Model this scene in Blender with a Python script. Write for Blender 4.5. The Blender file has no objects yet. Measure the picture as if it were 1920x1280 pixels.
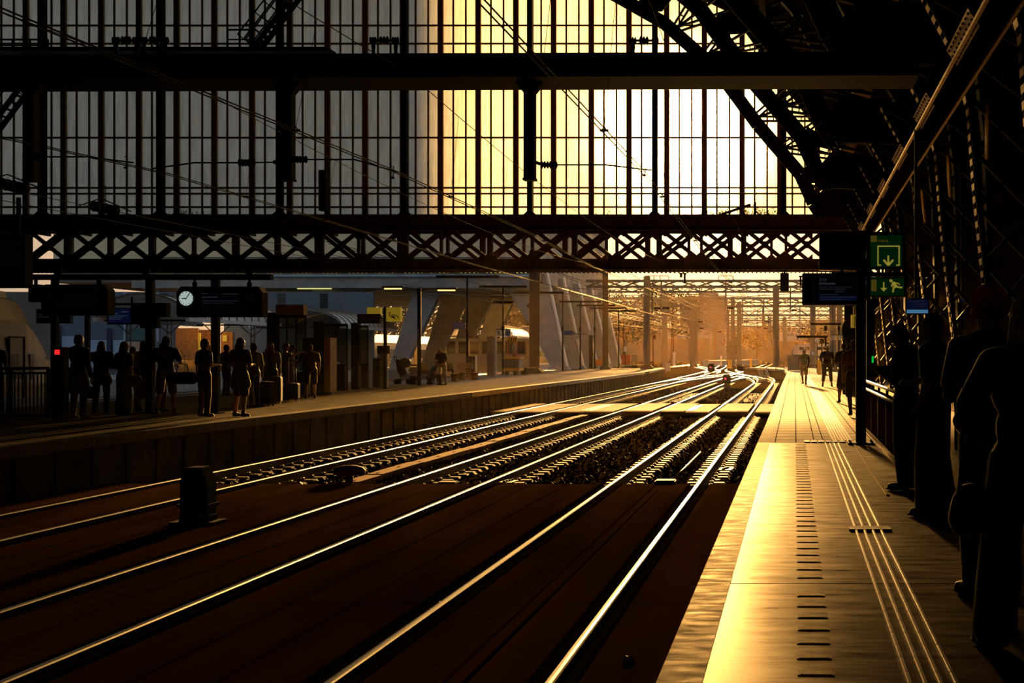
import bpy, bmesh, math, random
from mathutils import Vector, Matrix, noise as mnoise
random.seed(7)
SC = bpy.context.scene
COL = SC.collection
R = math.radians
# camera model: the photograph's optical axis lies along the tracks (+Y); pixel frame is 1920 x 1280
F = 2600.0; PX = 1490.0; PY = 665.0; H = 1.42; RZ = -0.80
def P(px, py, Y): return Vector(((px-PX)*Y/F, Y, H+(PY-py)*Y/F))
def XW(px, Y): return (px-PX)*Y/F
def ZW(py, Y): return H+(PY-py)*Y/F
def YG(py, z=0.0): return F*(H-z)/(py-PY)

# ---------------------------------------------------------------- materials
def mat(name, col, rough=0.6, metal=0.0, var=0.25, scale=6.0, bump=0.0, bscale=None, rvar=0.0, emit=None, estr=0.0, spec=0.5, stretch=None, sheen=0.0):
    m = bpy.data.materials.new(name); m.use_nodes = True
    nt = m.node_tree; N = nt.nodes; L = nt.links
    b = N['Principled BSDF']
    tc = N.new('ShaderNodeTexCoord'); mp = N.new('ShaderNodeMapping')
    if stretch: mp.inputs['Scale'].default_value = stretch
    L.new(tc.outputs['Object'], mp.inputs['Vector'])
    nz = N.new('ShaderNodeTexNoise'); nz.inputs['Scale'].default_value = scale; nz.inputs['Detail'].default_value = 5
    L.new(mp.outputs['Vector'], nz.inputs['Vector'])
    cr = N.new('ShaderNodeValToRGB')
    lo = [c*(1-var) for c in col]; hi = [min(1, c*(1+var)) for c in col]
    cr.color_ramp.elements[0].position = 0.3; cr.color_ramp.elements[1].position = 0.7
    cr.color_ramp.elements[0].color = (*lo, 1); cr.color_ramp.elements[1].color = (*hi, 1)
    L.new(nz.outputs['Fac'], cr.inputs['Fac']); L.new(cr.outputs['Color'], b.inputs['Base Color'])
    b.inputs['Roughness'].default_value = rough; b.inputs['Metallic'].default_value = metal
    b.inputs['Specular IOR Level'].default_value = spec
    if rvar:
        mr = N.new('ShaderNodeMapRange'); mr.inputs['From Min'].default_value = 0.3; mr.inputs['From Max'].default_value = 0.7
        mr.inputs['To Min'].default_value = max(0.05, rough-rvar); mr.inputs['To Max'].default_value = min(1, rough+rvar)
        L.new(nz.outputs['Fac'], mr.inputs['Value']); L.new(mr.outputs['Result'], b.inputs['Roughness'])
    if bump:
        n2 = N.new('ShaderNodeTexNoise'); n2.inputs['Scale'].default_value = bscale or scale*4; n2.inputs['Detail'].default_value = 4
        L.new(mp.outputs['Vector'], n2.inputs['Vector'])
        bp = N.new('ShaderNodeBump'); bp.inputs['Strength'].default_value = bump; bp.inputs['Distance'].default_value = 0.02
        L.new(n2.outputs['Fac'], bp.inputs['Height']); L.new(bp.outputs['Normal'], b.inputs['Normal'])
    if sheen:
        b.inputs['Sheen Weight'].default_value = sheen; b.inputs['Sheen Roughness'].default_value = .35; b.inputs['Sheen Tint'].default_value = (1, .8, .5, 1)
    if emit:
        b.inputs['Emission Color'].default_value = (*emit, 1); b.inputs['Emission Strength'].default_value = estr
    return m

M = {}
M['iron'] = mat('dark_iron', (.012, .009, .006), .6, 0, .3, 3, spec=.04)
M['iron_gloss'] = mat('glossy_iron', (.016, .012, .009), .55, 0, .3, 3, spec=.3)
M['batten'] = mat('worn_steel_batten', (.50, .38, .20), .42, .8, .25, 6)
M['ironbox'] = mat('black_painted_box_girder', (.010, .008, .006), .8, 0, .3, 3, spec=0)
M['litplate'] = mat('pale_lit_plate', (.62, .50, .30), .36, .9, .2, 6)  # pale gold stands in for the light catching the gusset plates
M['ochre'] = mat('ochre_glow_bar', (.34, .19, .07), .7, 0, .2, 4, spec=.1)  # ochre paint lightened to stand in for glow bleeding over the bars
M['panelgloss'] = mat('dark_red_gloss_panel', (.022, .009, .004), .6, 0, .3, 3, 0, None, .06, spec=0, stretch=(1, 4, .2))
M['trainyellow'] = mat('train_cream_yellow', (.15, .12, .075), .4, 0, .06, 2)
M['paneltan'] = mat('pale_facade_panel', (.34, .30, .24), .7, 0, .12, .5)
M['upper'] = mat('tan_rendered_facade', (.74, .60, .38), .8, 0, .12, .3)
M['rust'] = mat('rusty_iron', (.085, .042, .016), .7, 0, .4, 4, .2, spec=.1)
M['railhead'] = mat('polished_rail', (.46, .42, .36), .31, 1, .08, 4)
M['railside'] = mat('rusted_rail', (.06, .035, .02), .75, 0, .3, 8)
M['steel'] = mat('brushed_steel', (.26, .25, .22), .38, .9, .15, 8)
M['galv'] = mat('galvanised_steel', (.13, .115, .09), .6, .1, .2, 5)
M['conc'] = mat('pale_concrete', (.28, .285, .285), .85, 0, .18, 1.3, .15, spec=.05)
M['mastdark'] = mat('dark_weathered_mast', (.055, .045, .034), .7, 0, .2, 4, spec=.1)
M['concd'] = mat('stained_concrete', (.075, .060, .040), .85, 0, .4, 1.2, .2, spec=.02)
M['sleeper'] = mat('concrete_sleeper', (.10, .075, .055), .7, 0, .25, 6, .2, spec=.01)
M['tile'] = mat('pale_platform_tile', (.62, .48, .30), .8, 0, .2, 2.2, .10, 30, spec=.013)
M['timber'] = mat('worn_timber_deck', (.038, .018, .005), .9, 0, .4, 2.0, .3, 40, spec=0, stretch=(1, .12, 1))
M['rubber'] = mat('black_rubber', (.012, .008, .005), .8, 0, .3, 10, spec=0)
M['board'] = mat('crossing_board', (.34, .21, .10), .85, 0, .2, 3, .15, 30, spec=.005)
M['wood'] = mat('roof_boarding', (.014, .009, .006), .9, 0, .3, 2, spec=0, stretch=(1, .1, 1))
M['oak'] = mat('bench_wood', (.38, .30, .20), .5, 0, .25, 8, stretch=(1, .1, 4))
M['stone'] = mat('ballast_stone', (.012, .009, .007), .8, 0, .5, 9, spec=.01)
M['earth'] = mat('trackbed_earth', (.022, .015, .009), .95, 0, .4, 1.5, .4, 25, spec=0)
M['grass'] = mat('dry_weeds', (.07, .075, .02), .8, 0, .4, 8)
M['leaf'] = mat('tree_leaf', (.06, .055, .015), .7, 0, .4, 1)
M['bark'] = mat('tree_bark', (.06, .04, .025), .9, 0, .3, 6)
M['black'] = mat('matt_black', (.010, .009, .008), .7, 0, .2, 6, spec=.08)
M['navy'] = mat('navy_sign', (.01, .015, .07), .4, 0, .1, 6)
M['screen'] = mat('dark_screen', (.008, .010, .016), .3, 0, .1, 6, emit=(.05, .09, .25), estr=.004)
M['bluescreen'] = mat('blue_screen', (.01, .02, .10), .4, 0, .1, 6, emit=(.03, .06, .30), estr=.05)
M['lightscreen'] = mat('pale_blue_screen', (.05, .1, .15), .4, 0, .1, 6, emit=(.10, .30, .55), estr=.5)
M['text'] = mat('dim_display_text', (.2, .2, .25), .6, 0, .05, 6, emit=(.35, .42, .55), estr=.09)
M['textdim'] = mat('faint_display_text', (.1, .1, .12), .6, 0, .05, 6, emit=(.30, .36, .5), estr=.04)
M['white'] = mat('white_paint', (.55, .55, .54), .5, 0, .08, 4)
M['paper'] = mat('sign_white', (.35, .36, .38), .6, 0, .05, 4)
M['clock'] = mat('lit_clock_dial', (.7, .75, .75), .5, 0, .02, 4, emit=(.62, .78, .74), estr=.55)
M['yellow'] = mat('yellow_paint', (.60, .34, .02), .5, 0, .1, 4)
M['ysign'] = mat('lit_yellow_sign', (.50, .36, .03), .5, 0, .06, 4, emit=(.9, .6, .04), estr=.16)
M['green'] = mat('lit_green_sign', (.002, .022, .006), .6, 0, .1, 4, emit=(.0, .16, .03), estr=.05)
M['gtext'] = mat('lit_yellow_pictogram', (.3, .26, .05), .6, 0, .04, 4, emit=(.75, .62, .08), estr=.28)
M['gdim'] = mat('dim_yellow_lettering', (.25, .2, .04), .5, 0, .04, 4, emit=(.5, .36, .04), estr=.10)
M['redlamp'] = mat('red_lamp', (.3, .01, .01), .4, 0, .02, 4, emit=(1, .02, .02), estr=1.2)
M['redfar'] = mat('red_signal_light', (.3, .01, .03), .4, 0, .02, 4, emit=(1, .01, .10), estr=1.2)
M['greenled'] = mat('green_led', (.01, .2, .02), .4, 0, .02, 4, emit=(.0, 1, .08), estr=.7)
M['tube'] = mat('lamp_tube', (.8, .6, .3), .5, 0, .02, 4, emit=(1, .62, .18), estr=2.0)
M['tubey'] = mat('greenish_lamp', (.7, .7, .3), .5, 0, .02, 4, emit=(.8, .75, .2), estr=.9)
M['litwall'] = mat('orange_brick', (.40, .17, .05), .85, 0, .3, 5, spec=.05)
M['joint'] = mat('dark_joint_sealant', (.012, .009, .006), 1.0, 0, .2, 6, spec=0)
M['bluewall'] = mat('blue_grey_cladding', (.10, .135, .18), .7, 0, .12, 2)
M['bluepanel'] = mat('pale_blue_hoarding', (.28, .40, .55), .6, 0, .1, 2)
M['greywall'] = mat('grey_facade', (.11, .105, .10), .7, 0, .15, 1)
M['beige'] = mat('beige_panel', (.45, .32, .22), .7, 0, .1, 2)
M['teal'] = mat('teal_window', (.03, .10, .11), .3, 0, .15, 2)
M['redpaint'] = mat('red_paint', (.40, .05, .02), .5, 0, .1, 5)
M['orange'] = mat('orange_box', (.55, .18, .02), .6, 0, .1, 5)
M['winglass'] = mat('train_window', (.02, .025, .03), .12, 0, .1, 4)
M['tan'] = mat('tan_sign', (.34, .20, .09), .6, 0, .1, 3)
M['canopy'] = mat('pale_canopy_sheet', (.52, .50, .44), .38, .1, .1, 3)
M['tower'] = mat('dark_office_cladding', (.06, .065, .065), .6, 0, .2, .2)
M['skin'] = mat('skin', (.30, .16, .09), .55, 0, .1, 12)
M['skin2'] = mat('dark_skin', (.09, .045, .025), .5, 0, .1, 12)
M['hair'] = mat('dark_hair', (.022, .013, .008), .5, 0, .3, 40, .5, 160, sheen=1.0)
M['hairred'] = mat('auburn_hair', (.16, .045, .012), .5, 0, .3, 40, .5, 160, sheen=1.0)
M['hairfair'] = mat('fair_hair', (.55, .36, .13), .5, 0, .25, 40, .5, 160, sheen=1.0)
def cloth(n, c): M[n] = mat('cloth_'+n, c, .55, 0, .15, 14, .25, 60, spec=.25, sheen=.5)
for n, c in (('c_black', (.014, .012, .011)), ('c_char', (.03, .03, .032)), ('c_navy', (.016, .02, .035)), ('c_blue', (.10, .15, .22)),
             ('c_jean', (.05, .065, .085)), ('c_grey', (.10, .10, .10)), ('c_white', (.55, .53, .50)), ('c_red', (.06, .014, .009)),
             ('c_brown', (.06, .035, .02)), ('c_sky', (.22, .32, .45)), ('c_khaki', (.10, .09, .07)), ('c_olive', (.05, .05, .035))): cloth(n, c)

def glass_ribbed():
    m = bpy.data.materials.new('ribbed_wired_glass'); m.use_nodes = True
    nt = m.node_tree; N = nt.nodes; L = nt.links; N.clear()
    out = N.new('ShaderNodeOutputMaterial')
    rf = N.new('ShaderNodeBsdfRefraction'); rf.inputs['IOR'].default_value = 1.22; rf.inputs['Roughness'].default_value = .36
    tr = N.new('ShaderNodeBsdfTransparent'); tr.inputs['Color'].default_value = (.85, .80, .70, 1)
    tl = N.new('ShaderNodeBsdfTranslucent'); tl.inputs['Color'].default_value = (.55, .50, .40, 1)
    tc = N.new('ShaderNodeTexCoord'); nz = N.new('ShaderNodeTexNoise'); nz.inputs['Scale'].default_value = .9; nz.inputs['Detail'].default_value = 6
    mp = N.new('ShaderNodeMapping'); mp.inputs['Scale'].default_value = (6, 1, .8)
    L.new(tc.outputs['Object'], mp.inputs['Vector']); L.new(mp.outputs['Vector'], nz.inputs['Vector'])
    cr = N.new('ShaderNodeValToRGB'); cr.color_ramp.elements[0].color = (.055, .052, .042, 1); cr.color_ramp.elements[1].color = (.09, .087, .078, 1)
    cr.color_ramp.elements[0].position = .3; cr.color_ramp.elements[1].position = .7
    L.new(nz.outputs['Fac'], cr.inputs['Fac']); L.new(cr.outputs['Color'], rf.inputs['Color'])
    c2 = N.new('ShaderNodeValToRGB'); c2.color_ramp.elements[0].color = (.50, .53, .51, 1); c2.color_ramp.elements[1].color = (.74, .78, .75, 1); c2.color_ramp.elements[0].position = .3; c2.color_ramp.elements[1].position = .7
    L.new(nz.outputs['Fac'], c2.inputs['Fac']); L.new(c2.outputs['Color'], tl.inputs['Color'])
    m1 = N.new('ShaderNodeMixShader'); m1.inputs['Fac'].default_value = GLASS_TRANSP
    L.new(rf.outputs[0], m1.inputs[1]); L.new(tr.outputs[0], m1.inputs[2])
    m2 = N.new('ShaderNodeMixShader'); m2.inputs['Fac'].default_value = GLASS_TRANSL
    L.new(m1.outputs[0], m2.inputs[1]); L.new(tl.outputs[0], m2.inputs[2])
    L.new(m2.outputs[0], out.inputs['Surface'])
    return m
GLASS_TRANSP = .02; GLASS_TRANSL = .70
M['ribbed'] = glass_ribbed()

def backlit_hair(name, c, f=.5):
    # fine hair lets light through at its edges
    nt = M[name].node_tree; N = nt.nodes; L = nt.links
    tl = N.new('ShaderNodeBsdfTranslucent'); tl.inputs['Color'].default_value = (*c, 1); mx = N.new('ShaderNodeMixShader'); mx.inputs['Fac'].default_value = f
    out = next(n for n in N if n.type == 'OUTPUT_MATERIAL')
    L.new(N['Principled BSDF'].outputs[0], mx.inputs[1]); L.new(tl.outputs[0], mx.inputs[2]); L.new(mx.outputs[0], out.inputs['Surface'])
backlit_hair('hairred', (.95, .36, .08)); backlit_hair('hairfair', (.95, .70, .28), .3); backlit_hair('hair', (.30, .12, .05))

def glass_clear():
    m = bpy.data.materials.new('clear_shelter_glass'); m.use_nodes = True
    nt = m.node_tree; N = nt.nodes; L = nt.links; N.clear()
    out = N.new('ShaderNodeOutputMaterial')
    tr = N.new('ShaderNodeBsdfTransparent'); tr.inputs['Color'].default_value = (.62, .58, .45, 1)
    gl = N.new('ShaderNodeBsdfGlossy'); gl.inputs['Roughness'].default_value = .12; gl.inputs['Color'].default_value = (.6, .6, .5, 1)
    fr = N.new('ShaderNodeFresnel'); fr.inputs['IOR'].default_value = 1.45
    mx = N.new('ShaderNodeMixShader'); L.new(fr.outputs[0], mx.inputs['Fac']); L.new(tr.outputs[0], mx.inputs[1]); L.new(gl.outputs[0], mx.inputs[2])
    L.new(mx.outputs[0], out.inputs['Surface'])
    return m
M['clear'] = glass_clear()

def asphalt(name, base, r0, r1, sx, sy, spec=.5):
    # smooth cast floor: worn, streaked gloss
    m = bpy.data.materials.new(name); m.use_nodes = True
    nt = m.node_tree; N = nt.nodes; L = nt.links; b = N['Principled BSDF']
    b.inputs['Specular IOR Level'].default_value = 0
    tc = N.new('ShaderNodeTexCoord'); mp = N.new('ShaderNodeMapping'); mp.inputs['Scale'].default_value = (sx, sy, 1)
    L.new(tc.outputs['Object'], mp.inputs['Vector'])
    nz = N.new('ShaderNodeTexNoise'); nz.inputs['Scale'].default_value = 2.2; nz.inputs['Detail'].default_value = 8; nz.inputs['Roughness'].default_value = .65
    L.new(mp.outputs['Vector'], nz.inputs['Vector'])
    mr = N.new('ShaderNodeMapRange'); mr.inputs['From Min'].default_value = .32; mr.inputs['From Max'].default_value = .68
    mr.inputs['To Min'].default_value = r0; mr.inputs['To Max'].default_value = r1
    L.new(nz.outputs['Fac'], mr.inputs['Value']); L.new(mr.outputs['Result'], b.inputs['Roughness'])
    cr = N.new('ShaderNodeValToRGB'); cr.color_ramp.elements[0].color = (*[c*.6 for c in base], 1); cr.color_ramp.elements[1].color = (*[c*1.35 for c in base], 1)
    cr.color_ramp.elements[0].position = .35; cr.color_ramp.elements[1].position = .65
    L.new(nz.outputs['Fac'], cr.inputs['Fac']); L.new(cr.outputs['Color'], b.inputs['Base Color'])
    n2 = N.new('ShaderNodeTexNoise'); n2.inputs['Scale'].default_value = 60; n2.inputs['Detail'].default_value = 4
    L.new(tc.outputs['Object'], n2.inputs['Vector'])
    bp = N.new('ShaderNodeBump'); bp.inputs['Strength'].default_value = .05; bp.inputs['Distance'].default_value = .01
    L.new(n2.outputs['Fac'], bp.inputs['Height']); L.new(bp.outputs['Normal'], b.inputs['Normal'])
    # polished film that covers only part of the worn surface
    gl = N.new('ShaderNodeBsdfGlossy'); gl.inputs['Color'].default_value = (1, .93, .80, 1); L.new(mr.outputs['Result'], gl.inputs['Roughness']); L.new(bp.outputs['Normal'], gl.inputs['Normal'])
    fr = N.new('ShaderNodeFresnel'); fr.inputs['IOR'].default_value = 1.45
    cv = N.new('ShaderNodeMapRange'); cv.inputs['From Min'].default_value = .35; cv.inputs['From Max'].default_value = .65; cv.inputs['To Min'].default_value = spec*.65; cv.inputs['To Max'].default_value = spec*1.35
    L.new(nz.outputs['Fac'], cv.inputs['Value'])
    ml = N.new('ShaderNodeMath'); ml.operation = 'MULTIPLY'; L.new(fr.outputs[0], ml.inputs[0]); L.new(cv.outputs['Result'], ml.inputs[1])
    mx = N.new('ShaderNodeMixShader'); L.new(ml.outputs[0], mx.inputs['Fac']); L.new(b.outputs[0], mx.inputs[1]); L.new(gl.outputs[0], mx.inputs[2])
    out = next(n for n in N if n.type == 'OUTPUT_MATERIAL'); L.new(mx.outputs[0], out.inputs['Surface'])
    return m
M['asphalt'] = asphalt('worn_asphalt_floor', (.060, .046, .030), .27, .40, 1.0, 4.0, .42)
M['plate'] = asphalt('roughened_paving_plate', (.045, .036, .026), .38, .56, 3, 3, .38)
M['rib'] = mat('worn_guide_rib', (.42, .34, .22), .36, .5, .2, 9)
M['coping'] = asphalt('mottled_edge_stone', (.045, .035, .025), .34, .70, 2.0, 5.0, .28)
M['leftfloor'] = asphalt('grey_platform_paving', (.065, .055, .04), .5, .7, .6, 1.5, .10)

# ---------------------------------------------------------------- mesh builder
class MB:
    def __init__(s): s.v = []; s.f = []; s.mi = []; s.sm = []
    def add(s, vs, fs, mi=0, smooth=False):
        o = len(s.v); s.v.extend(Vector(v) for v in vs)
        for f in fs: s.f.append([i+o for i in f]); s.mi.append(mi); s.sm.append(smooth)
        return s
    def box(s, x0, x1, y0, y1, z0, z1, mi=0):
        v = [(x, y, z) for x in (x0, x1) for y in (y0, y1) for z in (z0, z1)]
        return s.add(v, [(0, 1, 3, 2), (4, 6, 7, 5), (0, 4, 5, 1), (2, 3, 7, 6), (0, 2, 6, 4), (1, 5, 7, 3)], mi)
    def cbox(s, c, w, d, h, mi=0):
        return s.box(c[0]-w/2, c[0]+w/2, c[1]-d/2, c[1]+d/2, c[2]-h/2, c[2]+h/2, mi)
    def bar(s, p, q, w, d=None, up=(0, 1, 0), mi=0):
        # rectangular bar from p to q: w across, d along `up`
        d = w if d is None else d
        p = Vector(p); q = Vector(q); a = (q-p)
        if a.length < 1e-6: return s
        a.normalize(); u = Vector(up)
        if abs(a.dot(u)) > .98: u = Vector((1, 0, 0)) if abs(a.x) < .9 else Vector((0, 0, 1))
        r = a.cross(u).normalized(); u = r.cross(a).normalized()
        v = []
        for e in (p, q):
            for i, j in ((-1, -1), (1, -1), (1, 1), (-1, 1)): v.append(e+r*(i*w/2)+u*(j*d/2))
        return s.add(v, [(3, 2, 1, 0), (4, 5, 6, 7), (0, 1, 5, 4), (1, 2, 6, 5), (2, 3, 7, 6), (3, 0, 4, 7)], mi)
    def tube(s, pts, r, n=8, mi=0, smooth=True):
        pts = [Vector(p) for p in pts]; vs = []; fs = []
        rr = r if isinstance(r, (list, tuple)) else [r]*len(pts)
        prev = None
        for i, p in enumerate(pts):
            a = (pts[min(i+1, len(pts)-1)]-pts[max(i-1, 0)]).normalized()
            if prev is None:
                u = Vector((0, 0, 1)) if abs(a.z) < .9 else Vector((1, 0, 0))
            else: u = prev
            x = a.cross(u).normalized(); u = x.cross(a).normalized(); prev = u
            for k in range(n):
                t = 2*math.pi*k/n; vs.append(p+x*(math.cos(t)*rr[i])+u*(math.sin(t)*rr[i]))
        for i in range(len(pts)-1):
            for k in range(n):
                fs.append((i*n+k, i*n+(k+1) % n, (i+1)*n+(k+1) % n, (i+1)*n+k))
        fs.append(tuple(range(n))[::-1]); fs.append(tuple((len(pts)-1)*n+k for k in range(n)))
        return s.add(vs, fs, mi, smooth)
    def cyl(s, c, r, z0, z1, n=16, r2=None, mi=0):
        return s.tube([(c[0], c[1], z0), (c[0], c[1], z1)], [r, r if r2 is None else r2], n, mi)
    def lathe(s, c, prof, n=16, axis='z', mi=0):
        vs = []; fs = []
        for (r, h) in prof:
            for k in range(n):
                t = 2*math.pi*k/n; a, b = r*math.cos(t), r*math.sin(t)
                o = {'z': (a, b, h), 'x': (h, a, b), 'y': (a, h, b)}[axis]
                vs.append((c[0]+o[0], c[1]+o[1], c[2]+o[2]))
        for i in range(len(prof)-1):
            for k in range(n): fs.append((i*n+k, i*n+(k+1) % n, (i+1)*n+(k+1) % n, (i+1)*n+k))
        fs.append(tuple(range(n))[::-1]); fs.append(tuple((len(prof)-1)*n+k for k in range(n)))
        return s.add(vs, fs, mi, True)
    def ell(s, c, r, rot=None, n=14, m=9, mi=0):
        vs = []; fs = []; c = Vector(c)
        for i in range(m+1):
            ph = math.pi*i/m
            for k in range(n):
                t = 2*math.pi*k/n
                w = Vector((r[0]*math.sin(ph)*math.cos(t), r[1]*math.sin(ph)*math.sin(t), r[2]*math.cos(ph)))
                if rot is not None: w = rot @ w
                vs.append(c+w)
        for i in range(m):
            for k in range(n): fs.append((i*n+k, (i+1)*n+k, (i+1)*n+(k+1) % n, i*n+(k+1) % n))
        return s.add(vs, fs, mi, True)
    def cap(s, p, r0, q, r1, n=12):
        # tapered capsule (closed)
        p = Vector(p); q = Vector(q); a = q-p; l = a.length
        if l < 1e-5: return s.ell(p, (r0, r0, r0))
        a /= l; u = Vector((0, 0, 1)) if abs(a.z) < .9 else Vector((1, 0, 0))
        x = a.cross(u).normalized(); u = x.cross(a).normalized()
        prof = [(r0*math.cos(t), -r0*math.sin(t)) for t in (R(80), R(50), R(20))]+[(r0, 0)]
        prof += [(r1, l)]+[(r1*math.cos(t), l+r1*math.sin(t)) for t in (R(20), R(50), R(80))]
        vs = []; fs = []
        for (r, h) in prof:
            for k in range(n):
                t = 2*math.pi*k/n; vs.append(p+a*h+x*(r*math.cos(t))+u*(r*math.sin(t)))
        for i in range(len(prof)-1):
            for k in range(n): fs.append((i*n+k, i*n+(k+1) % n, (i+1)*n+(k+1) % n, (i+1)*n+k))
        fs.append(tuple(range(n))[::-1]); fs.append(tuple((len(prof)-1)*n+k for k in range(n)))
        return s.add(vs, fs, 0, True)
    def prism(s, poly, y0, y1, mi=0):
        # polygon in (x, z) extruded along y
        n = len(poly)
        vs = [(x, y0, z) for x, z in poly]+[(x, y1, z) for x, z in poly]
        fs = [tuple(range(n)), tuple(range(2*n-1, n-1, -1))]+[(i, n+i, n+(i+1) % n, (i+1) % n) for i in range(n)]
        return s.add(vs, fs, mi)
    def prismz(s, poly, z0, z1, mi=0):
        n = len(poly)
        vs = [(x, y, z0) for x, y in poly]+[(x, y, z1) for x, y in poly]
        fs = [tuple(range(n))[::-1], tuple(range(n, 2*n))]+[(i, (i+1) % n, n+(i+1) % n, n+i) for i in range(n)]
        return s.add(vs, fs, mi)
    def prismx(s, poly, x0, x1, mi=0):
        n = len(poly)
        vs = [(x0, y, z) for y, z in poly]+[(x1, y, z) for y, z in poly]
        fs = [tuple(range(n))[::-1], tuple(range(n, 2*n))]+[(i, (i+1) % n, n+(i+1) % n, n+i) for i in range(n)]
        return s.add(vs, fs, mi)
    def build(s, name, mats, parent=None, world=True, smooth=None):
        me = bpy.data.meshes.new(name)
        off = Vector((0, 0, 0))
        if parent and world:
            a = parent
            while a is not None: off += a.location; a = a.parent
        me.from_pydata([tuple(v-off) for v in s.v], [], s.f)
        for m_ in (mats if isinstance(mats, (list, tuple)) else [mats]): me.materials.append(M[m_] if isinstance(m_, str) else m_)
        me.polygons.foreach_set('material_index', s.mi)
        me.polygons.foreach_set('use_smooth', s.sm if smooth is None else [smooth]*len(s.f))
        bm = bmesh.new(); bm.from_mesh(me); bmesh.ops.recalc_face_normals(bm, faces=bm.faces); bm.to_mesh(me); bm.free()
        me.update()
        o = bpy.data.objects.new(name, me); COL.objects.link(o)
        if parent: o.parent = parent
        return o

def tag(o, label=None, cat=None, group=None, kind=None):
    if label: o['label'] = label
    if cat: o['category'] = cat
    if group: o['group'] = group
    if kind: o['kind'] = kind
    return o
def thing(name, label, cat, loc=(0, 0, 0), group=None, kind=None, rz=0):
    o = bpy.data.objects.new(name, None); COL.objects.link(o)
    o.empty_display_size = .2; o.location = loc; o.rotation_euler = (0, 0, rz)
    return tag(o, label, cat, group, kind)
def kids(o): return [c for c in o.children]
def copy_tree(o, parent=None, label=None):
    c = o.copy(); COL.objects.link(c)
    if parent is not None: c.parent = parent
    if label: c['label'] = label
    for ch in list(o.children): copy_tree(ch, c)
    return c
def ordinal(i): return ('first', 'second', 'third', 'fourth', 'fifth', 'sixth', 'seventh', 'eighth', 'ninth', 'tenth', 'eleventh', 'twelfth', 'thirteenth',
    'fourteenth', 'fifteenth', 'sixteenth', 'seventeenth', 'eighteenth', 'nineteenth', 'twentieth', 'twenty-first', 'twenty-second', 'twenty-third', 'twenty-fourth', 'twenty-fifth', 'twenty-sixth')[i]
TMP = bpy.data.scenes.new('workbench')
def evaluated_mesh(o):
    # evaluate one object in a small scratch scene (fast), return a plain mesh
    TMP.collection.objects.link(o); vl = TMP.view_layers[0]; vl.update(); dg = vl.depsgraph
    dg.update(); me = bpy.data.meshes.new_from_object(o.evaluated_get(dg)); TMP.collection.objects.unlink(o)
    return me
def textobj(name, s, loc, size, m, parent, align='LEFT', depth=.004, label=None):
    # upright lettering facing the camera (-Y)
    cu = bpy.data.curves.new(name, 'FONT'); cu.body = s; cu.size = size; cu.extrude = depth; cu.align_x = align
    t = bpy.data.objects.new(name, cu); me = evaluated_mesh(t)
    bpy.data.objects.remove(t)
    off = Vector((0, 0, 0)); a = parent
    while a is not None: off += a.location; a = a.parent
    rot = Matrix.Rotation(R(90), 4, 'X')
    me.transform(Matrix.Translation(Vector(loc)-off) @ rot)
    me.materials.clear(); me.materials.append(M[m])
    o = bpy.data.objects.new(name, me); COL.objects.link(o); o.parent = parent
    if label: o['label'] = label
    return o
# ================================================================ right platform
EDGE = [(-.60, -4), (-.60, 22.4), (-.585, 30), (-.61, 55), (-.62, 80), (-.58, 105), (-1.0, 132), (-3.0, 148), (-6.0, 160)]
def slab(name, y0, y1, m, xr=6.0, x_off=.20):
    pts = [(x+x_off, y) for x, y in EDGE if y0 < y < y1]
    def ex(y):
        for (a, ya), (b, yb) in zip(EDGE, EDGE[1:]):
            if ya <= y <= yb: return a+(b-a)*(y-ya)/(yb-ya)
    pts = [(ex(y0)+x_off, y0)]+pts+[(ex(y1)+x_off, y1)]
    poly = [(xr, y0)]+[(xr, y1)]+pts[::-1]
    mb = MB(); mb.prismz(poly, -.16, 0)
    return mb.build(name, m)
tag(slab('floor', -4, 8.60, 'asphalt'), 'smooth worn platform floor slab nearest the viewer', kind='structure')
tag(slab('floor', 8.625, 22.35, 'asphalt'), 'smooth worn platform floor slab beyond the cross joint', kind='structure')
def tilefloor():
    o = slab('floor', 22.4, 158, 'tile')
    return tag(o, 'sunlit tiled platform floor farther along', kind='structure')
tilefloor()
# joints between the tiles: narrow dark seams standing a hair proud of nothing (recessed look from dark sealant)
mb = MB()
for x in (-.32, .02, .32, .47, 1.10, 1.28, 1.46, 1.66, 1.9, 2.2):
    mb.box(x-.007, x+.007, 22.5, 118, .0005, .002)
y = 23.2
while y < 90:
    mb.box(-.38, .60, y-.008, y+.008, .0005, .002); mb.box(.97, 2.6, y-.008, y+.008, .0005, .002); y += .9
tag(mb.build('floor_joint', 'joint'), 'thin dark joints between the pale platform tiles', kind='structure')
# edge stones
def coping(y0, y1, m, n):
    i = 0; y = y0
    while y < y1-.01:
        ya = y; yb = min(y+n, y1)
        mb = MB()
        def ex(yy):
            for (a, p), (b, q) in zip(EDGE, EDGE[1:]):
                if p <= yy <= q: return a+(b-a)*(yy-p)/(q-p)
        xa, xb = ex(ya), ex(yb)
        mb.prismz([(xa, ya+.006), (xa+.20, ya+.006), (xb+.20, yb-.006), (xb, yb-.006)], -.2, .004)
        o = mb.build('trim_edge', m); tag(o, 'edge stone along the rim of the platform', kind='structure')
        y = yb
coping(-4, 22.4, 'coping', 4.4); coping(22.4, 105, 'tile', 6.0); coping(105, 158, 'tile', 13.25)
mb = MB()
pts = [(x+.06, y) for x, y in EDGE]+[(EDGE[-1][0]+1, 160.3), (6, 160.3), (6, -4)]
back = [(x+.36, y) for x, y in EDGE]
poly = [(x+.06, y) for x, y in EDGE]+[(x+.36, y) for x, y in EDGE[::-1]]
for i in range(len(EDGE)-1):
    (a, ya), (b, yb) = EDGE[i], EDGE[i+1]
    mb.prismz([(a+.08, ya), (a+.4, ya), (b+.4, yb), (b+.08, yb)], -1.05, -.16)
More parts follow.
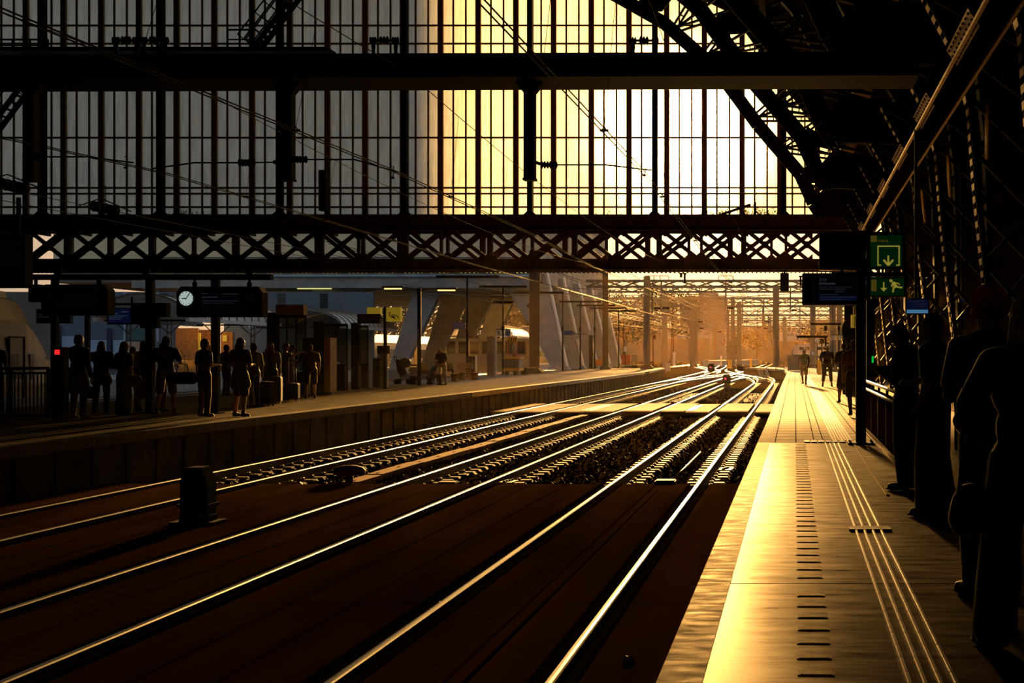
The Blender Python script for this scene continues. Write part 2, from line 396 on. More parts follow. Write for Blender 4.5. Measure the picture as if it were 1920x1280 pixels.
tag(mb.build('wall_platform', 'concd'), 'dark concrete face below the platform edge stones', kind='structure')

# flush anti-slip plates let into the asphalt
plate = None
y = 5.55; i = 0
rnd = random.Random(3)
while y < 22.0:
    if not (8.45 < y < 8.75):
        if plate is None:
            mb = MB(); mb.box(-.082, .082, -.085, .085, .0, .004); mb.box(-.07, .07, -.073, .073, .004, .0055)
            o = plate = mb.build('paving_plate', ['plate'])
        else: o = copy_tree(plate)
        o.location = (.095+rnd.uniform(-.004, .004), y, 0); o.rotation_euler.z = rnd.uniform(-.02, .02)
        tag(o, 'small flush plate in the ladder-like row let into the asphalt floor', 'plate', 'flush plates in the asphalt')
    y += .335; i += 1
# tactile guide ribs near the viewer: four ribs of short segments
g = thing('guide_strip', 'four ribbed guide lines for the blind running along the asphalt floor', 'guide strip', (.6, 5.2, 0))
for x in (.497, .564, .631, .698):
    mb = MB(); y = 5.0
    while y < 22.2:
        w = .013
        mb.prism([(x-w, .0), (x+w, .0), (x+w*.8, .010), (x+w*.45, .014), (x-w*.45, .014), (x-w*.8, .010)], y, y+.283)
        y += .292
    mb.build('guide_rib', 'rib', g)
mb = MB(); mb.box(.44, .78, 11.18, 11.38, 0, .016)
tag(mb.build('cover_plate', 'rust'), 'brown cover plate interrupting the ribbed guide lines', 'plate')
g = thing('guide_strip', 'pale broad guide strip with seven ribs on the tiled floor', 'guide strip', (.78, 24, 0))
mb = MB(); mb.box(.61, .96, 22.9, 108, .0005, .004); mb.build('base_strip', 'tile', g)
for k in range(7):
    mb = MB(); x = .635+k*.05; mb.prism([(x-.014, .004), (x+.014, .004), (x+.009, .014), (x-.009, .014)], 22.9, 108); mb.build('guide_rib', 'white', g)
# threshold studs at the joint
g = thing('stud_panel', 'row of raised metal studs across the joint in the floor', 'stud panel', (.75, 22.6, 0))
for k in range(9):
    mb = MB(); x = .20+k*.115; mb.box(x-.045, x+.045, 22.42, 22.62, .002, .018); mb.box(x-.045, x+.045, 22.68, 22.84, .002, .018); mb.build('stud', 'steel', g)
mb = MB(); mb.box(.925, .955, 14.0, 22.3, 0, .012)
tag(mb.build('trim_floor', 'asphalt'), 'narrow raised strip in the floor beside the stair panel', kind='structure')

# ================================================================ track bed and decks
mb = MB(); mb.box(-60, -.52, -4, 72, -1.25, -1.02); 
tag(mb.build('ground_trackbed', 'earth'), 'dark track bed under the hall', kind='structure')
mb = MB(); mb.box(-420, 420, 72, 900, -1.25, -1.03)
tag(mb.build('ground_yard', 'earth'), 'open ground of the rail yard outside the hall', kind='structure')

def rail(name_label, path, y_note):
    # flat-bottomed rail section swept along path of (x, y); base at z=-.96, running surface at RZ
    prof = [(-.07, -.16), (.07, -.16), (.07, -.148), (.012, -.125), (.009, -.05), (.034, -.038), (.034, -.012), (.024, -.002), (.0, .0),
            (-.024, -.002), (-.034, -.012), (-.034, -.038), (-.009, -.05), (-.012, -.125), (-.07, -.148)]
    n = len(prof); vs = []; mb = MB()
    for i, (x, y) in enumerate(path):
        a = Vector((path[min(i+1, len(path)-1)][0]-path[max(i-1, 0)][0], path[min(i+1, len(path)-1)][1]-path[max(i-1, 0)][1])).normalized()
        for u, h in prof: vs.append((x+u*a.y, y-u*a.x, RZ+h))
    fs = []; mi = []
    for i in range(len(path)-1):
        for k in range(n):
            fs.append((i*n+k, i*n+(k+1) % n, (i+1)*n+(k+1) % n, (i+1)*n+k)); mi.append(0 if 6 <= k <= 9 else 1)
    mb.add(vs, fs); mb.mi = mi
    o = mb.build('rail', ['railhead', 'railside'])
    return tag(o, name_label, 'rail', 'rails')
def straight(x, y0=-4, y1=330): return [(x, y0), (x, 24), (x, 60), (x, 100), (x, y1)]
def curve_pts(x0, pts):
    return [(x0, -4), (x0, 24), (x0, 60), (x0, 100)]+pts
T1 = (-1.67, -3.17); T2 = (-5.40, -6.90); T3 = (-9.55, -11.05)
def bend(x0, ys, k, ylast):
    out = [(x0, -4), (x0, 60)]
    y = ys
    while y <= ylast: out.append((x0-k*(y-ys)**2, y)); y += 6
    return out
rail('shining rail nearest the right platform', bend(T1[0], 105, .0017, 165), 0)
rail('shining second rail from the right platform', bend(T1[1], 105, .0017, 150), 0)
rail('third rail from the right platform, right rail of the middle track', straight(T2[0]), 0)
rail('fourth rail from the right platform, left rail of the middle track', straight(T2[1]), 0)
rail('right rail of the track beside the left platform', bend(T3[0], 90, .00012, 330), 0)
rail('rail closest to the face of the left platform', bend(T3[1], 90, .00012, 330), 0)
# switches and yard tracks beyond
def diag(p, q, n=8):
    out = []
    for i in range(n+1):
        t = i/n; s = t*t*(3-2*t); out.append((p[0]+(q[0]-p[0])*s, p[1]+(q[1]-p[1])*t))
    return out
yard = [('right rail of the crossover towards the middle track', diag((-5.4, 118), (-1.67, 190))), ('left rail of the crossover towards the middle track', diag((-6.9, 118), (-3.17, 190))),
        ('right rail of the crossover leading left in the yard', diag((-9.55, 112), (-5.4, 185))), ('left rail of the crossover leading left in the yard', diag((-11.05, 112), (-6.9, 185))),
        ('right rail of the outer turnout beside the curved platform wall', diag((-1.67, 118), (-9.0, 215))), ('left rail of the outer turnout beside the curved platform wall', diag((-3.17, 118), (-10.5, 215))),
        ('far yard rail sweeping right in the haze', diag((-5.4, 190), (4, 320))), ('second far yard rail sweeping right in the haze', diag((-6.9, 190), (2.5, 320))),
        ('far yard rail sweeping left in the haze', diag((-9.55, 170), (-22, 320))), ('second far yard rail sweeping left in the haze', diag((-11.05, 170), (-23.5, 320)))]
for l, p in yard: rail(l, p, 0)
for x, l in ((-22.6, 'near rail of the track behind the left platform'), (-24.1, 'second rail of the track behind the left platform'), (-35.4, 'near rail of the track before the far canopied platform'), (-36.9, 'second rail of the track before the far canopied platform')):
    rail(l, [(x, 20), (x, 120), (x, 330)], 0)

# concrete sleepers
slp = None
def sleeper(xc, y, grp, lab):
    global slp
    if slp is None:
        mb = MB()
        mb.prism([(-1.26, -.14), (1.26, -.14), (1.24, -.075), (1.16, -.07), (1.10, .0), (.42, .0), (.36, -.06), (-.36, -.06), (-.42, .0), (-1.10, .0), (-1.16, -.07), (-1.24, -.075)], -.10, .10)
        o = slp = mb.build('sleeper', 'sleeper')
        for s in (-.75, .75):
            for t in (-.12, .12):
                mb = MB(); mb.cbox((s+t, 0, .012), .07, .10, .03); mb.tube([(s+t, -.03, .03), (s+t, .03, .03)], .012, 6); mb.build('rail_clip', 'rust', slp)
    else: o = copy_tree(slp)
    o.location = (xc, y, -.965)
    tag(o, lab, 'sleeper', grp)
rnd = random.Random(11)
for (a, b), t in ((T1, 'track beside the right platform'), (T2, 'middle track'), (T3, 'track beside the left platform')):
    xc = (a+b)/2
    y = 24.75
    while y < 53.6: sleeper(xc+rnd.uniform(-.02, .02), y+rnd.uniform(-.02, .02), 'sleepers of the '+t+' between the decks', 'concrete sleeper of the '+t+' between the two crossing decks'); y += .60
    y = 64.4
    while y < 88: sleeper(xc+rnd.uniform(-.02, .02), y, 'sleepers of the '+t+' beyond the far deck', 'concrete sleeper of the '+t+' beyond the far crossing deck'); y += .60
mb = MB()
for (a, b) in (T1, T2, T3):
    xc = (a+b)/2; y = 88.2
    while y < 118: mb.box(xc-1.1, xc-.42, y-.125, y+.125, -1.08, -.965); mb.box(xc+.42, xc+1.1, y-.125, y+.125, -1.08, -.965); y += .6
tag(mb.build('sleeper_run', 'sleeper'), 'distant concrete sleepers of the three tracks fading into the haze', 'sleepers', kind='stuff')

# loose ballast
def ballast():
    mb = MB(); rb = random.Random(5)
    tet = [(1, 1, 1), (-1, -1, 1), (-1, 1, -1), (1, -1, -1), (.3, -1.1, .5)]
    def stone(x, y, z, s):
        q = Matrix.Rotation(rb.uniform(0, 6.3), 3, 'Z') @ Matrix.Rotation(rb.uniform(0, 6.3), 3, 'X')
        vs = [q @ Vector((c[0]*s*rb.uniform(.6, 1.2), c[1]*s*rb.uniform(.6, 1.2), c[2]*s*.7)) + Vector((x, y, z)) for c in tet[:4]]
        mb.add(vs, [(0, 1, 2), (0, 3, 1), (0, 2, 3), (1, 3, 2)])
    bands = [(-1.35, -.62, -1.0), (-3.0, -1.9, -.99), (-5.2, -3.35, -.99), (-6.7, -5.6, -.99), (-9.3, -7.1, -.99), (-10.85, -9.75, -.99), (-12, -11.25, -1.0)]
    for (x0, x1, z) in bands:
        for _ in range(int((x1-x0)*1150)):
            t = rb.random()
            y = 24.6+29*t**1.5 if rb.random() < .8 else rb.uniform(64, 100)
            x = rb.uniform(x0, x1)
            stone(x, y, z+rb.uniform(-.02, .015), rb.uniform(.018, .034))
    return mb.build('ballast', 'stone')
tag(ballast(), 'loose dark ballast stones between and beside the rails', 'ballast', kind='stuff')

# rubber and timber deck panels in the near crossing (y < 24)
panel_rows = [('between the right platform and the first rail', -1.50, -.78), ('between the rails of the nearest track', -3.00, -1.84), ('between the nearest and the middle track', -5.16, -3.40),
              ('between the rails of the middle track', -6.73, -5.57), ('between the middle track and the left track', -9.31, -7.13), ('between the rails of the left track', -10.88, -9.72), ('beside the left platform wall', -11.95, -11.28)]
mods = [(-4, 6.8), (6.82, 12.6), (12.62, 18.4), (18.42, 24.25)]
mods_l = ('nearest the viewer', 'second from the viewer', 'third from the viewer', 'ending at the ballast')
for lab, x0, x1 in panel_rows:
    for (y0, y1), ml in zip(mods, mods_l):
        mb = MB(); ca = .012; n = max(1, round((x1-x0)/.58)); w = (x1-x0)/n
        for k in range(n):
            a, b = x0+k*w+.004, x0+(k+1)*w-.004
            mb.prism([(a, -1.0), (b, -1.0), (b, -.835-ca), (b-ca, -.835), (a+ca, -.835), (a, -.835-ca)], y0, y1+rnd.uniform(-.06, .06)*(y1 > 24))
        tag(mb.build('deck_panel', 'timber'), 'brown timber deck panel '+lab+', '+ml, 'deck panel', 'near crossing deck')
# toothed rubber strips hugging each rail
for x, l in zip((T1[0], T1[1], T2[0], T2[1], T3[0], T3[1]), ('first', 'second', 'third', 'fourth', 'fifth', 'sixth')):
    for s, sl in ((-1, 'left'), (1, 'right')):
        mb = MB()
        xa = x+s*.075; xb = x+s*.145
        mb.box(min(xa, xb), max(xa, xb), -4, 24.1, -1.0, -.842)
        y = 2.0
        while y < 24:
            xc = x+s*.158; mb.box(xc-.014, xc+.014, y, y+.11, -1.0, -.830); y += .22
        tag(mb.build('rubber_strip', 'rubber'), 'toothed rubber strip on the %s side of the %s rail from the right platform' % (sl, l), 'rubber strip', 'rubber strips along the rails')
mb = MB(); mb.tube([(-2.28, -3, -.822), (-2.27, 10, -.822), (-2.30, 23.5, -.822)], .012, 6)
tag(mb.build('cable', 'rubber'), 'thin cable lying along the middle of the nearest track deck', 'cable')
mb = MB(); mb.tube([(-2.3, 25.0, -.90), (-2.26, 28, -.90), (-2.28, 33.5, -.93)], .018, 6)
tag(mb.build('cable', 'galv'), 'pale rod lying between the sleepers of the nearest track', 'cable')
t = thing('track_box', 'small black box between the rails where the nearest deck ends', 'box', (-2.28, 24.5, -.97))
mb = MB(); mb.box(-2.46, -2.10, 24.34, 24.66, -.99, -.80); mb.build('casing', 'black', t)
mb = MB(); mb.box(-2.44, -2.12, 24.36, 24.64, -.80, -.785); mb.build('lid', 'black', t)
t = thing('track_box', 'small black box between the rails of the middle track at the deck end', 'box', (-6.15, 24.6, -.97))
mb = MB(); mb.box(-6.32, -5.98, 24.45, 24.75, -.99, -.84); mb.build('casing', 'black', t)
mb = MB(); mb.box(-6.30, -6.00, 24.47, 24.73, -.84, -.825); mb.build('lid', 'black', t)
# insulated joints: perforated pale plates
for (x, y, l) in ((-5.18, 24.9, 'pale drilled joint plate beside the middle track rail at the deck end'), (-1.42, 27.6, 'pale drilled joint plate beside the rail nearest the right platform')):
    t = thing('joint_plate', l, 'plate', (x, y, -.9))
    mb = MB(); mb.prismz([(x-.08, y-.25), (x+.16, y-.35), (x+.20, y+.15), (x-.04, y+.25)], -.86, -.84); mb.build('plate', 'paper', t)
    mb = MB()
    for k in range(4): mb.cyl((x+.0+.03*k, y-.2+.10*k), .022, -.84, -.815, 8)
    mb.build('bolt', 'black', t)
# cable duct lids between the middle and the left track
y = 25.4; i = 0
dl = None
while y < 53:
    if dl is None:
        mb = MB(); mb.box(-.16, .16, -.74, .74, -.12, 0); mb.box(-.02, .02, -.6, -.5, 0, .012); dl = o = mb.build('duct_cover', 'board')
    else: o = copy_tree(dl)
    o.location = (-8.15+rnd.uniform(-.03, .03), y+.75, -.90+rnd.uniform(-.012, .012)); o.rotation_euler.z = rnd.uniform(-.02, .02)
    tag(o, 'brown cover in the long cable duct between the middle and left track', 'duct cover', 'cable duct covers'); y += 1.5
# far level crossing boards (y 54..63)
rows = [('beside the right platform', -1.56, -.72, 1), ('between the rails of the nearest track', -3.04, -1.80, 1), ('between the nearest and middle tracks', -5.26, -3.32, 2), ('between the rails of the middle track', -6.76, -5.54, 1),
        ('between the middle and left tracks', -9.38, -7.06, 2), ('between the rails of the left track', -10.9, -9.7, 1), ('beside the left platform wall', -11.9, -11.2, 1)]
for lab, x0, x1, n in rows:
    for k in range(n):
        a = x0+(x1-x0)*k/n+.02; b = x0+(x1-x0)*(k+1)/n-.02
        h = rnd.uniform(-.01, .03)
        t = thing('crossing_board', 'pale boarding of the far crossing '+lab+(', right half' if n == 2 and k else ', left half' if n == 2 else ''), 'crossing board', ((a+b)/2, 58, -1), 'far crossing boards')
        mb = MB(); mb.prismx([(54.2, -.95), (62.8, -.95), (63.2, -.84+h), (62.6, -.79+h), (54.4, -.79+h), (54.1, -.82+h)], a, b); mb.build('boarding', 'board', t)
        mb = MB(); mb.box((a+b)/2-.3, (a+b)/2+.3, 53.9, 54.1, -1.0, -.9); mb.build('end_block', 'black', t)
mb = MB()
for k in range(5): mb.box(-4.45+k*.1, -4.40+k*.1, 54.6, 60.5, -.80, -.775)
tag(mb.build('ribbed_mat', 'galv'), 'bright ribbed grating lying on the far crossing', 'mat')
mb = MB()
for k in range(5): mb.box(-8.45+k*.1, -8.40+k*.1, 54.6, 61.5, -.80, -.775)
tag(mb.build('ribbed_mat', 'galv'), 'bright ribbed grating on the far crossing near the left track', 'mat')

# dwarf signals and mushroom post on the tracks
def dwarf(x, y, h, label, red=None, w=.42):
    t = thing('dwarf_signal', label, 'signal', (x, y, -1.0))
    mb = MB(); mb.box(x-.30, x+.30, y-.22, y+.22, -1.0, -.80); mb.box(x-.2, x+.2, y-.14, y+.14, -.80, -.72); mb.build('base', 'concd', t)
    mb = MB(); mb.prism([(x-w/2, -.72), (x+w/2, -.72), (x+w/2, -1+h*.75), (x+w*.30, -1+h), (x-w*.30, -1+h), (x-w/2, -1+h*.8)], y-.15, y+.15); mb.build('housing', 'black', t)
    mb = MB(); mb.box(x-w/2-.03, x+w/2+.03, y-.19, y+.19, -1+h*.42, -1+h*.47); mb.build('hood', 'black', t)
    if red:
        mb = MB(); mb.lathe((x-.08, y-.15, -1+h*.65), [(.075, .0), (.08, -.03), (.0, -.035)], 12, 'y'); mb.build('lamp', red, t)
    return t
yb = 18.6
dwarf(-8.0, yb, .92, 'black dwarf signal seen from behind, standing on the dark deck', w=.36)
dwarf(-5.15, 105, .95, 'dwarf signal with a red light between the nearest and middle tracks', 'redfar', .62)
dwarf(-10.6, 176, 1.3, 'farther dwarf signal with a red light beside the left track', 'redfar', .9)
t = thing('track_post', 'squat mushroom-topped post beside the cable duct at the deck end', 'post', (-8.0, 24.9, -1))
mb = MB(); mb.cyl((-8.0, 24.9), .07, -1.0, -.72, 12); mb.build('stem', 'iron', t)
mb = MB(); mb.lathe((-8.0, 24.9, 0), [(.02, -.70), (.27, -.72), (.29, -.66), (.24, -.60), (.12, -.565), (.0, -.555)], 18); mb.build('cap', 'rust', t)
# scraps on the tracks
for (px, py, s, z, l) in ((1180, 1238, .05, -.835, 'crumpled white paper scrap on the deck near the right platform'), (555, 912, .13, -.9, 'white crumpled bag at the end of the left deck'), (825, 1131, .035, -.835, 'small pale wrapper on the deck left of the bright rail'),
                          (1124, 873, .05, -.97, 'pale scrap lying on the ballast between the nearest and middle tracks'), (671, 840, .1, -.96, 'pale scrap beside the left track rail'), (1032, 845, .06, -.97, 'bright scrap beside the middle track')):
    Y = YG(py, z); x = XW(px, Y); mb = MB()
    mb.ell((x, Y, z+s*.3), (s, s*.8, s*.35), None, 7, 5)
    for i, v in enumerate(mb.v): mb.v[i] = v+Vector((rnd.uniform(-1, 1), rnd.uniform(-1, 1), rnd.uniform(-.6, .6)))*s*.2
    tag(mb.build('paper_scrap', 'white', smooth=False), l, 'litter')
# ================================================================ east glass screen of the hall
FY = 70.0; KF = F/FY
def fx(px): return (px-PX)/KF
def fz(py): return H+(PY-py)/KF
# arch profile (x, z): inner and outer chord of the roof arches
INNER = [(1.3, 8.2), (.9, 8.8), (.27, 10.2), (-1.8, 12.6), (-3.8, 15.3), (-6.4, 17.6), (-9.4, 19.3), (-13, 21.2), (-17, 22.6), (-22, 23.6)]
OUTER = [(4.2, 8.1), (3.8, 8.7), (1.9, 11.9), (0.0, 15.3), (-3.2, 18.8), (-6.4, 21.2), (-9.6, 23.0), (-13, 24.4), (-17, 25.6), (-22, 26.4)]
def interp_x(prof, x):
    p = sorted(prof)
    if x <= p[0][0]: return p[0][1]
    for (a, za), (b, zb) in zip(p, p[1:]):
        if a <= x <= b: return za+(zb-za)*(x-a)/(b-a)
    return p[-1][1]
ZB = fz(408)
edges = [50+70.6*n for n in range(-2, 23)]
hrows = [fz(y) for y in (48, 82, 258, 352, 363, 388)]
for n in range(len(edges)-1):
    x0, x1 = fx(edges[n]), fx(edges[n+1])
    top0 = min(20.2, interp_x(OUTER, x0)-.15); top1 = min(20.2, interp_x(OUTER, x1)-.15)
    w = thing('window_%d' % (n+1), 'ribbed glass bay, %s from the left in the end screen' % ordinal(n), 'window', ((x0+x1)/2, FY, ZB), kind='structure')
    # mullion on the right edge (and left for the first)
    mw = 10/KF
    mb = MB(); mb.box(x1-mw/2, x1+mw/2, FY-.14, FY+.10, ZB-.2, top1)
    if n == 0: mb.box(x0-mw/2, x0+mw/2, FY-.14, FY+.10, ZB-.2, top0)
    mb.build('mullion', 'ochre', w)
    gb = MB(); gw = 3.2/KF
    for k in (1, 2):
        x = x0+(x1-x0)*k/3; gb.box(x-gw/2, x+gw/2, FY-.05, FY+.03, ZB, top0+(top1-top0)*k/3)
    for z in hrows:
        if z < min(top0, top1): gb.box(x0+mw/2, x1-mw/2, FY-.05, FY+.03, z-gw/2, z+gw/2)
    gb.build('glazing_bars', 'ochre', w)
    mb = MB(); nn = 1
    mb.add([(x0, FY+.01, ZB), (x1, FY+.01, ZB), (x1, FY+.01, top1), (x0, FY+.01, top0)], [(0, 1, 2, 3)])
    mb.build('pane', 'ribbed', w)
# wall above / beyond glass: gable boarding so that the hall is closed
mb = MB()
mb.box(fx(-160), -18, FY-.2, FY+.3, 20.2, 30)
for a, b in ((-18, -9.6), (-9.6, -6.4), (-6.4, -3.2), (-3.2, 4.6)):
    za, zb = min(interp_x(OUTER, a), 40), min(interp_x(OUTER, b), 40)
    lo_a = min(20.2, za-.15); lo_b = min(20.2, zb-.15)
    mb.prism([(a, max(lo_a, za-.4) if lo_a < 20.2 else 20.2), (b, max(lo_b, zb-.4) if lo_b < 20.2 else 20.2), (b, 30), (a, 30)], FY-.2, FY+.3)
mb.box(4.4, 60, FY-.2, FY+.3, 5.2, 30); mb.box(fx(-900), fx(-168), FY-.2, FY+.3, 5.5, 30)
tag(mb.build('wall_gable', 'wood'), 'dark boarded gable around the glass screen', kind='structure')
mb = MB(); mb.box(3.75, 5.35, 72.2, 72.5, 0, 5.0); tag(mb.build('wall_end_added', 'wood'), 'added dark wall closing the bright gap beside the last lattice stanchions', kind='structure')  # added to shut off the bright outdoor view between the stanchions
# main iron posts in front of the screen
for i, px in enumerate((90, 310, 532, 765, 998, 1230, 1470)):
    x = fx(px); top = min(20.0, interp_x(OUTER, x)-.3)
    t = thing('iron_post', 'tall dark iron post before the glass screen, %s from the left' % ordinal(i), 'post', (x, FY-.5, ZB), 'iron posts of the glass screen')
    mb = MB(); w = .10
    for s in (-1, 1): mb.box(x+s*w-.03, x+s*w+.03, FY-.75, FY-.3, ZB, top)
    mb.box(x-w, x+w, FY-.56, FY-.50, ZB, top); mb.build('shaft', 'iron', t)
    mb = MB(); mb.prism([(x-.38, ZB), (x+.38, ZB), (x+.14, ZB+.24), (x-.14, ZB+.24)], FY-.78, FY-.28); mb.build('foot', 'iron', t)
# lattice girder carrying the screen
XL, XR = fx(-160), fx(1632)
for Yg, gl in ((68.9, 'front'), (70.6, 'rear')):
    t = thing('lattice_girder', '%s riveted lattice girder below the glass screen' % gl, 'girder', ((XL+XR)/2, Yg, 6))
    zt1, zt0, zb1, zb0 = fz(407), fz(436), fz(488), fz(511)
    mb = MB(); mb.box(XL, XR, Yg-.10, Yg+.10, zt0, zt1); mb.box(XL, XR, Yg-.32, Yg+.32, zt1-.04, zt1); mb.box(XL, XR, Yg-.3, Yg+.3, zt0+.02, zt0+.05); mb.build('top_chord', 'rust', t)
    mb = MB(); mb.box(XL, XR, Yg-.10, Yg+.10, zb0+.12, zb1); mb.box(XL, XR, Yg-.34, Yg+.34, zb0+.08, zb0+.12)
    x = XL
    while x < XR: mb.box(x, x+.05, Yg-.36, Yg+.36, zb0+.02, zb0+.10); x += .22
    mb.build('bottom_chord', 'rust', t)
    d = 78/KF; x = fx(1552)-(0 if gl == 'front' else .75); i = 0
    while x-d > XL:
        mb = MB(); a, b = x-d, x
        for dy, (p, q) in ((-.05, ((a+.1, zb1-.05), (b-.1, zt0+.05))), (.05, ((a+.1, zt0+.05), (b-.1, zb1-.05)))):
            mb.bar((p[0], Yg+dy, p[1]), (q[0], Yg+dy, q[1]), .20, .06)
        cx, cz = (a+b)/2, (zt0+zb1)/2
        mb.cbox((cx, Yg, cz), .34, .13, .34)
        for sx in (a, b):
            s = 1 if sx == a else -1
            mb.prism([(sx, zt0), (sx+s*.42, zt0), (sx, zt0-.38)], Yg-.04, Yg+.04); mb.prism([(sx, zb1), (sx+s*.42, zb1), (sx, zb1+.38)], Yg-.04, Yg+.04)
        mb.build('lattice_panel', 'rust', t)
        mb = MB(); wv = .26 if i % 2 else .14; mb.box(a-wv/2, a+wv/2, Yg-.12, Yg+.12, zb1-.02, zt0+.02); mb.build('stanchion', 'rust', t)
        x -= d; i += 1
# cross ties and soffit plate between the girders
mb = MB(); x = XL
while x < XR:
    mb.box(x-.06, x+.06, 69.2, 71.0, fz(440), fz(430)); mb.box(x-.08, x+.08, 69.2, 71.0, fz(511)+.14, fz(500)); x += 2.1
mb.box(XL, XR, 69.25, 70.95, fz(408)-.02, fz(405))
tag(mb.build('trim_girder_ties', 'rust'), 'cross ties and ledge between the two lattice girders', kind='structure')
# weeds growing on the ledge
rw = random.Random(2)
for px, n, s, l in ((1350, 26, .55, 'spiky weeds growing on the ledge below the brightest glass'), (1418, 40, .6, 'leafy weed clump on the ledge right of the brightest glass'), (345, 24, .4, 'low weeds on the ledge at the dim left glass'), (1165, 14, .3, 'thin weeds on the ledge left of the glare')):
    mb = MB(); x0 = fx(px)
    for k in range(n):
        x = x0+rw.gauss(0, .6); h = rw.uniform(.2, 1)*s; dx = rw.uniform(-.5, .5)*h
        mb.tube([(x, FY-.25, ZB), (x+dx*.4, FY-.25, ZB+h*.6), (x+dx, FY-.3, ZB+h)], [.018, .012, .004], 4)
        for q in range(3):
            c = Vector((x+dx*rw.random(), FY-.27, ZB+h*rw.uniform(.3, 1))); a = rw.uniform(0, 6.28); e = .09
            mb.add([c, c+Vector((math.cos(a)*e, .03, math.sin(a)*e)), c+Vector((math.cos(a+.7)*e, -.03, math.sin(a+.7)*e))], [(0, 1, 2)])
    tag(mb.build('weeds', 'grass'), l, 'weeds', kind='stuff')
t = thing('ledge_support', 'small leaning strut and post on the ledge among the weeds', 'strut', (fx(1380), FY-.4, ZB))
mb = MB(); mb.bar((fx(1340), FY-.4, ZB), (fx(1408), FY-.4, fz(385)), .12, .1); mb.build('strut', 'rust', t)
mb = MB(); mb.bar((fx(1416), FY-.4, ZB), (fx(1416), FY-.4, fz(380)), .13, .1); mb.build('post', 'rust', t)

# maintenance ladders with handrails at the screen
def ladder(p, q, w, label, treads=14):
    p = Vector(p); q = Vector(q); t = thing('access_stair', label, 'stair', p)
    n = Vector((-(q-p).z, 0, (q-p).x)).normalized()
    if n.z < 0: n = -n
    for y in (-w/2, w/2):
        mb = MB(); mb.bar(p+Vector((0, y, 0)), q+Vector((0, y, 0)), .26, .06); mb.build('stringer', 'iron', t)
        mb = MB()
        for d in (.55, 1.0): mb.bar(p+n*d+Vector((0, y, 0)), q+n*d+Vector((0, y, 0)), .06, .05)
        for k in range(7):
            c = p+(q-p)*(k/6)+Vector((0, y, 0)); mb.bar(c, c+n*1.0, .05, .05)
        mb.build('handrail', 'iron', t)
    mb = MB()
    for k in range(treads):
        c = p+(q-p)*((k+.5)/treads); mb.cbox(c, .26, w, .04)
    mb.build('treads', 'iron', t)
ladder((fx(505), FY-1.6, fz(104)), (fx(598), FY-1.6, fz(-18)), .8, 'steep iron access stair rising right above the beam at the dim glass')
ladder((fx(-38), FY-1.6, fz(335)), (fx(92), FY-1.6, fz(160)), .8, 'steep iron access stair rising right at the far left of the glass')
def railing(x0, x1, y, z0, z1, label, n=3):
    t = thing('guard_rail', label, 'railing', ((x0+x1)/2, y, z0))
    for k in range(n): mb = MB(); mb.bar((x0+(x1-x0)*k/(n-1), y, z0), (x0+(x1-x0)*k/(n-1), y, z1), .07); mb.build('post', 'iron', t)
    mb = MB(); mb.bar((x0, y, z1), (x1, y, z1), .08); mb.bar((x0, y, (z0+z1)/2), (x1, y, (z0+z1)/2), .06); mb.build('rail', 'iron', t)
railing(fx(448), fx(492), FY-1.4, fz(104), fz(68), 'short guard rail at the foot of the upper access stair', 3)
railing(fx(20), fx(118), FY-1.4, fz(108), fz(86), 'low guard rail above the beam at the far left', 4)
# walkway that carries the stairs, hidden behind the catenary beam
mb = MB(); mb.box(fx(-160), fx(640), FY-2.1, FY-.8, fz(112), fz(105)); tag(mb.build('walkway', 'iron'), 'narrow iron walkway across the dim glass behind the beam', 'walkway')

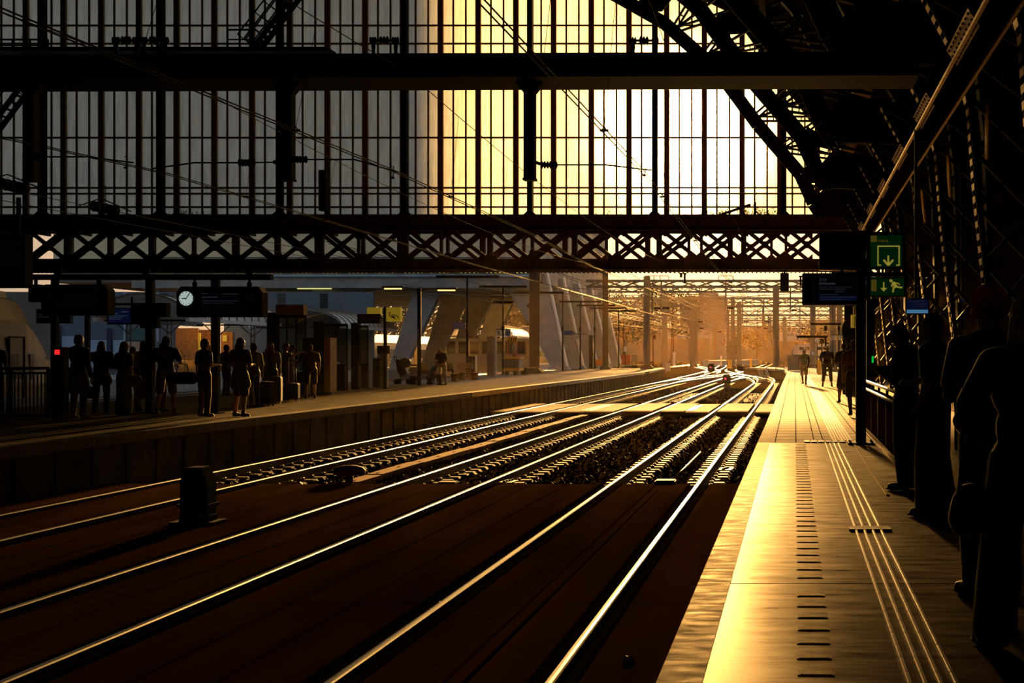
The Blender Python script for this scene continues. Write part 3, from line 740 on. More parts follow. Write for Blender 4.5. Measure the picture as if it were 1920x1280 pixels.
# ================================================================ roof arches
def strip(prof, w, y, mb, off=0.0, d=.3):
    for (a, b) in zip(prof, prof[1:]): mb.bar((a[0], y+off, a[1]), (b[0], y+off, b[1]), w, d)
def along(prof, t):
    L = [math.dist(a, b) for a, b in zip(prof, prof[1:])]; s = t*sum(L)
    for (a, b), l in zip(zip(prof, prof[1:]), L):
        if s <= l: return (a[0]+(b[0]-a[0])*s/l, a[1]+(b[1]-a[1])*s/l)
        s -= l
    return prof[-1]
def make_arch():
    t = thing('roof_arch', '', 'arch', (0, 0, 0))
    mb = MB(); strip(INNER, .62, 0, mb, 0, .06)
    strip([(x+.2, z+.12) for x, z in INNER], .2, 0, mb, 0, .46); mb.build('inner_chord', 'iron', t)
    mb = MB(); strip(OUTER, .34, 0, mb, 0, .5); mb.build('outer_chord', 'iron', t)
    n = 15
    for k in range(n):
        a = along(INNER, k/n); b = along(OUTER, (k+.5)/n); c = along(INNER, (k+1)/n); d0 = along(OUTER, k/n)
        mb = MB()
        for p, q in ((a, b), (b, c)):
            for e in (-.11, .11):
                v = Vector((q[0]-p[0], 0, q[1]-p[1])).normalized(); nn = Vector((-v.z, 0, v.x))*e
                mb.bar(Vector((p[0], 0, p[1]))+nn, Vector((q[0], 0, q[1]))+nn, .08, .24)
            for j in range(5):
                r = Vector((p[0]+(q[0]-p[0])*(j+.5)/5, 0, p[1]+(q[1]-p[1])*(j+.5)/5)); mb.bar(r-nn, r+nn, .05, .2)
        mb.bar((a[0], 0, a[1]), (d0[0], 0, d0[1]), .10, .24)
        mb.build('lattice_brace', 'iron', t)
        if k % 3 == 1:
            mb = MB(); m0 = ((a[0]+d0[0])/2, (a[1]+d0[1])/2)
            mb.prism([(a[0]-.3, a[1]-.15), (a[0]+1.1, a[1]-.1), (d0[0]+.2, d0[1]-.5), (d0[0]-.8, d0[1]-.2), (a[0]+.1, a[1]+.7)], -.05, .05); mb.build('gusset', 'iron', t)
    # shoe and leg
    mb = MB(); mb.prism([(.8, 8.8), (1.0, 8.35), (2.3, 8.1), (3.9, 8.2), (4.1, 8.7), (3.2, 9.4), (1.5, 9.6)], -.22, .22); mb.lathe((1.05, -.3, 8.55), [(.22, 0), (.24, .1), (.24, .5), (.22, .6)], 14, 'y'); mb.build('shoe', 'iron', t)
    return t
ys = [67.6, 56, 44, 32, 20]
arch0 = None
for i, y in enumerate(ys):
    if arch0 is None: arch0 = make_arch(); o = arch0
    else: o = copy_tree(arch0)
    o.location = (0, y, 0); o['label'] = 'dark riveted lattice roof arch, '+('farthest, touching the glass screen' if i == 0 else '%s from the glass screen' % ordinal(i)); o['group'] = 'roof arches over the right platform'
def make_leg():
    t = thing('lattice_stanchion', '', 'column', (0, 0, 0))
    legi = [(2.4, 8.2), (3.05, 7.0), (3.30, 6.0), (3.42, 4.4), (3.62, 2.5), (3.9, 0)]; lego = [(4.2, 8.2), (4.4, 6.4), (4.45, 5.0), (4.5, 2.5), (4.6, 0)]
    mb = MB(); strip(legi, .10, 0, mb, -.2, .08); strip(legi, .10, 0, mb, .2, .08); strip(lego, .12, 0, mb, 0, .5)
    for k in range(8):
        a = along(legi, k/8); b = along(lego, (k+1)/8); mb.bar((a[0], 0, a[1]), (b[0], 0, b[1]), .08, .1)
        b2 = along(legi, (k+1)/8); c2 = along(lego, k/8); mb.bar((b2[0], 0, b2[1]), (c2[0], 0, c2[1]), .08, .1)
    mb.build('leg', 'iron', t)
    mb = MB(); n = 36
    for k in range(n):
        a = along(legi, (k+.15)/n); b = along(legi, (k+.65)/n); mb.bar((a[0]-.06, 0, a[1]), (b[0]-.06, 0, b[1]), .014, .36)
    mb.build('batten_strip', 'batten', t)
    # riveted plate on the track side of the eaves girder at each arch
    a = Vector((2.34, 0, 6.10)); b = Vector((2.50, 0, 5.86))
    mb = MB(); mb.bar(a, b, .02, 2.6); gp = mb.build('gusset_plate', 'litplate', t)
    mb = MB(); nn = Vector((-.83, 0, -.55))
    for i in range(3):
        for j in range(9):
            c = a+(b-a)*((i+.5)/3)+Vector((0, -1.16+j*.29, 0))+nn*.012; mb.ell(c, (.022, .03, .022), None, 6, 4)
    mb.build('rivets', 'black', gp)
    return t
leg0 = None
for i, y in enumerate((67.6, 62, 56, 50, 44, 38, 32, 26, 20, 14)):
    if leg0 is None: leg0 = make_leg(); o = leg0
    else: o = copy_tree(leg0)
    o.location = (0, y, 0); o['label'] = 'dark lattice column with pale batten strip under the eaves girder, %s from the glass screen' % ordinal(i); o['group'] = 'lattice columns of the right platform'
# longitudinal members along the right side
t = thing('eaves_girder', 'long box girder running over the right platform towards the sun', 'girder', (2.7, 36, 6))
mb = MB(); mb.prism([(2.44, 5.92), (2.86, 5.90), (2.90, 6.30), (2.40, 6.34)], 4, 67); mb.build('box', 'ironbox', t)
for x, z in ((2.42, 5.92), (2.88, 5.90)):
    mb = MB(); mb.box(x-.025, x+.025, 4, 67, z-.05, z); mb.build('flange', 'batten', t)
t = thing('gutter_board', 'brown boarding strip hung along the roof above the right platform', 'gutter board', (2.0, 36, 10))
mb = MB(); mb.prism([(1.98, 10.15), (2.0, 10.10), (2.46, 9.78), (2.46, 9.9), (2.05, 10.3)], 6, 67); mb.build('boarding', 'board', t)
mb = MB(); mb.box(1.94, 1.99, 6, 67, 10.06, 10.34); mb.build('edge_bar', 'iron_gloss', t)
for i, (x, z) in enumerate(((-1.2, 14.4), (-4.4, 18.2), (-8, 21))):
    mb = MB(); mb.box(x-.12, x+.12, 2, 67, z-.2, z+.2)
    tag(mb.build('purlin', 'iron'), 'dark roof purlin above the right platform, %s up the arch' % ordinal(i), 'purlin', 'roof purlins')
# skewed stay rods
for i, (y, sx) in enumerate(((17, 0), (23, 0), (29, 0), (35, 0))):
    mb = MB(); mb.tube([(3.2, y, 5.6), (3.5, y+2.2, 5.0)], .045, 8)
    tag(mb.build('stay_rod', 'batten'), 'short pale stay rod beside the box girder, %s from the viewer' % ordinal(i), 'rod', 'stay rods')

# ================================================================ roof and side walls
def roof():
    full = [(4.9, 5.0), (4.75, 6.3)]+[(x+.25, z+.45) for x, z in OUTER[1:]]+[(-28, 27.4), (-36, 26.9), (-44, 24), (-50, 19), (-54, 10), (-55, -1)]
    mb = MB(); ys_ = [-8+2*i for i in range(40)]
    holes = set()
    rh = random.Random(9)
    for j in range(len(full)-1):
        for i in range(len(ys_)-1):
            y0, y1 = ys_[i], ys_[i+1]
            if j in (4, 5, 6) and y1 > 40 and y1 < 66 and rh.random() < (.10 if j > 4 else .06):
                a, b = full[j], full[j+1]
                # a small roof light: frame of four strips round an opening
                p = lambda u, y: (a[0]+(b[0]-a[0])*u, y, a[1]+(b[1]-a[1])*u)
                q = lambda u0, u1, v0, v1: mb.add([p(u0, v0), p(u1, v0), p(u1, v1), p(u0, v1)], [(0, 1, 2, 3)])
                q(0, .35, y0, y1); q(.65, 1, y0, y1); q(.35, .65, y0, y0+.6); q(.35, .65, y1-.6, y1)
                continue
            mb.add([(full[j][0], y0, full[j][1]), (full[j+1][0], y0, full[j+1][1]), (full[j+1][0], y1, full[j+1][1]), (full[j][0], y1, full[j][1])], [(0, 1, 2, 3)])
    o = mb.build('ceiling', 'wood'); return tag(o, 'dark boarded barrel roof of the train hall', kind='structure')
roof()
# right side wall with openings towards the daylight
def wall_right():
    X0, X1 = 5.4, 5.7; kx = lambda px, x=5.4: F*x/(px-PX)
    holes = []
    def hole(pxa, pxb, pya, pyb):
        yb, ya = kx(pxa), kx(pxb); Y = (ya+yb)/2; holes.append((ya, yb, ZW(pyb, Y), ZW(pya, Y)))
    hole(1794, 1814, 622, 672); hole(1783, 1801, 469, 482); hole(1831, 1845, 442, 459); hole(1762, 1768, 491, 499)
    hole(1736, 1738.5, 528, 536); hole(1745, 1748, 532, 538); hole(1768, 1774, 530, 539); hole(1791, 1794, 529, 540); hole(1736, 1740, 592, 600); hole(1665, 1669, 587, 592); hole(1666, 1669, 606, 612); hole(1764, 1770, 608, 620)
    hole(1804, 1814, 602, 616); hole(1885, 1893, 410, 416); hole(1838, 1844, 476, 480)
    ys_ = sorted({-6, 72}|{v for h in holes for v in h[:2]}); zs = sorted({-.2, 12}|{v for h in holes for v in h[2:]})
    mb = MB()
    for a, b in zip(ys_, ys_[1:]):
        run = None
        for c, d in zip(zs, zs[1:]):
            my, mz = (a+b)/2, (c+d)/2
            if any(h[0] < my < h[1] and h[2] < mz < h[3] for h in holes):
                if run: mb.box(X0, X1, a, b, run[0], run[1]); run = None
            else: run = (run[0], d) if run else (c, d)
        if run: mb.box(X0, X1, a, b, run[0], run[1])
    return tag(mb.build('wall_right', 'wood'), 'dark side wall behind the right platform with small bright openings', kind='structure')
wall_right()
mb = MB(); mb.box(-60, 8, -8.3, -8, -1, 30); tag(mb.build('wall_rear_added', 'wood'), 'unseen wall behind the viewer, added to keep daylight out of the hall', kind='structure')  # closes the open end behind the camera; added to block daylight
# arch piece that rounds the top of the bright opening
mb = MB(); ya, yb = F*5.4/(1814-PX), F*5.4/(1794-PX); n = 10; z1 = ZW(622, 44); hh = .55
for s in (0, 1):
    for k in range(n//2):
        t0, t1 = k/n, (k+1)/n
        f = lambda t: hh*(1-math.sqrt(max(0, 1-(1-2*t)**2)))
        u0, u1 = (t0, t1) if s == 0 else (1-t1, 1-t0)
        mb.prismx([(ya+(yb-ya)*u0, z1), (ya+(yb-ya)*u1, z1), (ya+(yb-ya)*u1, z1-f(u1)), (ya+(yb-ya)*u0, z1-f(u0))], 5.42, 5.68)
tag(mb.build('trim_arch', 'wood'), 'rounded head of the bright opening in the right wall', kind='structure')

# ================================================================ catenary beam across the hall
BY = 22.2; KB = F/BY
def bx(px): return (px-PX)/KB
def bz(py): return H+(PY-py)/KB
t = thing('catenary_beam', 'heavy dark beam spanning the whole hall above the tracks', 'beam', (-8, BY, bz(142)))
mb = MB(); XE = bx(1722); XS = bx(-420)
# slight skew: the far left end sits a little farther away
def skew(mb_):
    for v in mb_.v: v.y += (XE-v.x)*.018
    return mb_
mb.box(XS, XE, BY, BY+.06, bz(142), bz(101)); mb.box(XS, XE, BY+.9, BY+.96, bz(142), bz(101)); skew(mb).build('web', 'iron', t)
mb = MB(); mb.box(XS, XE, BY-.08, BY+1.04, bz(101), bz(98)); skew(mb).build('top_flange', 'iron', t)
mb = MB(); mb.box(XS, XE, BY-.08, BY+1.04, bz(143), bz(138)); skew(mb).build('bottom_flange', 'iron', t)
for i, px in enumerate((13, 513, 981)):
    x = bx(px); z0 = bz(328); zt = bz(143); y = BY+.45+(XE-x)*.018; w = .088
    t = thing('drop_post', 'hanging post below the heavy beam, %s' % ('at the far left', 'in the middle left', 'in the centre')[i], 'drop post', (x, y, zt), 'drop posts for the contact wires')
    mb = MB(); mb.box(x-w, x+w, y-.1, y+.1, z0, zt); mb.build('shaft', 'iron', t)
    mb = MB(); mb.prism([(x-w*2.6, zt), (x+w*2.6, zt), (x+w, zt-.17), (x-w, zt-.17)], y-.1, y+.1); mb.build('haunch', 'iron', t)
    mb = MB(); mb.box(x-w*1.15, x+w*1.15, y-.11, y+.11, z0-.02, z0+.02); mb.build('end_cap', 'iron', t)
def insul(mb, c, d, L, r, n=6):
    # ribbed porcelain body along direction d (unit, in xz)
    c = Vector(c); d = Vector(d)
    pts = []; rr = []
    for k in range(n):
        s = -L/2+L*k/n
        for f, q in ((0, .55), (.25, 1), (.55, 1), (.8, .55)): pts.append(c+d*(s+f*L/n)); rr.append(r*q)
    mb.tube(pts, rr, 10)
def arm(px_post, side, py, px_ins, px_tip, py_tip, label):
    x0 = bx(px_post)+side*.088; y = BY+.45+(XE-x0)*.018; KK = F/y
    X = lambda px: (px-PX)/KK
    Z = lambda p: H+(PY-p)/KK
    t = thing('registration_arm', label, 'wire arm', (x0, y, Z(py)), 'registration arms')
    mb = MB(); mb.bar((x0, y, Z(py-4)), (x0+side*.10, y, Z(py)), .05, .05); mb.lathe((x0+side*.13, y-.02, Z(py)), [(.03, 0), (.035, .01), (.035, .03), (.03, .04)], 10, 'y')
    mb.tube([(x0+side*.10, y, Z(py)), (X(px_ins), y, Z(py+1))], .012, 6); mb.build('hook', 'iron', t)
    mb = MB(); insul(mb, (X(px_ins), y, Z(py+1)), (side, 0, 0), .28, .062); mb.build('insulator', 'black', t)
    xm = X(px_ins+(px_tip-px_ins)*.55)
    mb = MB(); mb.tube([(X(px_ins)+side*.13, y, Z(py+1)), (xm, y, Z(py+1)), (X(px_tip), y, Z(py_tip))], .014, 6); mb.build('rod', 'iron', t)
    mb = MB(); xt = X(px_tip-side*14); zt = Z(py_tip-1); mb.tube([(xt-.02, y, zt+.09), (xt+.015, y, zt+.10), (xt+.02, y, zt), (xt, y, zt-.08)], .009, 6); mb.cbox((xt, y, zt-.09), .05, .06, .03); mb.build('clip', 'iron', t)
arm(981, 1, 308, 1030, 1222, 319, 'thin arm with a ribbed insulator reaching right from the centre drop post')
arm(513, -1, 304, 462, 285, 316, 'thin arm with a ribbed insulator reaching left from the middle drop post')
arm(513, 1, 298, 561, 750, 324, 'thin arm with a ribbed insulator reaching right from the middle drop post')
arm(13, 1, 293, 60, 250, 305, 'thin arm with a ribbed insulator reaching right from the far left drop post')
def beam_ins(pxs, label):
    y = BY+.45+(XE-bx(pxs[0]))*.018
    KK = F/y; X = lambda px: (px-PX)/KK
    Z = lambda p: H+(PY-p)/KK
    t = thing('beam_insulator', label, 'insulator', (X(pxs[0]), y, Z(100)), 'insulator stands on the beam')
    a, b = pxs[0], pxs[-1]
    for p in (a, b):
        mb = MB(); x = X(p); mb.tube([(x, y, bz(100)), (x, y, Z(94)), (x, y, Z(88)), (x, y, Z(80))], [.035, .028, .036, .028], 8); mb.build('stand', 'iron', t)
    mb = MB(); mb.tube([(X(a), y, Z(76)), (X(b), y, Z(76))], .02, 6); mb.build('rod', 'iron', t)
    for p, r, L in ((a, .062, .12), ((a+b)/2, .07, .16), (b, .062, .12)):
        mb = MB(); insul(mb, (X(p), y, Z(76)), (1, 0, 0), L, r, 3); mb.build('porcelain', 'black', t)
beam_ins((218, 256), 'left porcelain insulator pair standing on the beam at the left'); beam_ins((270, 310), 'right porcelain insulator pair standing on the beam at the left')
beam_ins((700, 742), 'porcelain insulator pair standing on the beam at the centre'); beam_ins((1187, 1229), 'porcelain insulator pair standing on the beam near the glare')

# contact and messenger wires
def wire(pts, r, label, cat='wire'):
    mb = MB(); mb.tube(pts, r, 6); o = mb.build('overhead_wire', 'iron_gloss'); return tag(o, label, cat, 'overhead wires')
ZC = H+2.95
def sag(x0, y0, y1, z, d, n=12, x1=None):
    x1 = x0 if x1 is None else x1
    return [(x0+(x1-x0)*k/n, y0+(y1-y0)*k/n, z-d*4*(k/n)*(1-k/n)) for k in range(n+1)]
tracks = (('nearest track', [(-2.66, 3), (-2.62, 11.5), (-2.45, 22.4), (-2.68, 46.5), (-2.5, 72), (-2.6, 110)]), ('middle track', [(-6.95, 3), (-6.80, 12), (-6.45, 22.4), (-6.45, 34), (-6.78, 46.5), (-6.4, 72), (-6.6, 110)]), ('left track', [(-11.0, 3), (-10.8, 18.8), (-10.25, 22.6), (-10.5, 46), (-10.3, 72), (-10.4, 110)]))
for tn, pts in tracks:
    wire([(x-.03, y, ZC) for x, y in pts], .0085, 'left contact wire of the pair above the '+tn)
    wire([(x+.03, y, ZC+.01) for x, y in pts], .0085, 'right contact wire of the pair above the '+tn)
    xm = pts[2][0]+.15
    mz = {'nearest track': H+5.6, 'middle track': H+4.6, 'left track': H+4.55}[tn]
    m_ = [(xm, 2, mz-.2)]+sag(xm, 4, 22.4, mz, .25, 8)[1:]+sag(xm, 22.4, 70, mz, .5, 14)[1:]+sag(xm, 70, 120, mz, .4, 8)[1:]
    wire(m_, .007, 'single messenger wire above the '+tn)
    for j, y in enumerate((9.5, 14.2, 18.3, 26, 30.5, 36, 42, 49, 57, 64)):
        for (a, b) in zip(pts, pts[1:]):
            if a[1] <= y <= b[1]: x = a[0]+(b[0]-a[0])*(y-a[1])/(b[1]-a[1])
        for (a, b) in zip(m_, m_[1:]):
            if a[1] <= y <= b[1]: zt = a[2]+(b[2]-a[2])*(y-a[1])/(b[1]-a[1])
        t = thing('wire_dropper', 'hanger clamp joining the contact wires above the %s, %s from the viewer' % (tn, ordinal(j)), 'clamp', (x, y, ZC), 'wire hangers')
        mb = MB(); mb.tube([(x, y, ZC+.02), (xm, y, zt)], .0035, 4); mb.build('hanger', 'iron', t)
        mb = MB(); mb.cbox((x, y, ZC+.01), .11, .05, .028); mb.tube([(x-.03, y, ZC+.02), (x, y, ZC+.07), (x+.03, y, ZC+.02)], .007, 6); mb.build('clamp', 'iron', t)
for (x, z, l) in ((-22.3, 4.83, 'upper'), (-22.6, 4.55, 'lower')):
    wire([(x, 20, H+z), (x, 40, H+z-.15), (x, 70, H+z), (x, 110, H+z)], .012, l+' feeder wire above the track behind the left platform')
for j, (px, py, L) in enumerate(((25, 349, .9), (198, 391, 1.0))):
    Y = 22.4*2600/(PX-px); x = -22.4
    t = thing('section_insulator', 'fat dark section insulator on the low feeder wires, %s' % ('at the left edge', 'right of the far left drop post')[j], 'insulator', (x, Y, ZW(py, Y)), 'section insulators')
    c = P(px, py, Y); mb = MB(); insul(mb, c, (0, 1, 0), L*1.6, .17, 5); insul(mb, c+Vector((.18, 0, -.05)), (1, 0, 0), .5, .12, 3); mb.build('body', 'black', t)
    mb = MB(); mb.tube([c+Vector((-.4, -.9, .0)), c+Vector((0, -.3, .30)), c+Vector((.4, .9, 0))], .02, 6); mb.tube([c+Vector((0, 0, .2)), c+Vector((0, 0, .75))], .012, 6); mb.build('frame', 'iron', t)
mb = MB(); mb.box(fx(648), fx(661), 66, 66.4, fz(410), fz(338)); tag(mb.build('signal_post', 'iron'), 'short dark post standing on the ledge before the dim glass', 'post')
# ================================================================ things on the right platform
def rbox(mb, x0, x1, y0, y1, z0, z1, r=.03, mi=0):
    # box with rounded corners in the xz plane
    pts = []
    for cx, cz, a0 in ((x1-r, z0+r, -90), (x1-r, z1-r, 0), (x0+r, z1-r, 90), (x0+r, z0+r, 180)):
        for k in range(4): t = R(a0+30*k); pts.append((cx+r*math.cos(t), cz+r*math.sin(t)))
    mb.prism(pts, y0, y1, mi); return mb
# post with foot plate that carries the signs
PYY = 22.0; x0, x1 = XW(1605, PYY), XW(1624, PYY)
t = thing('sign_post', 'dark square sign post standing on the joint of the right platform', 'post', ((x0+x1)/2, PYY+.08, 0))
mb = MB(); mb.box(x0, x1, PYY, PYY+.16, .03, ZW(432, PYY)); mb.build('shaft', 'iron', t)
mb = MB(); mb.box(x0-.13, x1+.13, PYY-.12, PYY+.28, 0, .03)
for sx in (x0-.09, x1+.09):
    for sy in (PYY-.07, PYY+.23): mb.cyl((sx, sy), .022, .03, .055, 6)
mb.build('foot_plate', 'iron', t)
# upper board (blank from this side)
t = thing('notice_board', 'blank dark board hanging over the right platform beside the lattice girder', 'board', (XW(1574, 21.8), 21.8, ZW(470, 21.8)))
y = 21.8; X = lambda px: XW(px, y)
Z = lambda py: ZW(py, y)
mb = MB(); rbox(mb, X(1538), X(1622), y, y+.14, Z(504), Z(437), .01); mb.build('panel', 'black', t)
mb = MB(); mb.box(X(1536), X(1538), y-.01, y+.15, Z(505), Z(441)); mb.box(X(1536), X(1622), y-.01, y+.15, Z(506), Z(504)); mb.box(X(1545), X(1622), y-.01, y+.15, Z(437), Z(435)); mb.build('edge_trim', 'batten', t)
# departure display
t = thing('departure_display', 'dark departure display showing 21:22 to Enkhuizen above the right platform', 'display', (XW(1560, 21.6), 21.6, ZW(545, 21.6)))
y = 21.6
mb = MB(); rbox(mb, X(1504), X(1622), y, y+.30, Z(571), Z(512), .02); mb.build('casing', 'black', t)
mb = MB(); mb.box(X(1525), X(1526.3), y-.02, y, Z(571), Z(524)); mb.build('edge_strip', 'batten', t)
mb = MB(); mb.box(X(1535), X(1612), y-.012, y-.001, Z(564), Z(518)); s_ = mb.build('screen', 'screen', t)
textobj('time', '21:22', (X(1536), y-.014, Z(526)), .052, 'text', t); textobj('destination', 'Enkhuizen', (X(1536), y-.014, Z(533.5)), .062, 'text', t)
def lines(name, parent, rows, m, yy):
    # rows of illegible small lettering: runs of short blocks
    rl = random.Random(4); mb = MB()
    for (pxa, pxb, py, h) in rows:
        x = pxa
        while x < pxb-.5:
            w = rl.uniform(.5, 1.4); mb.box(XW(x, yy), XW(min(x+w, pxb), yy), yy-.016, yy-.012, ZW(py+h*rl.uniform(.35, .5), yy), ZW(py-h*rl.uniform(.3, .5), yy)); x += w+rl.uniform(.15, .7)
    return mb.build(name, m, parent)
lines('small_lettering', t, [(1536, 1597, 538, 1.6), (1536, 1586, 542, 1.8), (1536, 1573, 552, 1.8)], 'textdim', y)
mb = MB()
for a, b in (((1566, 547.5), (1581, 547.5)), ((1566, 545.3), (1581, 545.3)), ((1566, 545.3), (1566, 547.5)), ((1581, 545.3), (1581, 547.5)), ((1581, 546.4), (1584, 546.4))): mb.bar((X(a[0]), y-.014, Z(a[1])), (X(b[0]), y-.014, Z(b[1])), .006, .004)
mb.build('train_outline', 'textdim', t)
mb = MB(); mb.box(X(1536), X(1606), y-.014, y-.0121, Z(563), Z(554.5)); mb.build('blue_band', 'bluescreen', t, )
lines('band_lettering', t, [(1537, 1604, 557, 1.9), (1537, 1584, 561.3, 1.5)], 'textdim', y)
# exit signs
def sgn(mb, pts, w, y0): 
    for a, b in zip(pts, pts[1:]): mb.bar((X(a[0]), y0, Z(a[1])), (X(b[0]), y0, Z(b[1])), w, .006)
y = 21.6
t = thing('exit_sign', 'green exit sign reading uitgang with a down arrow in a doorway', 'sign', (XW(1661, y), y, ZW(472, y)))
mb = MB(); rbox(mb, X(1629), X(1694), y, y+.16, Z(504), Z(438), .015); mb.build('casing', 'black', t)
mb = MB(); mb.box(X(1632), X(1691), y-.006, y, Z(500), Z(441)); mb.build('face', 'green', t)
textobj('word', 'uitgang', (X(1646), y-.008, Z(453)), .058, 'gdim', t)
mb = MB(); mb.box(X(1632.5), X(1644), y-.010, y-.006, Z(453.5), Z(442)); mb.build('patch', 'gdim', t)
mb = MB(); w = .022
sgn(mb, [(1652, 497), (1646.2, 497)], w, y-.009); sgn(mb, [(1646.2, 498.2), (1646.2, 461)], w, y-.009); sgn(mb, [(1645, 461.5), (1687, 461.5)], w, y-.009); sgn(mb, [(1685.8, 461), (1685.8, 498.2)], w, y-.009); sgn(mb, [(1685.8, 497), (1680, 497)], w, y-.009)
mb.build('doorway_outline', 'gtext', t)
mb = MB(); sgn(mb, [(1665.5, 479), (1665.5, 496)], .03, y-.009); sgn(mb, [(1656.5, 487), (1665.8, 497.5)], .034, y-.009); sgn(mb, [(1675, 487), (1665.2, 497.5)], .034, y-.009); mb.build('arrow', 'gtext', t)
t = thing('emergency_sign', 'green emergency exit sign with a running figure and a down arrow', 'sign', (XW(1664, y), y, ZW(538, y)))
mb = MB(); rbox(mb, X(1629), X(1698), y, y+.16, Z(556), Z(519), .015); mb.build('casing', 'black', t)
mb = MB(); mb.box(X(1632), X(1695), y-.006, y, Z(554), Z(521)); mb.build('face', 'green', t)
mb = MB(); mb.box(X(1633.5), X(1643.5), y-.010, y-.006, Z(546), Z(524)); mb.build('door_panel', 'gdim', t)
mb = MB(); sgn(mb, [(1657, 529), (1657, 541)], .022, y-.009); mb.prism([(X(1650.5), Z(539.5)), (X(1663.5), Z(539.5)), (X(1657), Z(546.5))], y-.012, y-.006); mb.build('arrow', 'gtext', t)
mb = MB()
mb.lathe((X(1670.5), y-.006, Z(526.3)), [(.026, 0), (.026, -.006)], 14, 'y')
sgn(mb, [(1674, 529), (1680, 537.5)], .052, y-.009); sgn(mb, [(1675, 530), (1684, 531), (1687, 534)], .017, y-.009); sgn(mb, [(1675, 531.5), (1671, 535), (1674, 538)], .017, y-.009)
sgn(mb, [(1680, 537), (1686, 538.5), (1692, 538.8)], .026, y-.009); sgn(mb, [(1679, 537), (1675, 541), (1674, 548)], .026, y-.009); mb.build('running_figure', 'gtext', t)
mb = MB(); mb.bar((X(1540), 21.95, Z(436)), (X(1700), 21.95, Z(436)), .08, .08); mb.bar((X(1560), 21.95, Z(512)), (X(1700), 21.95, Z(512)), .07, .07)
for px, a, b in ((1630, 560, 436), (1580, 512, 436)): mb.bar((X(px), 21.95, Z(a)), (X(px), 21.95, Z(b)), .06, .06)
tag(mb.build('carrier_gantry', 'iron'), 'dark frame of bars that carries the signs over the right platform', 'frame')
t = thing('hanging_box', 'dark upright box hanging below the lattice girder left of the departure display', 'box', (XW(1470, 69.5), 69.3, ZW(530, 69)))
yy = 68.9
mb = MB(); rbox(mb, XW(1463, yy), XW(1479, yy), yy-.1, yy+.3, ZW(546, yy), ZW(512, yy), .03); mb.build('casing', 'black', t)
mb = MB(); mb.bar((XW(1471, yy), yy+.1, ZW(513, yy)), (XW(1471, yy), yy+.1, ZW(503, yy)), .1); mb.build('bracket', 'iron', t)
# slim bracket lamps under the girder outside
for px, a, b, l in ((1284, 512, 531, 'left'), (1501, 517, 535, 'right'), (1277, 512, 520, 'short')):
    mb = MB(); yy = 73.5; mb.bar((XW(px, yy), yy, ZW(b, yy)), (XW(px, yy), yy, ZW(a, yy)), .10 if l != 'short' else .12); mb.bar((XW(px-3, yy), yy, ZW(a+1, yy)), (XW(px+3, yy), yy, ZW(a+1, yy)), .08)
    tag(mb.build('bracket', 'iron'), l+' small bracket hanging just outside the lattice girder', 'bracket')
# stair enclosure: panel, handrails, end pillar
t = thing('stair_balustrade', 'dark glossy panel of the stair enclosure on the right platform with twin handrails', 'balustrade', (1.34, 20, 0))
mb = MB(); mb.box(1.335, 1.365, 14.2, 26.2, .05, .84); mb.build('panel', 'panelgloss', t)
mb = MB(); mb.tube([(1.33, 14.2, .93), (1.33, 26.2, .93)], .026, 10); mb.build('handrail', 'steel', t)
mb = MB(); mb.tube([(1.30, 14.2, .80), (1.30, 26.2, .80)], .022, 10); mb.build('handrail', 'steel', t)
mb = MB(); mb.box(1.32, 1.38, 14.2, 26.2, 0, .06); mb.build('kerb', 'asphalt', t)
y = 14.3
while y < 26.3:
    mb = MB(); mb.box(1.33, 1.37, y-.025, y+.025, .05, .93); mb.build('baluster', 'iron', t); y += 1.98
y = 26.4
t = thing('stair_portal', 'dark pillar with a bright steel edge at the far end of the stair enclosure', 'pillar', (1.42, y, 0))
mb = MB(); mb.box(XW(1627, y), XW(1640, y), y, y+.5, 0, ZW(560, y)); mb.build('shaft', 'black', t)
mb = MB(); mb.box(XW(1624.5, y), XW(1627, y), y-.02, y+.12, 0, ZW(560, y)); mb.build('edge', 'steel', t)
mb = MB()
for k in range(7): mb.box(XW(1634.6, y), XW(1638, y), y-.006, y, ZW(679.5, y)+k*.018, ZW(679.5, y)+k*.018+.012)
mb.build('green_indicator', 'greenled', t, )['label'] = 'small bright green light'
y = 27.5
t = thing('info_screen', 'small pale blue screen hanging under the arches of the right platform', 'screen', (XW(1718, y), y, ZW(574, y)))
mb = MB(); mb.box(XW(1698, y), XW(1742, y), y, y+.18, ZW(589, y), ZW(559, y)); mb.build('casing', 'black', t)
mb = MB(); mb.box(XW(1700, y), XW(1740, y), y-.01, y, ZW(587, y), ZW(580.5, y)); mb.build('lower_band', 'lightscreen', t)
mb = MB(); mb.box(XW(1700, y), XW(1740, y), y-.01, y, ZW(580, y), ZW(561, y)); mb.build('screen', 'bluescreen', t)
lines('lettering', t, [(1713, 1738, 570, 1.4), (1713, 1732, 574, 1.4), (1702, 1736, 565, 1.4)], 'textdim', y-.0)
mb = MB(); mb.box(XW(1718, y)-.03, XW(1718, y)+.03, y+.05, y+.12, ZW(559, y), 5.9); mb.build('hanger', 'iron', t)
# small bright screen farther back
y = 34.0
t = thing('info_screen', 'tiny dim blue screen behind the bigger screen of the right platform', 'screen', (XW(1805, y), y, ZW(562, y)))
mb = MB(); mb.box(XW(1798, y), XW(1812, y), y, y+.15, ZW(566, y), ZW(559, y)); mb.build('casing', 'black', t)
mb = MB(); mb.box(XW(1801, y), XW(1810, y), y-.01, y, ZW(565, y), ZW(560, y)); mb.build('screen', 'bluescreen', t)
mb = MB(); mb.box(XW(1805, y)-.03, XW(1805, y)+.03, y+.05, y+.12, ZW(559, y), 5.9); mb.build('hanger', 'iron', t)
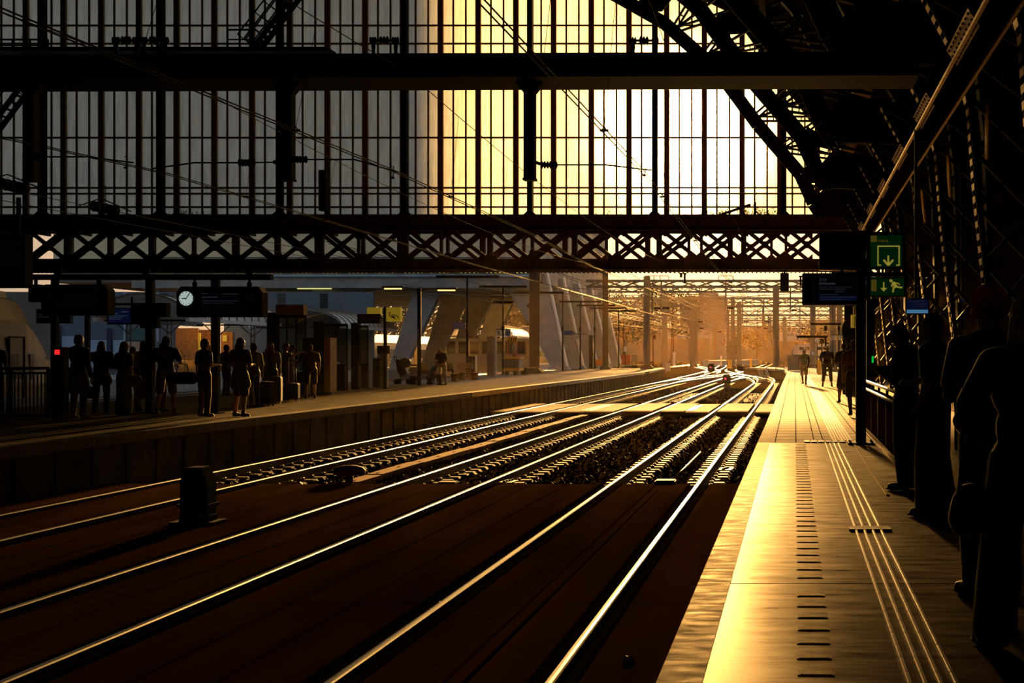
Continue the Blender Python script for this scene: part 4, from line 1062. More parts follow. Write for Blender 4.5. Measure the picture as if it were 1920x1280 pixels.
# pairs of thin pale tubes (lamps) standing behind
for px0, px1, py0, py1, y, l in ((1689, 1692, 591, 555, 24.6, 'left'), (1703, 1707, 560, 545, 24.9, 'right')):
    mb = MB()
    mb.tube([(XW(px0, y), y, ZW(py0, y)), (XW(px0, y), y, ZW(py1, y))], .012, 6); mb.tube([(XW(px1, y), y, ZW(py0, y)), (XW(px1, y), y, ZW(py1, y))], .012, 6)
    mb.box(XW(px0, y)-.02, XW(px1, y)+.02, y-.02, y+.02, ZW(py1, y), ZW(py1, y)+.04)
    tag(mb.build('hanging_tubes', 'batten'), l+' pair of thin pale hanging tubes behind the exit signs', 'tubes')
# yellow check-in sign and round loudspeaker farther along
y = 33.0
t = thing('checkin_sign', 'lit yellow sign with a black card pictogram right of the departure display', 'sign', (XW(1603, y), y, ZW(600, y)))
mb = MB(); mb.box(XW(1596, y), XW(1622, y), y, y+.2, ZW(614, y), ZW(590, y)); mb.build('casing', 'ysign', t)
mb = MB(); mb.box(XW(1604, y), XW(1609, y), y-.01, y, ZW(604, y), ZW(597, y)); mb.bar((XW(1603, y), y-.006, ZW(593, y)), (XW(1603, y), y-.006, ZW(613, y)), .02, .01); mb.build('pictogram', 'black', t)
mb = MB(); mb.box(XW(1600, y), XW(1612, y), y+.02, y+.16, ZW(590, y), ZW(574, y)); mb.build('lamp_box', 'white', t)
t = thing('round_speaker', 'big round dark hood hanging behind the yellow check-in sign', 'loudspeaker', (XW(1606, 36), 36, ZW(620, 36)))
y = 36.0
mb = MB(); mb.lathe((XW(1610, y), y, ZW(619, y)), [(.0, -.05), (.30, -.04), (.42, .0), (.44, .06), (.36, .2), (.1, .28)], 24, 'y'); mb.build('hood', 'black', t)
mb = MB(); mb.box(XW(1583, y), XW(1602, y), y+.0, y+.25, ZW(600, y), ZW(566, y)); mb.build('bracket', 'iron', t)
y = 43.0
t = thing('platform_cabinet', 'dark low cabinet behind the walkers on the right platform', 'cabinet', (XW(1595, 47), 47, 0))
mb = MB(); mb.box(XW(1580, 50), XW(1630, 50), 50, 50.8, 0, ZW(637, 50)); mb.build('body', 'black', t)
mb = MB(); mb.box(XW(1579, 50), XW(1631, 50), 49.95, 50.85, ZW(637, 50), ZW(635, 50)); mb.build('top', 'iron', t)
# ================================================================ yard outside: masts, portals, trees, buildings
def mast(px, Y, w, ytop, base=-1.03, label='', zt=None, m='galv'):
    x = XW(px, Y); zt = ZW(ytop, Y) if zt is None else zt
    t = thing('catenary_mast', label, 'mast', (x, Y, base), 'masts of the overhead line')
    mb = MB()
    mb.box(x-w/2, x+w/2, Y-w/2, Y-w/2+.05, base+.3, zt); mb.box(x-w/2, x+w/2, Y+w/2-.05, Y+w/2, base+.3, zt); mb.box(x-.03, x+.03, Y-w/2, Y+w/2, base+.3, zt); mb.build('shaft', m, t)
    mb = MB(); a = w*1.0; mb.prism([(x-a, base), (x+a, base), (x+a, base+.15), (x+w*.6, base+.4), (x-w*.6, base+.4), (x-a, base+.15)], Y-a, Y+a); mb.build('foot', 'concd', t)
    return t
masts = [(1213, 140, .62, 518, 0, 'tall thick mast at the end of the left platform'), (1246, 232, .85, 545, None, 'mast just right of the thick mast at the platform end'), (1297, 255, .7, 566, None, 'left of two close masts in the middle of the yard'),
         (1304, 275, .65, 572, None, 'right of two close masts in the middle of the yard'), (1365, 300, .60, 580, None, 'thin mast left of two pale masts before the far office block'), (1374, 262, .75, 556, None, 'paler mast below the right edge of the far office block'),
         (1386, 285, .95, 568, None, 'thick mast right of the far office block'), (1432, 330, .7, 590, None, 'thin mast with a box halfway up'), (1443, 350, .8, 594, None, 'slim hazy mast left of the tall mast by the fence'),
         (1455, 168, .75, 540, None, 'tall thick mast left of the walking woman'), (1471, 345, .9, 595, None, 'hazy mast right of the tall mast by the fence'), (1524, 150, .62, 524, 0, 'light mast between the walking woman and man'),
         (1561, 118, .55, 570, 0, 'tall mast behind the standing man with the cap'), (1574, 160, .7, 565, 0, 'faint pale mast beside the mast behind the cap wearer'), (1262, 420, 1.0, 590, None, 'faint far mast in the haze left of the office block'), (1268, 440, .9, 588, None, 'second faint far mast in the haze left of the office block'), (1341, 430, .8, 600, None, 'faint far mast in front of the office block')]
for px, Y, w, yt, b, l in masts: mast(px, Y, w, yt, -1.03 if b is None else b, l)
mb = MB(); mb.box(XW(1429, 329), XW(1437, 329), 328.6, 329.4, ZW(664, 329), ZW(647, 329)); tag(mb.build('signal_box', 'galv'), 'grey box fixed halfway up a thin far mast', 'box')
def portal(Y, pxa, pxb, yt, yb, label, cell=4.2, w=.22, hang=(), double=True):
    x0, x1 = XW(pxa, Y), XW(pxb, Y); zt, zb = ZW(yt, Y), ZW(yb, Y)
    t = thing('line_gantry', label, 'gantry beam', ((x0+x1)/2, Y, zb), 'lattice gantries over the yard')
    mb = MB()
    for d in ((-.4, .4) if double else (0,)):
        mb.box(x0, x1, Y+d-w/2, Y+d+w/2, zt-w/2, zt+w/2); mb.box(x0, x1, Y+d-w/2, Y+d+w/2, zb-w/2, zb+w/2)
    mb.build('chords', 'galv', t)
    mb = MB(); x = x0; k = 0
    while x < x1-.1:
        b = min(x+cell/2, x1)
        mb.bar((x, Y-.4, zb if k % 2 == 0 else zt), (b, Y-.4, zt if k % 2 == 0 else zb), w*.7, w*.7)
        mb.bar((x, Y+.4, zt if k % 2 == 0 else zb), (b, Y+.4, zb if k % 2 == 0 else zt), w*.45, w*.45); x = b; k += 1
    mb.build('bracing', 'galv', t)
    for px in hang:
        x = XW(px, Y)
        mb = MB(); mb.bar((x, Y, zt), (x, Y, zb-2.6), .18, .18); mb.bar((x-.2, Y, zb-2.4), (x+1.6, Y, zb-2.1), .07); mb.build('drop_tube', 'galv', t)
        mb = MB(); insul(mb, (x+.5, Y, zb-2.3), (1, 0, 0), .7, .13, 4); mb.build('insulator', 'iron', t)
        mb = MB()
        for s in (-.8, .8): mb.bar((x+s, Y, zt), (x+s, Y, zt+.55), .08)
        mb.bar((x-.8, Y, zt+.55), (x+.8, Y, zt+.55), .07); mb.build('insulator_stand', 'galv', t)
plist = [(150, 1100, 1600, 526.5, 537.5, (1224, 1240, 1361), 4.0, .24), (175, 1120, 1640, 537, 547, (1222, 1482), 4.4, .22), (202, 1130, 1650, 560, 573.5, (1307, 1392, 1432), 5, .22), (235, 1128, 1660, 575, 590, (1310, 1430, 1500), 5, .2),
         (262, 1135, 1660, 558, 567, (), 5, .2), (290, 1140, 1660, 592, 601, (1345, 1440), 6, .2), (325, 1140, 1660, 583, 596.5, (1420, 1535), 6, .2), (365, 1150, 1640, 604, 611, (1400, 1480), 7, .2), (410, 1150, 1640, 600, 607, (), 7, .2), (460, 1160, 1630, 615, 620, (1425,), 8, .22), (520, 1160, 1620, 622, 627, (), 8, .24)]
for i, (Y, a, b, yt, yb, hang, cell, w) in enumerate(plist): portal(Y, a, b, yt, yb, '%s lattice gantry across the yard counting from the hall' % ordinal(i), cell, w, hang)
# long single-tube cantilevers and line wires in the yard
rw = random.Random(21)
for i in range(16):
    Y0 = 74+rw.uniform(0, 60); x = rw.uniform(-30, 6); z = rw.uniform(6.0, 8.6)
    mb = MB(); mb.tube([(x, Y0, z), (x+rw.uniform(-1, 1), Y0+60, z-.5), (x+rw.uniform(-2, 1), Y0+160, z), (x+rw.uniform(-3, 2), Y0+330, z-.2)], .022, 5)
    tag(mb.build('yard_wire', 'galv'), 'thin overhead wire running away through the yard gantries', 'wire', 'yard wires')
for i in range(9):
    Y = rw.uniform(110, 330); z = 6.2+rw.random()*1.2
    mb = MB(); x = -38; pts = []
    for k in range(13): pts.append((x+k*4.2, Y, z+.35*abs(math.sin(k*1.2))))
    mb.tube(pts, .03, 5); tag(mb.build('span_wire', 'galv'), 'thin cross-span wire stretched across the yard', 'wire', 'yard cross wires')
# leafy trees
def tree(px, Y, ytop, w, label, n=900, hz=None):
    x = XW(px, Y); zt = ZW(ytop, Y); t = thing('tree', label, 'tree', (x, Y, -1.03), 'trees beyond the yard')
    rt = random.Random(int(px*7+Y)); mb = MB()
    mb.tube([(x, Y, -1.03), (x+.2, Y, zt*.35), (x, Y, zt*.7)], [w*.025, w*.02, w*.012], 8)
    for k in range(9):
        a = rt.uniform(0, 6.28); h = zt*rt.uniform(.3, .6); mb.tube([(x, Y, h), (x+math.cos(a)*w*.22, Y+math.sin(a)*w*.22, h+zt*.14), (x+math.cos(a)*w*.4, Y+math.sin(a)*w*.4, h+zt*.30)], [w*.011, w*.007, w*.003], 5)
    mb.build('trunk', 'bark', t)
    mb = MB(); cl = []
    for k in range(12): cl.append((Vector((x+rt.gauss(0, w*.22), Y+rt.gauss(0, w*.2), zt*rt.uniform(.42, .88))), w*rt.uniform(.14, .24)))
    for k in range(n*3):
        c, r = rt.choice(cl); d = Vector((rt.gauss(0, 1), rt.gauss(0, 1), rt.gauss(0, .8))).normalized()*r*rt.uniform(.5, 1.05); p = c+d; s = w*rt.uniform(.010, .022)
        if p.z > zt: continue
        u = Vector((rt.uniform(-1, 1), rt.uniform(-1, 1), rt.uniform(-1, 1))).normalized()*s; v = Vector((rt.uniform(-1, 1), rt.uniform(-1, 1), rt.uniform(-1, 1))).normalized()*s
        mb.add([p-u, p+v*.7, p+u, p-v*.7], [(0, 1, 2, 3)])
    mb.build('foliage', 'leaf', t)
tree(1168, 330, 528, 16, 'bushy tree right of the leaning concrete legs', 1300); tree(1260, 350, 532, 17, 'tall tree left of the far office block', 1500); tree(1215, 380, 556, 18, 'tree behind the thick mast at the platform end', 1200)
tree(1420, 520, 610, 22, 'low hazy tree right of the far office block', 900); tree(1470, 500, 606, 24, 'low hazy tree behind the fence on the right', 900); tree(1540, 420, 600, 20, 'hazy tree behind the standing man', 900); tree(1590, 380, 596, 18, 'hazy tree behind the round dark hood', 900)
tree(1120, 400, 575, 20, 'dark tree seen between the leaning concrete legs', 900); tree(640, 260, 568, 14, 'dark tree behind the concrete legs on the left', 900)
for px, Y, yt, w, l in ((700, 250, 548, 20, 'dark leafy tree behind the far trains, left of the yellow signs'), (775, 262, 552, 22, 'dark leafy tree seen under the bus station beside the lamp post'), (850, 270, 556, 22, 'dark leafy tree seen under the bus station behind the bent-over man'), (925, 282, 558, 22, 'dark leafy tree seen under the bus station left of the yellow cart'), (990, 290, 560, 20, 'dark leafy tree seen under the bus station behind the thick mast'), (1060, 300, 566, 22, 'dark leafy tree between the first leaning legs')): tree(px, Y, yt, w, l, 900)
# far office blocks
t = thing('office_block', 'stepped pale office block standing far behind the yard', 'building', (XW(1320, 560), 560, -1))
def blk(px0, px1, yt, Y, d=25): 
    mb = MB(); mb.box(XW(px0, Y), XW(px1, Y), Y, Y+d, -1.03, ZW(yt, Y)); return mb
blk(1284, 1359, 554.5, 560).build('main_block', 'bluewall', t); blk(1275, 1284.2, 563.5, 560).build('side_wing', 'bluewall', t); blk(1310, 1345, 548, 562, 10).build('roof_plant', 'bluewall', t)
mb = MB()
for px in (1311, 1314, 1333): mb.box(XW(px, 562), XW(px+2, 562), 562, 563, ZW(548, 562), ZW(536, 562))
mb.build('chimney', 'bluewall', t)
for px0, px1, yt, Y, l in ((1120, 1240, 622, 500, 'long low warehouse in the haze left of the yard'), (1236, 1330, 634, 540, 'low hazy shed in the middle of the far yard'), (1326, 1452, 627, 580, 'wide hazy terrace of buildings closing the yard'), (1448, 1530, 640, 480, 'low hazy shed behind the fence on the right'), (1525, 1660, 622, 460, 'hazy terrace behind the standing man')):
    t = thing('warehouse', l, 'building', (XW((px0+px1)/2, Y), Y, -1))
    blk(px0, px1, yt, Y).build('walls', 'greywall', t)
    mb = MB(); a, b = XW(px0, Y), XW(px1, Y); zt = ZW(yt, Y); mb.prismx([(Y-1, zt), (Y+26, zt), (Y+12.5, zt+4)], a, b); mb.build('roof', 'greywall', t)
# low wall / platform tongue in the yard
mb = MB(); mb.prismz([(-20, 300), (-16, 300), (-9, 345), (-12, 345)], -1.03, .2); tag(mb.build('far_platform', 'conc'), 'pale far platform tongue catching the light in the yard', 'platform')
# white train and fences at the end of the right platform
t = thing('train', 'pale train standing behind the fence at the end of the right platform', 'train', (4, 215, -.6))
Y = 205
mb = MB(); mb.prism([(XW(1487, Y), -.5), (XW(1560, Y), -.5), (XW(1560, Y), ZW(645, Y)), (XW(1500, Y), ZW(645, Y)), (XW(1491, Y), ZW(647, Y)), (XW(1487, Y), ZW(654, Y))], Y, Y+3); mb.build('body', 'canopy', t)
mb = MB()
for k in range(5): mb.box(XW(1499+k*11, Y), XW(1507+k*11, Y), Y-.04, Y, ZW(656, Y), ZW(650, Y))
mb.build('windows', 'winglass', t)
t = thing('fence', 'upright bar fence at the end of the right platform', 'fence', (XW(1500, 118), 118, 0))
Y = 118
mb = MB()
for k in range(34): x = XW(1455+k*2.4, Y); mb.bar((x, Y, .0), (x, Y, ZW(668.5, Y)), .035)
mb.build('bars', 'galv', t)
mb = MB(); mb.bar((XW(1454, Y), Y, ZW(668.5, Y)), (XW(1536, Y), Y, ZW(668.5, Y)), .06); mb.bar((XW(1454, Y), Y, ZW(688, Y)), (XW(1536, Y), Y, ZW(688, Y)), .05); mb.build('rail', 'galv', t)
for k in range(4):
    x = XW(1455+k*26.5, Y); mb = MB(); mb.bar((x, Y+.05, 0), (x, Y+.05, ZW(666.5, Y)), .07); mb.build('post', 'iron', t)
t = thing('fence', 'solid grey fence panel behind the walking woman', 'fence', (XW(1490, 122), 122, 0))
mb = MB(); mb.box(XW(1478, 122), XW(1502, 122), 122, 122.1, .05, ZW(664.5, 122)); mb.build('panel', 'galv', t)
mb = MB(); mb.bar((XW(1478, 122), 122.15, 0), (XW(1478, 122), 122.15, ZW(664, 122)), .08); mb.bar((XW(1502, 122), 122.15, 0), (XW(1502, 122), 122.15, ZW(664, 122)), .08); mb.build('post', 'iron', t)
def t_lamp(px, Y, ybar, pxa, pxb, base=0, label='', w=.13):
    x = XW(px, Y); zb = ZW(ybar, Y)
    t = thing('platform_lamp', label, 'lamp', (x, Y, base), 'T-shaped lamps on the platforms')
    mb = MB(); mb.tube([(x, Y, base), (x, Y, zb*.45), (x, Y, zb)], [w*.62, w*.55, w*.45], 8); mb.build('pole', 'iron', t)
    mb = MB(); mb.box(XW(pxa, Y), XW(pxb, Y), Y-.13, Y+.13, zb-.05, zb+.11); mb.build('lamp_bar', 'iron', t)
    mb = MB(); mb.cyl((x, Y), w*1.3, base, base+.06, 10); mb.cyl((x, Y), w*.9, ZW(620, Y) if Y < 150 else zb*.6, (ZW(620, Y) if Y < 150 else zb*.6)+.35, 8); mb.build('collar', 'iron', t)
t_lamp(1548, 96, 632, 1494, 1551, 0, 'short T-shaped lamp with one long arm beside the standing man')
t_lamp(1573, 104, 608, 1519, 1577, 0, 'higher T-shaped lamp on the right platform behind the short one', .1)
def letter_sign(px, py, Y, s, letter, label, ground=False, mats=('paper', 'navy'), base=0):
    t = thing('letter_sign', label, 'sign', (XW(px, Y), Y, ZW(py, Y)))
    h = s*Y/F; x = XW(px, Y); z = ZW(py, Y)
    mb = MB(); rbox(mb, x-h/2, x+h/2, Y, Y+.06, z-h*.58, z+h*.58, h*.1); mb.build('plate', mats[0], t)
    textobj('letter', letter, (x, Y-.006, z-h*.34), h*.95, mats[1], t, 'CENTER', .004)
    return t
letter_sign(1563, 633, 95, 7.5, 'C', 'left of two pale C signs at the end of the right platform'); letter_sign(1576, 633, 95, 7.5, 'C', 'right of two pale C signs at the end of the right platform')
mb = MB(); Y = 95.2; mb.bar((XW(1558, Y), Y, ZW(628, Y)), (XW(1602, Y), Y, ZW(628, Y)), .06); mb.bar((XW(1580, Y), Y, 0), (XW(1580, Y), Y, ZW(627, Y)), .08); tag(mb.build('sign_bracket', 'iron'), 'thin post with a cross bar carrying the two C signs', 'bracket')
t = thing('diamond_sign', 'blue diamond-shaped sign on a thin pole between the woman and the man', 'sign', (XW(1532, 108), 108, 0))
Y = 108; cx, cz, r = XW(1532, Y), ZW(638, Y), 5*Y/F
mb = MB(); mb.prism([(cx-r, cz), (cx, cz-r), (cx+r, cz), (cx, cz+r)], Y, Y+.05); mb.build('plate', 'bluepanel', t)
mb = MB(); mb.tube([(cx, Y+.08, 0), (cx, Y+.08, cz)], .035, 8); mb.build('pole', 'iron', t)
t = thing('info_pole', 'slim dark pole with a small head beside the standing man', 'post', (XW(1541, 102), 102, 0))
Y = 102; x = XW(1541, Y)
mb = MB(); mb.bar((x, Y, 0), (x, Y, ZW(640, Y)), .09); mb.build('shaft', 'iron', t)
mb = MB(); mb.box(x-.16, x+.16, Y-.1, Y+.1, ZW(643, Y), ZW(635, Y)); mb.build('head', 'iron', t)
t = thing('bollard', 'small yellow box post behind the standing man', 'bollard', (XW(1536, 100), 100, 0))
x = XW(1536, 100); mb = MB(); mb.box(x-.13, x+.13, 99.9, 100.1, 0, ZW(675, 100)); mb.build('post', 'yellow', t)
mb = MB(); mb.prism([(x-.14, ZW(675, 100)), (x+.14, ZW(675, 100)), (x, ZW(672, 100))], 99.88, 100.12); mb.build('cap', 'yellow', t)
t = thing('round_sign', 'small round pale sign on the light mast', 'sign', (XW(1524, 149), 149, ZW(662, 149)))
mb = MB(); mb.lathe((XW(1524, 149), 149.3, ZW(662, 149)), [(.22, 0), (.22, -.05)], 16, 'y'); mb.build('plate', 'paper', t)
# small clutter in the yard: marker posts, cabinets
for i, (px, py, Y, w, h, m_, l) in enumerate(((1368, 682, 250, .7, 1.5, 'yellow', 'yellow cabinet at the foot of the masts in mid yard'), (1408, 682, 270, .5, 1.6, 'yellow', 'yellow marker cabinet beside the far rails'), (1252, 686, 205, .7, 1.2, 'conc', 'grey cabinet at the end of the left platform'), (1325, 684, 290, .8, 1.4, 'conc', 'grey cabinet in the hazy yard before the office block'), (1352, 672, 300, .35, 2.2, 'white', 'small pale signal before the terrace'), (1264, 660, 300, .5, 3, 'white', 'pale hazy signal plate left of the masts'))):
    x = XW(px, Y); t = thing('cabinet', l, 'cabinet', (x, Y, -1.03))
    mb = MB(); rbox(mb, x-w/2, x+w/2, Y, Y+w, -1.03, -1.03+h, .04); mb.build('body', m_, t)
    mb = MB(); mb.box(x-w*.55, x+w*.55, Y-.05, Y+w+.05, -1.03+h, -.98+h); mb.build('lid', m_, t)
t = thing('point_lever', 'tangle of point rodding and levers beside the curved platform wall', 'point machine', (XW(1433, 125), 125, -1))
Y = 125
rl = random.Random(8)
for k in range(7):
    x = XW(1424+k*2.6, Y); mb = MB(); mb.tube([(x, Y+k*.4, -1), (x+.1, Y+k*.4, -.5), (x+rl.uniform(-.3, .3), Y+k*.4, ZW(rl.uniform(684, 694), Y))], .04, 6); mb.box(x-.1, x+.14, Y+k*.4-.1, Y+k*.4+.1, -1, -.75); mb.build('lever', 'steel', t)
# ================================================================ left platform and what stands behind it
LX = [(-12.15, 4), (-12.15, 90), (-12.5, 118), (-13.9, 148)]
mb = MB()
poly = [(x, y) for x, y in LX]+[(-21.5, 148), (-21.0, 4)]
mb.prismz(poly, -.16, 0); tag(mb.build('floor_left', 'leftfloor'), 'long paved left platform between two tracks', kind='structure')
for i in range(12):
    a = 4+i*12; b = a+12
    def ex(yy):
        for (p, ya), (q, yb) in zip(LX, LX[1:]):
            if ya <= yy <= yb: return p+(q-p)*(yy-ya)/(yb-ya)
    mb = MB(); mb.prismz([(ex(a)-.35, a+.01), (ex(a)+.06, a+.01), (ex(b)+.06, b-.01), (ex(b)-.35, b-.01)], -.17, .006)
    tag(mb.build('trim_edge', 'coping' if b < 60 else 'tile'), 'edge stone along the rim of the left platform', kind='structure')
mb = MB()
for (a, ya), (b, yb) in zip(LX, LX[1:]): mb.prismz([(a-.02, ya), (b-.02, yb), (b-.5, yb), (a-.5, ya)], -1.05, -.16)
mb.prismz([(-13.9, 147.7), (-21.5, 147.7), (-21.5, 148), (-13.9, 148)], -1.05, -.0)
y = 6.0
while y < 146:
    xe = [p+(q-p)*(y-ya)/(yb-ya) for (p, ya), (q, yb) in zip(LX, LX[1:]) if ya <= y <= yb][0]
    mb.box(xe-.03, xe+.015, y, y+.10, -1.05, -.2); y += 1.2
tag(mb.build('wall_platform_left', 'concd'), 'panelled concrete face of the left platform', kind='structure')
def part(name, m, t, *boxes):
    mb = MB()
    for b in boxes: mb.box(*b)
    return mb.build(name, m, t)
def pb(px0, px1, py0, py1, Y, d=.2): return (XW(px0, Y), XW(px1, Y), Y, Y+d, ZW(py1, Y), ZW(py0, Y))
# --- barrier fence at far left and the slim signal post
Y = 31.0
t = thing('barrier_fence', 'dark barred barrier with a pale top rail at the far left of the left platform', 'fence', (XW(40, Y), Y, 0))
mb = MB(); mb.tube([(XW(-60, Y), Y, ZW(691.5, Y)), (XW(93, Y), Y, ZW(690, Y))], .035, 8); mb.build('top_rail', 'steel', t)
mb = MB(); mb.bar((XW(-60, Y), Y, ZW(700, Y)), (XW(92, Y), Y, ZW(699, Y)), .05); mb.bar((XW(-60, Y), Y, .06), (XW(92, Y), Y, .06), .06); mb.build('rail', 'iron', t)
mb = MB(); x = XW(-58, Y)
while x < XW(92, Y): mb.bar((x, Y, .06), (x, Y, ZW(700, Y)), .022); x += .085
mb.build('bars', 'iron', t)
for px in (-50, 20, 91): mb = MB(); mb.bar((XW(px, Y), Y, 0), (XW(px, Y), Y, ZW(691, Y)), .07); mb.build('post', 'iron', t)
Y = 29.6
t = thing('call_post', 'slim dark post with a small glowing red light on the left platform', 'post', (XW(108, Y), Y, 0))
mb = MB(); rbox(mb, XW(98, Y), XW(119, Y), Y, Y+.22, 0, ZW(650, Y), .03); mb.build('body', 'black', t)
mb = MB(); mb.box(XW(103, Y), XW(112, Y), Y-.012, Y, ZW(664.5, Y), ZW(655.5, Y)); mb.build('red_light', 'redlamp', t)
mb = MB(); mb.box(XW(114, Y), XW(117.5, Y), Y-.01, Y, ZW(664, Y), ZW(656, Y)); mb.build('side_lens', 'redpaint', t)
mb = MB(); mb.box(XW(101, Y), XW(118, Y), Y-.01, Y, ZW(700, Y), ZW(672, Y)); mb.build('front_plate', 'iron', t)
# --- sign gantry
Y = 33.5
t = thing('sign_gantry', 'dark gantry bar across the left platform carrying the departure displays', 'gantry', (XW(275, Y), Y, 0))
mb = MB(); mb.box(XW(20, Y), XW(507, Y), Y, Y+.2, ZW(524, Y), ZW(514, Y)); mb.build('beam', 'iron', t)
for px, w, y1 in ((99, 10, 515), (278, 13, 515), (401, 13, 515)):
    mb = MB(); mb.box(XW(px-w/2, Y), XW(px+w/2, Y), Y+.02, Y+.18, 0, ZW(y1, Y)); mb.box(XW(px-w*.9, Y), XW(px+w*.9, Y), Y-.06, Y+.26, 0, .03); mb.build('post', 'iron', t)
for i, px in enumerate((105, 269, 464)):
    mb = MB(); mb.lathe((XW(px, Y), Y+.1, ZW(508, Y)), [(.0, -.09), (.06, -.08), (.10, -.02), (.10, .03), (.06, .08), (.0, .10)], 16); mb.bar((XW(px, Y), Y+.1, ZW(514, Y)), (XW(px, Y), Y+.1, ZW(508, Y)), .05)
    tag(mb.build('dome_camera', 'black'), 'round dark dome on top of the gantry bar, %s' % ('leftmost', 'middle one', 'rightmost')[i], 'camera', 'domes on the gantry bar')
def hung_display(pxa, pxb, pya, pyb, Y, label, name='departure_display'):
    t = thing(name, label, 'display', (XW((pxa+pxb)/2, Y), Y, ZW(pyb, Y)))
    x0, x1, z0, z1 = XW(pxa, Y), XW(pxb, Y), ZW(pyb, Y), ZW(pya, Y); c = .06
    mb = MB(); mb.prism([(x0+.03, z0), (x1-.03, z0), (x1, z0+.05), (x1, z1-.14), (x1-.10, z1), (x0+.10, z1), (x0, z1-.14), (x0, z0+.05)], Y, Y+.35); mb.build('casing', 'black', t)
    mb = MB()
    for f in (.18, .82): mb = MB(); x = x0+(x1-x0)*f; mb.tube([(x, Y+.15, z1), (x, Y+.15, ZW(518, 33.5))], .03, 8); mb.lathe((x, Y+.15, z1+.06), [(.05, -.05), (.06, 0), (.05, .05)], 10); mb.build('hanger', 'iron', t)
    return t
Y = 33.2
t = hung_display(77, 202, 533, 591, Y, 'dark departure display with a white 4a plate on the left platform')
part('side_panel', 'navy', t, pb(79, 95, 541, 590, Y-.012, .012)); part('number_plate', 'paper', t, pb(80, 95, 544, 559, Y-.02, .01))
textobj('track_number', '4', (XW(83, Y), Y-.024, ZW(556, Y)), .15, 'black', t); textobj('track_letter', 'a', (XW(90, Y), Y-.024, ZW(550, Y)), .07, 'black', t)
part('screen', 'screen', t, pb(104, 182, 540, 586, Y-.012, .012))
t = hung_display(331, 492, 537, 594, Y, 'dark departure display with a round lit clock and a 5a plate')
cx, cz, r = XW(350, Y), ZW(559.5, Y), 13.6*Y/F
mb = MB(); mb.lathe((cx, Y-.005, cz), [(r*1.1, 0), (r*1.1, -.03), (r, -.035), (r, -.02)], 36, 'y'); mb.build('clock_rim', 'black', t)
mb = MB(); mb.lathe((cx, Y, cz), [(r, -.01), (r, -.026), (.0, -.027)], 36, 'y'); ck = mb.build('clock_dial', 'clock', t)
mb = MB()
for k in range(12):
    a = R(30*k); mb.bar((cx+math.sin(a)*r*.80, Y-.030, cz+math.cos(a)*r*.80), (cx+math.sin(a)*r*.95, Y-.030, cz+math.cos(a)*r*.95), .014, .004)
mb.build('hour_marks', 'black', ck)
mb = MB(); a = R(34); mb.bar((cx-math.sin(a)*.03, Y-.034, cz-math.cos(a)*.03), (cx+math.sin(a)*r*.86, Y-.034, cz+math.cos(a)*r*.86), .018, .004); a = R(270); mb.bar((cx, Y-.036, cz), (cx+math.sin(a)*r*.60, Y-.036, cz+math.cos(a)*r*.60), .022, .004); mb.build('hands', 'black', ck)
part('screen', 'screen', t, pb(376, 452, 543, 588, Y-.012, .012)); lines('lettering', t, [(379, 390, 550, 2), (418, 446, 551, 2), (379, 409, 557, 2.6), (380, 448, 564, 2), (380, 440, 568, 1.8)], 'textdim', Y-.004)
part('number_plate', 'bluewall', t, pb(461, 474, 550, 564, Y-.02, .01)); textobj('track_number', '5', (XW(463.5, Y), Y-.024, ZW(562, Y)), .14, 'black', t); textobj('track_letter', 'a', (XW(470, Y), Y-.024, ZW(555, Y)), .06, 'black', t)
t = thing('loudspeaker', 'black box loudspeaker hanging left of the 4a display', 'loudspeaker', (XW(64, Y), Y, ZW(566, Y)))
mb = MB(); rbox(mb, XW(53, Y), XW(75, Y), Y, Y+.25, ZW(566, Y), ZW(533, Y), .03); mb.build('box', 'black', t)
mb = MB(); mb.bar((XW(63, Y), Y+.1, ZW(533, Y)), (XW(63, Y), Y+.1, ZW(522, Y)), .06); mb.build('hanger', 'iron', t)
t = thing('zone_sign', 'dark sign box marked D twice on the middle gantry post', 'sign', (XW(279, 33), 33, ZW(590, 33)))
Y = 33.1
part('box', 'black', t, pb(245, 312, 568, 594, Y, .22)); part('lower_box', 'black', t, pb(262, 294, 592, 615, Y+.02, .2))
textobj('letter', 'D', (XW(252, Y), Y-.006, ZW(590.5, Y)), .20, 'iron_gloss', t); textobj('letter', 'D', (XW(292, Y), Y-.006, ZW(590.5, Y)), .20, 'iron_gloss', t)
# big display near the left edge
Y = 24.0
t = thing('notice_board', 'large dark display at the left edge of the picture below the lattice girder', 'board', (XW(15, Y), Y, ZW(490, Y)))
mb = MB(); rbox(mb, XW(-60, Y), XW(47, Y), Y, Y+.25, ZW(539, Y), ZW(438, Y), .02); mb.build('casing', 'black', t)
part('screen', 'screen', t, pb(-50, 40, 445, 500, Y-.012, .012)); part('hanger', 'iron', t, pb(-10, -4, 370, 438, Y+.1, .06)); part('hanger', 'iron', t, pb(30, 36, 370, 438, Y+.1, .06))
t = thing('departure_display', 'small blue departure display hanging far behind the middle gantry post', 'display', (XW(232, 62), 62, ZW(606, 62)))
Y = 62
part('casing', 'navy', t, pb(201, 262, 577, 608, Y, .3)); part('screen', 'bluescreen', t, pb(203, 244, 579, 605, Y-.012, .012)); lines('lettering', t, [(205, 212, 583.5, 2), (228, 241, 584.5, 2), (205, 221, 588, 2.6), (205, 238, 592, 1.6), (205, 232, 595, 1.4), (205, 228, 598, 1.4)], 'text', Y); part('hanger', 'iron', t, pb(212, 215, 556, 577, Y+.1, .08)); part('hanger', 'iron', t, pb(245, 248, 556, 577, Y+.1, .08))
mb = MB(); mb.box(XW(196, Y), XW(300, Y), Y+.05, Y+.2, ZW(572, Y), ZW(568, Y)); tag(mb.build('carrier_bar', 'iron'), 'dark bar over the small blue display far behind', 'bar')
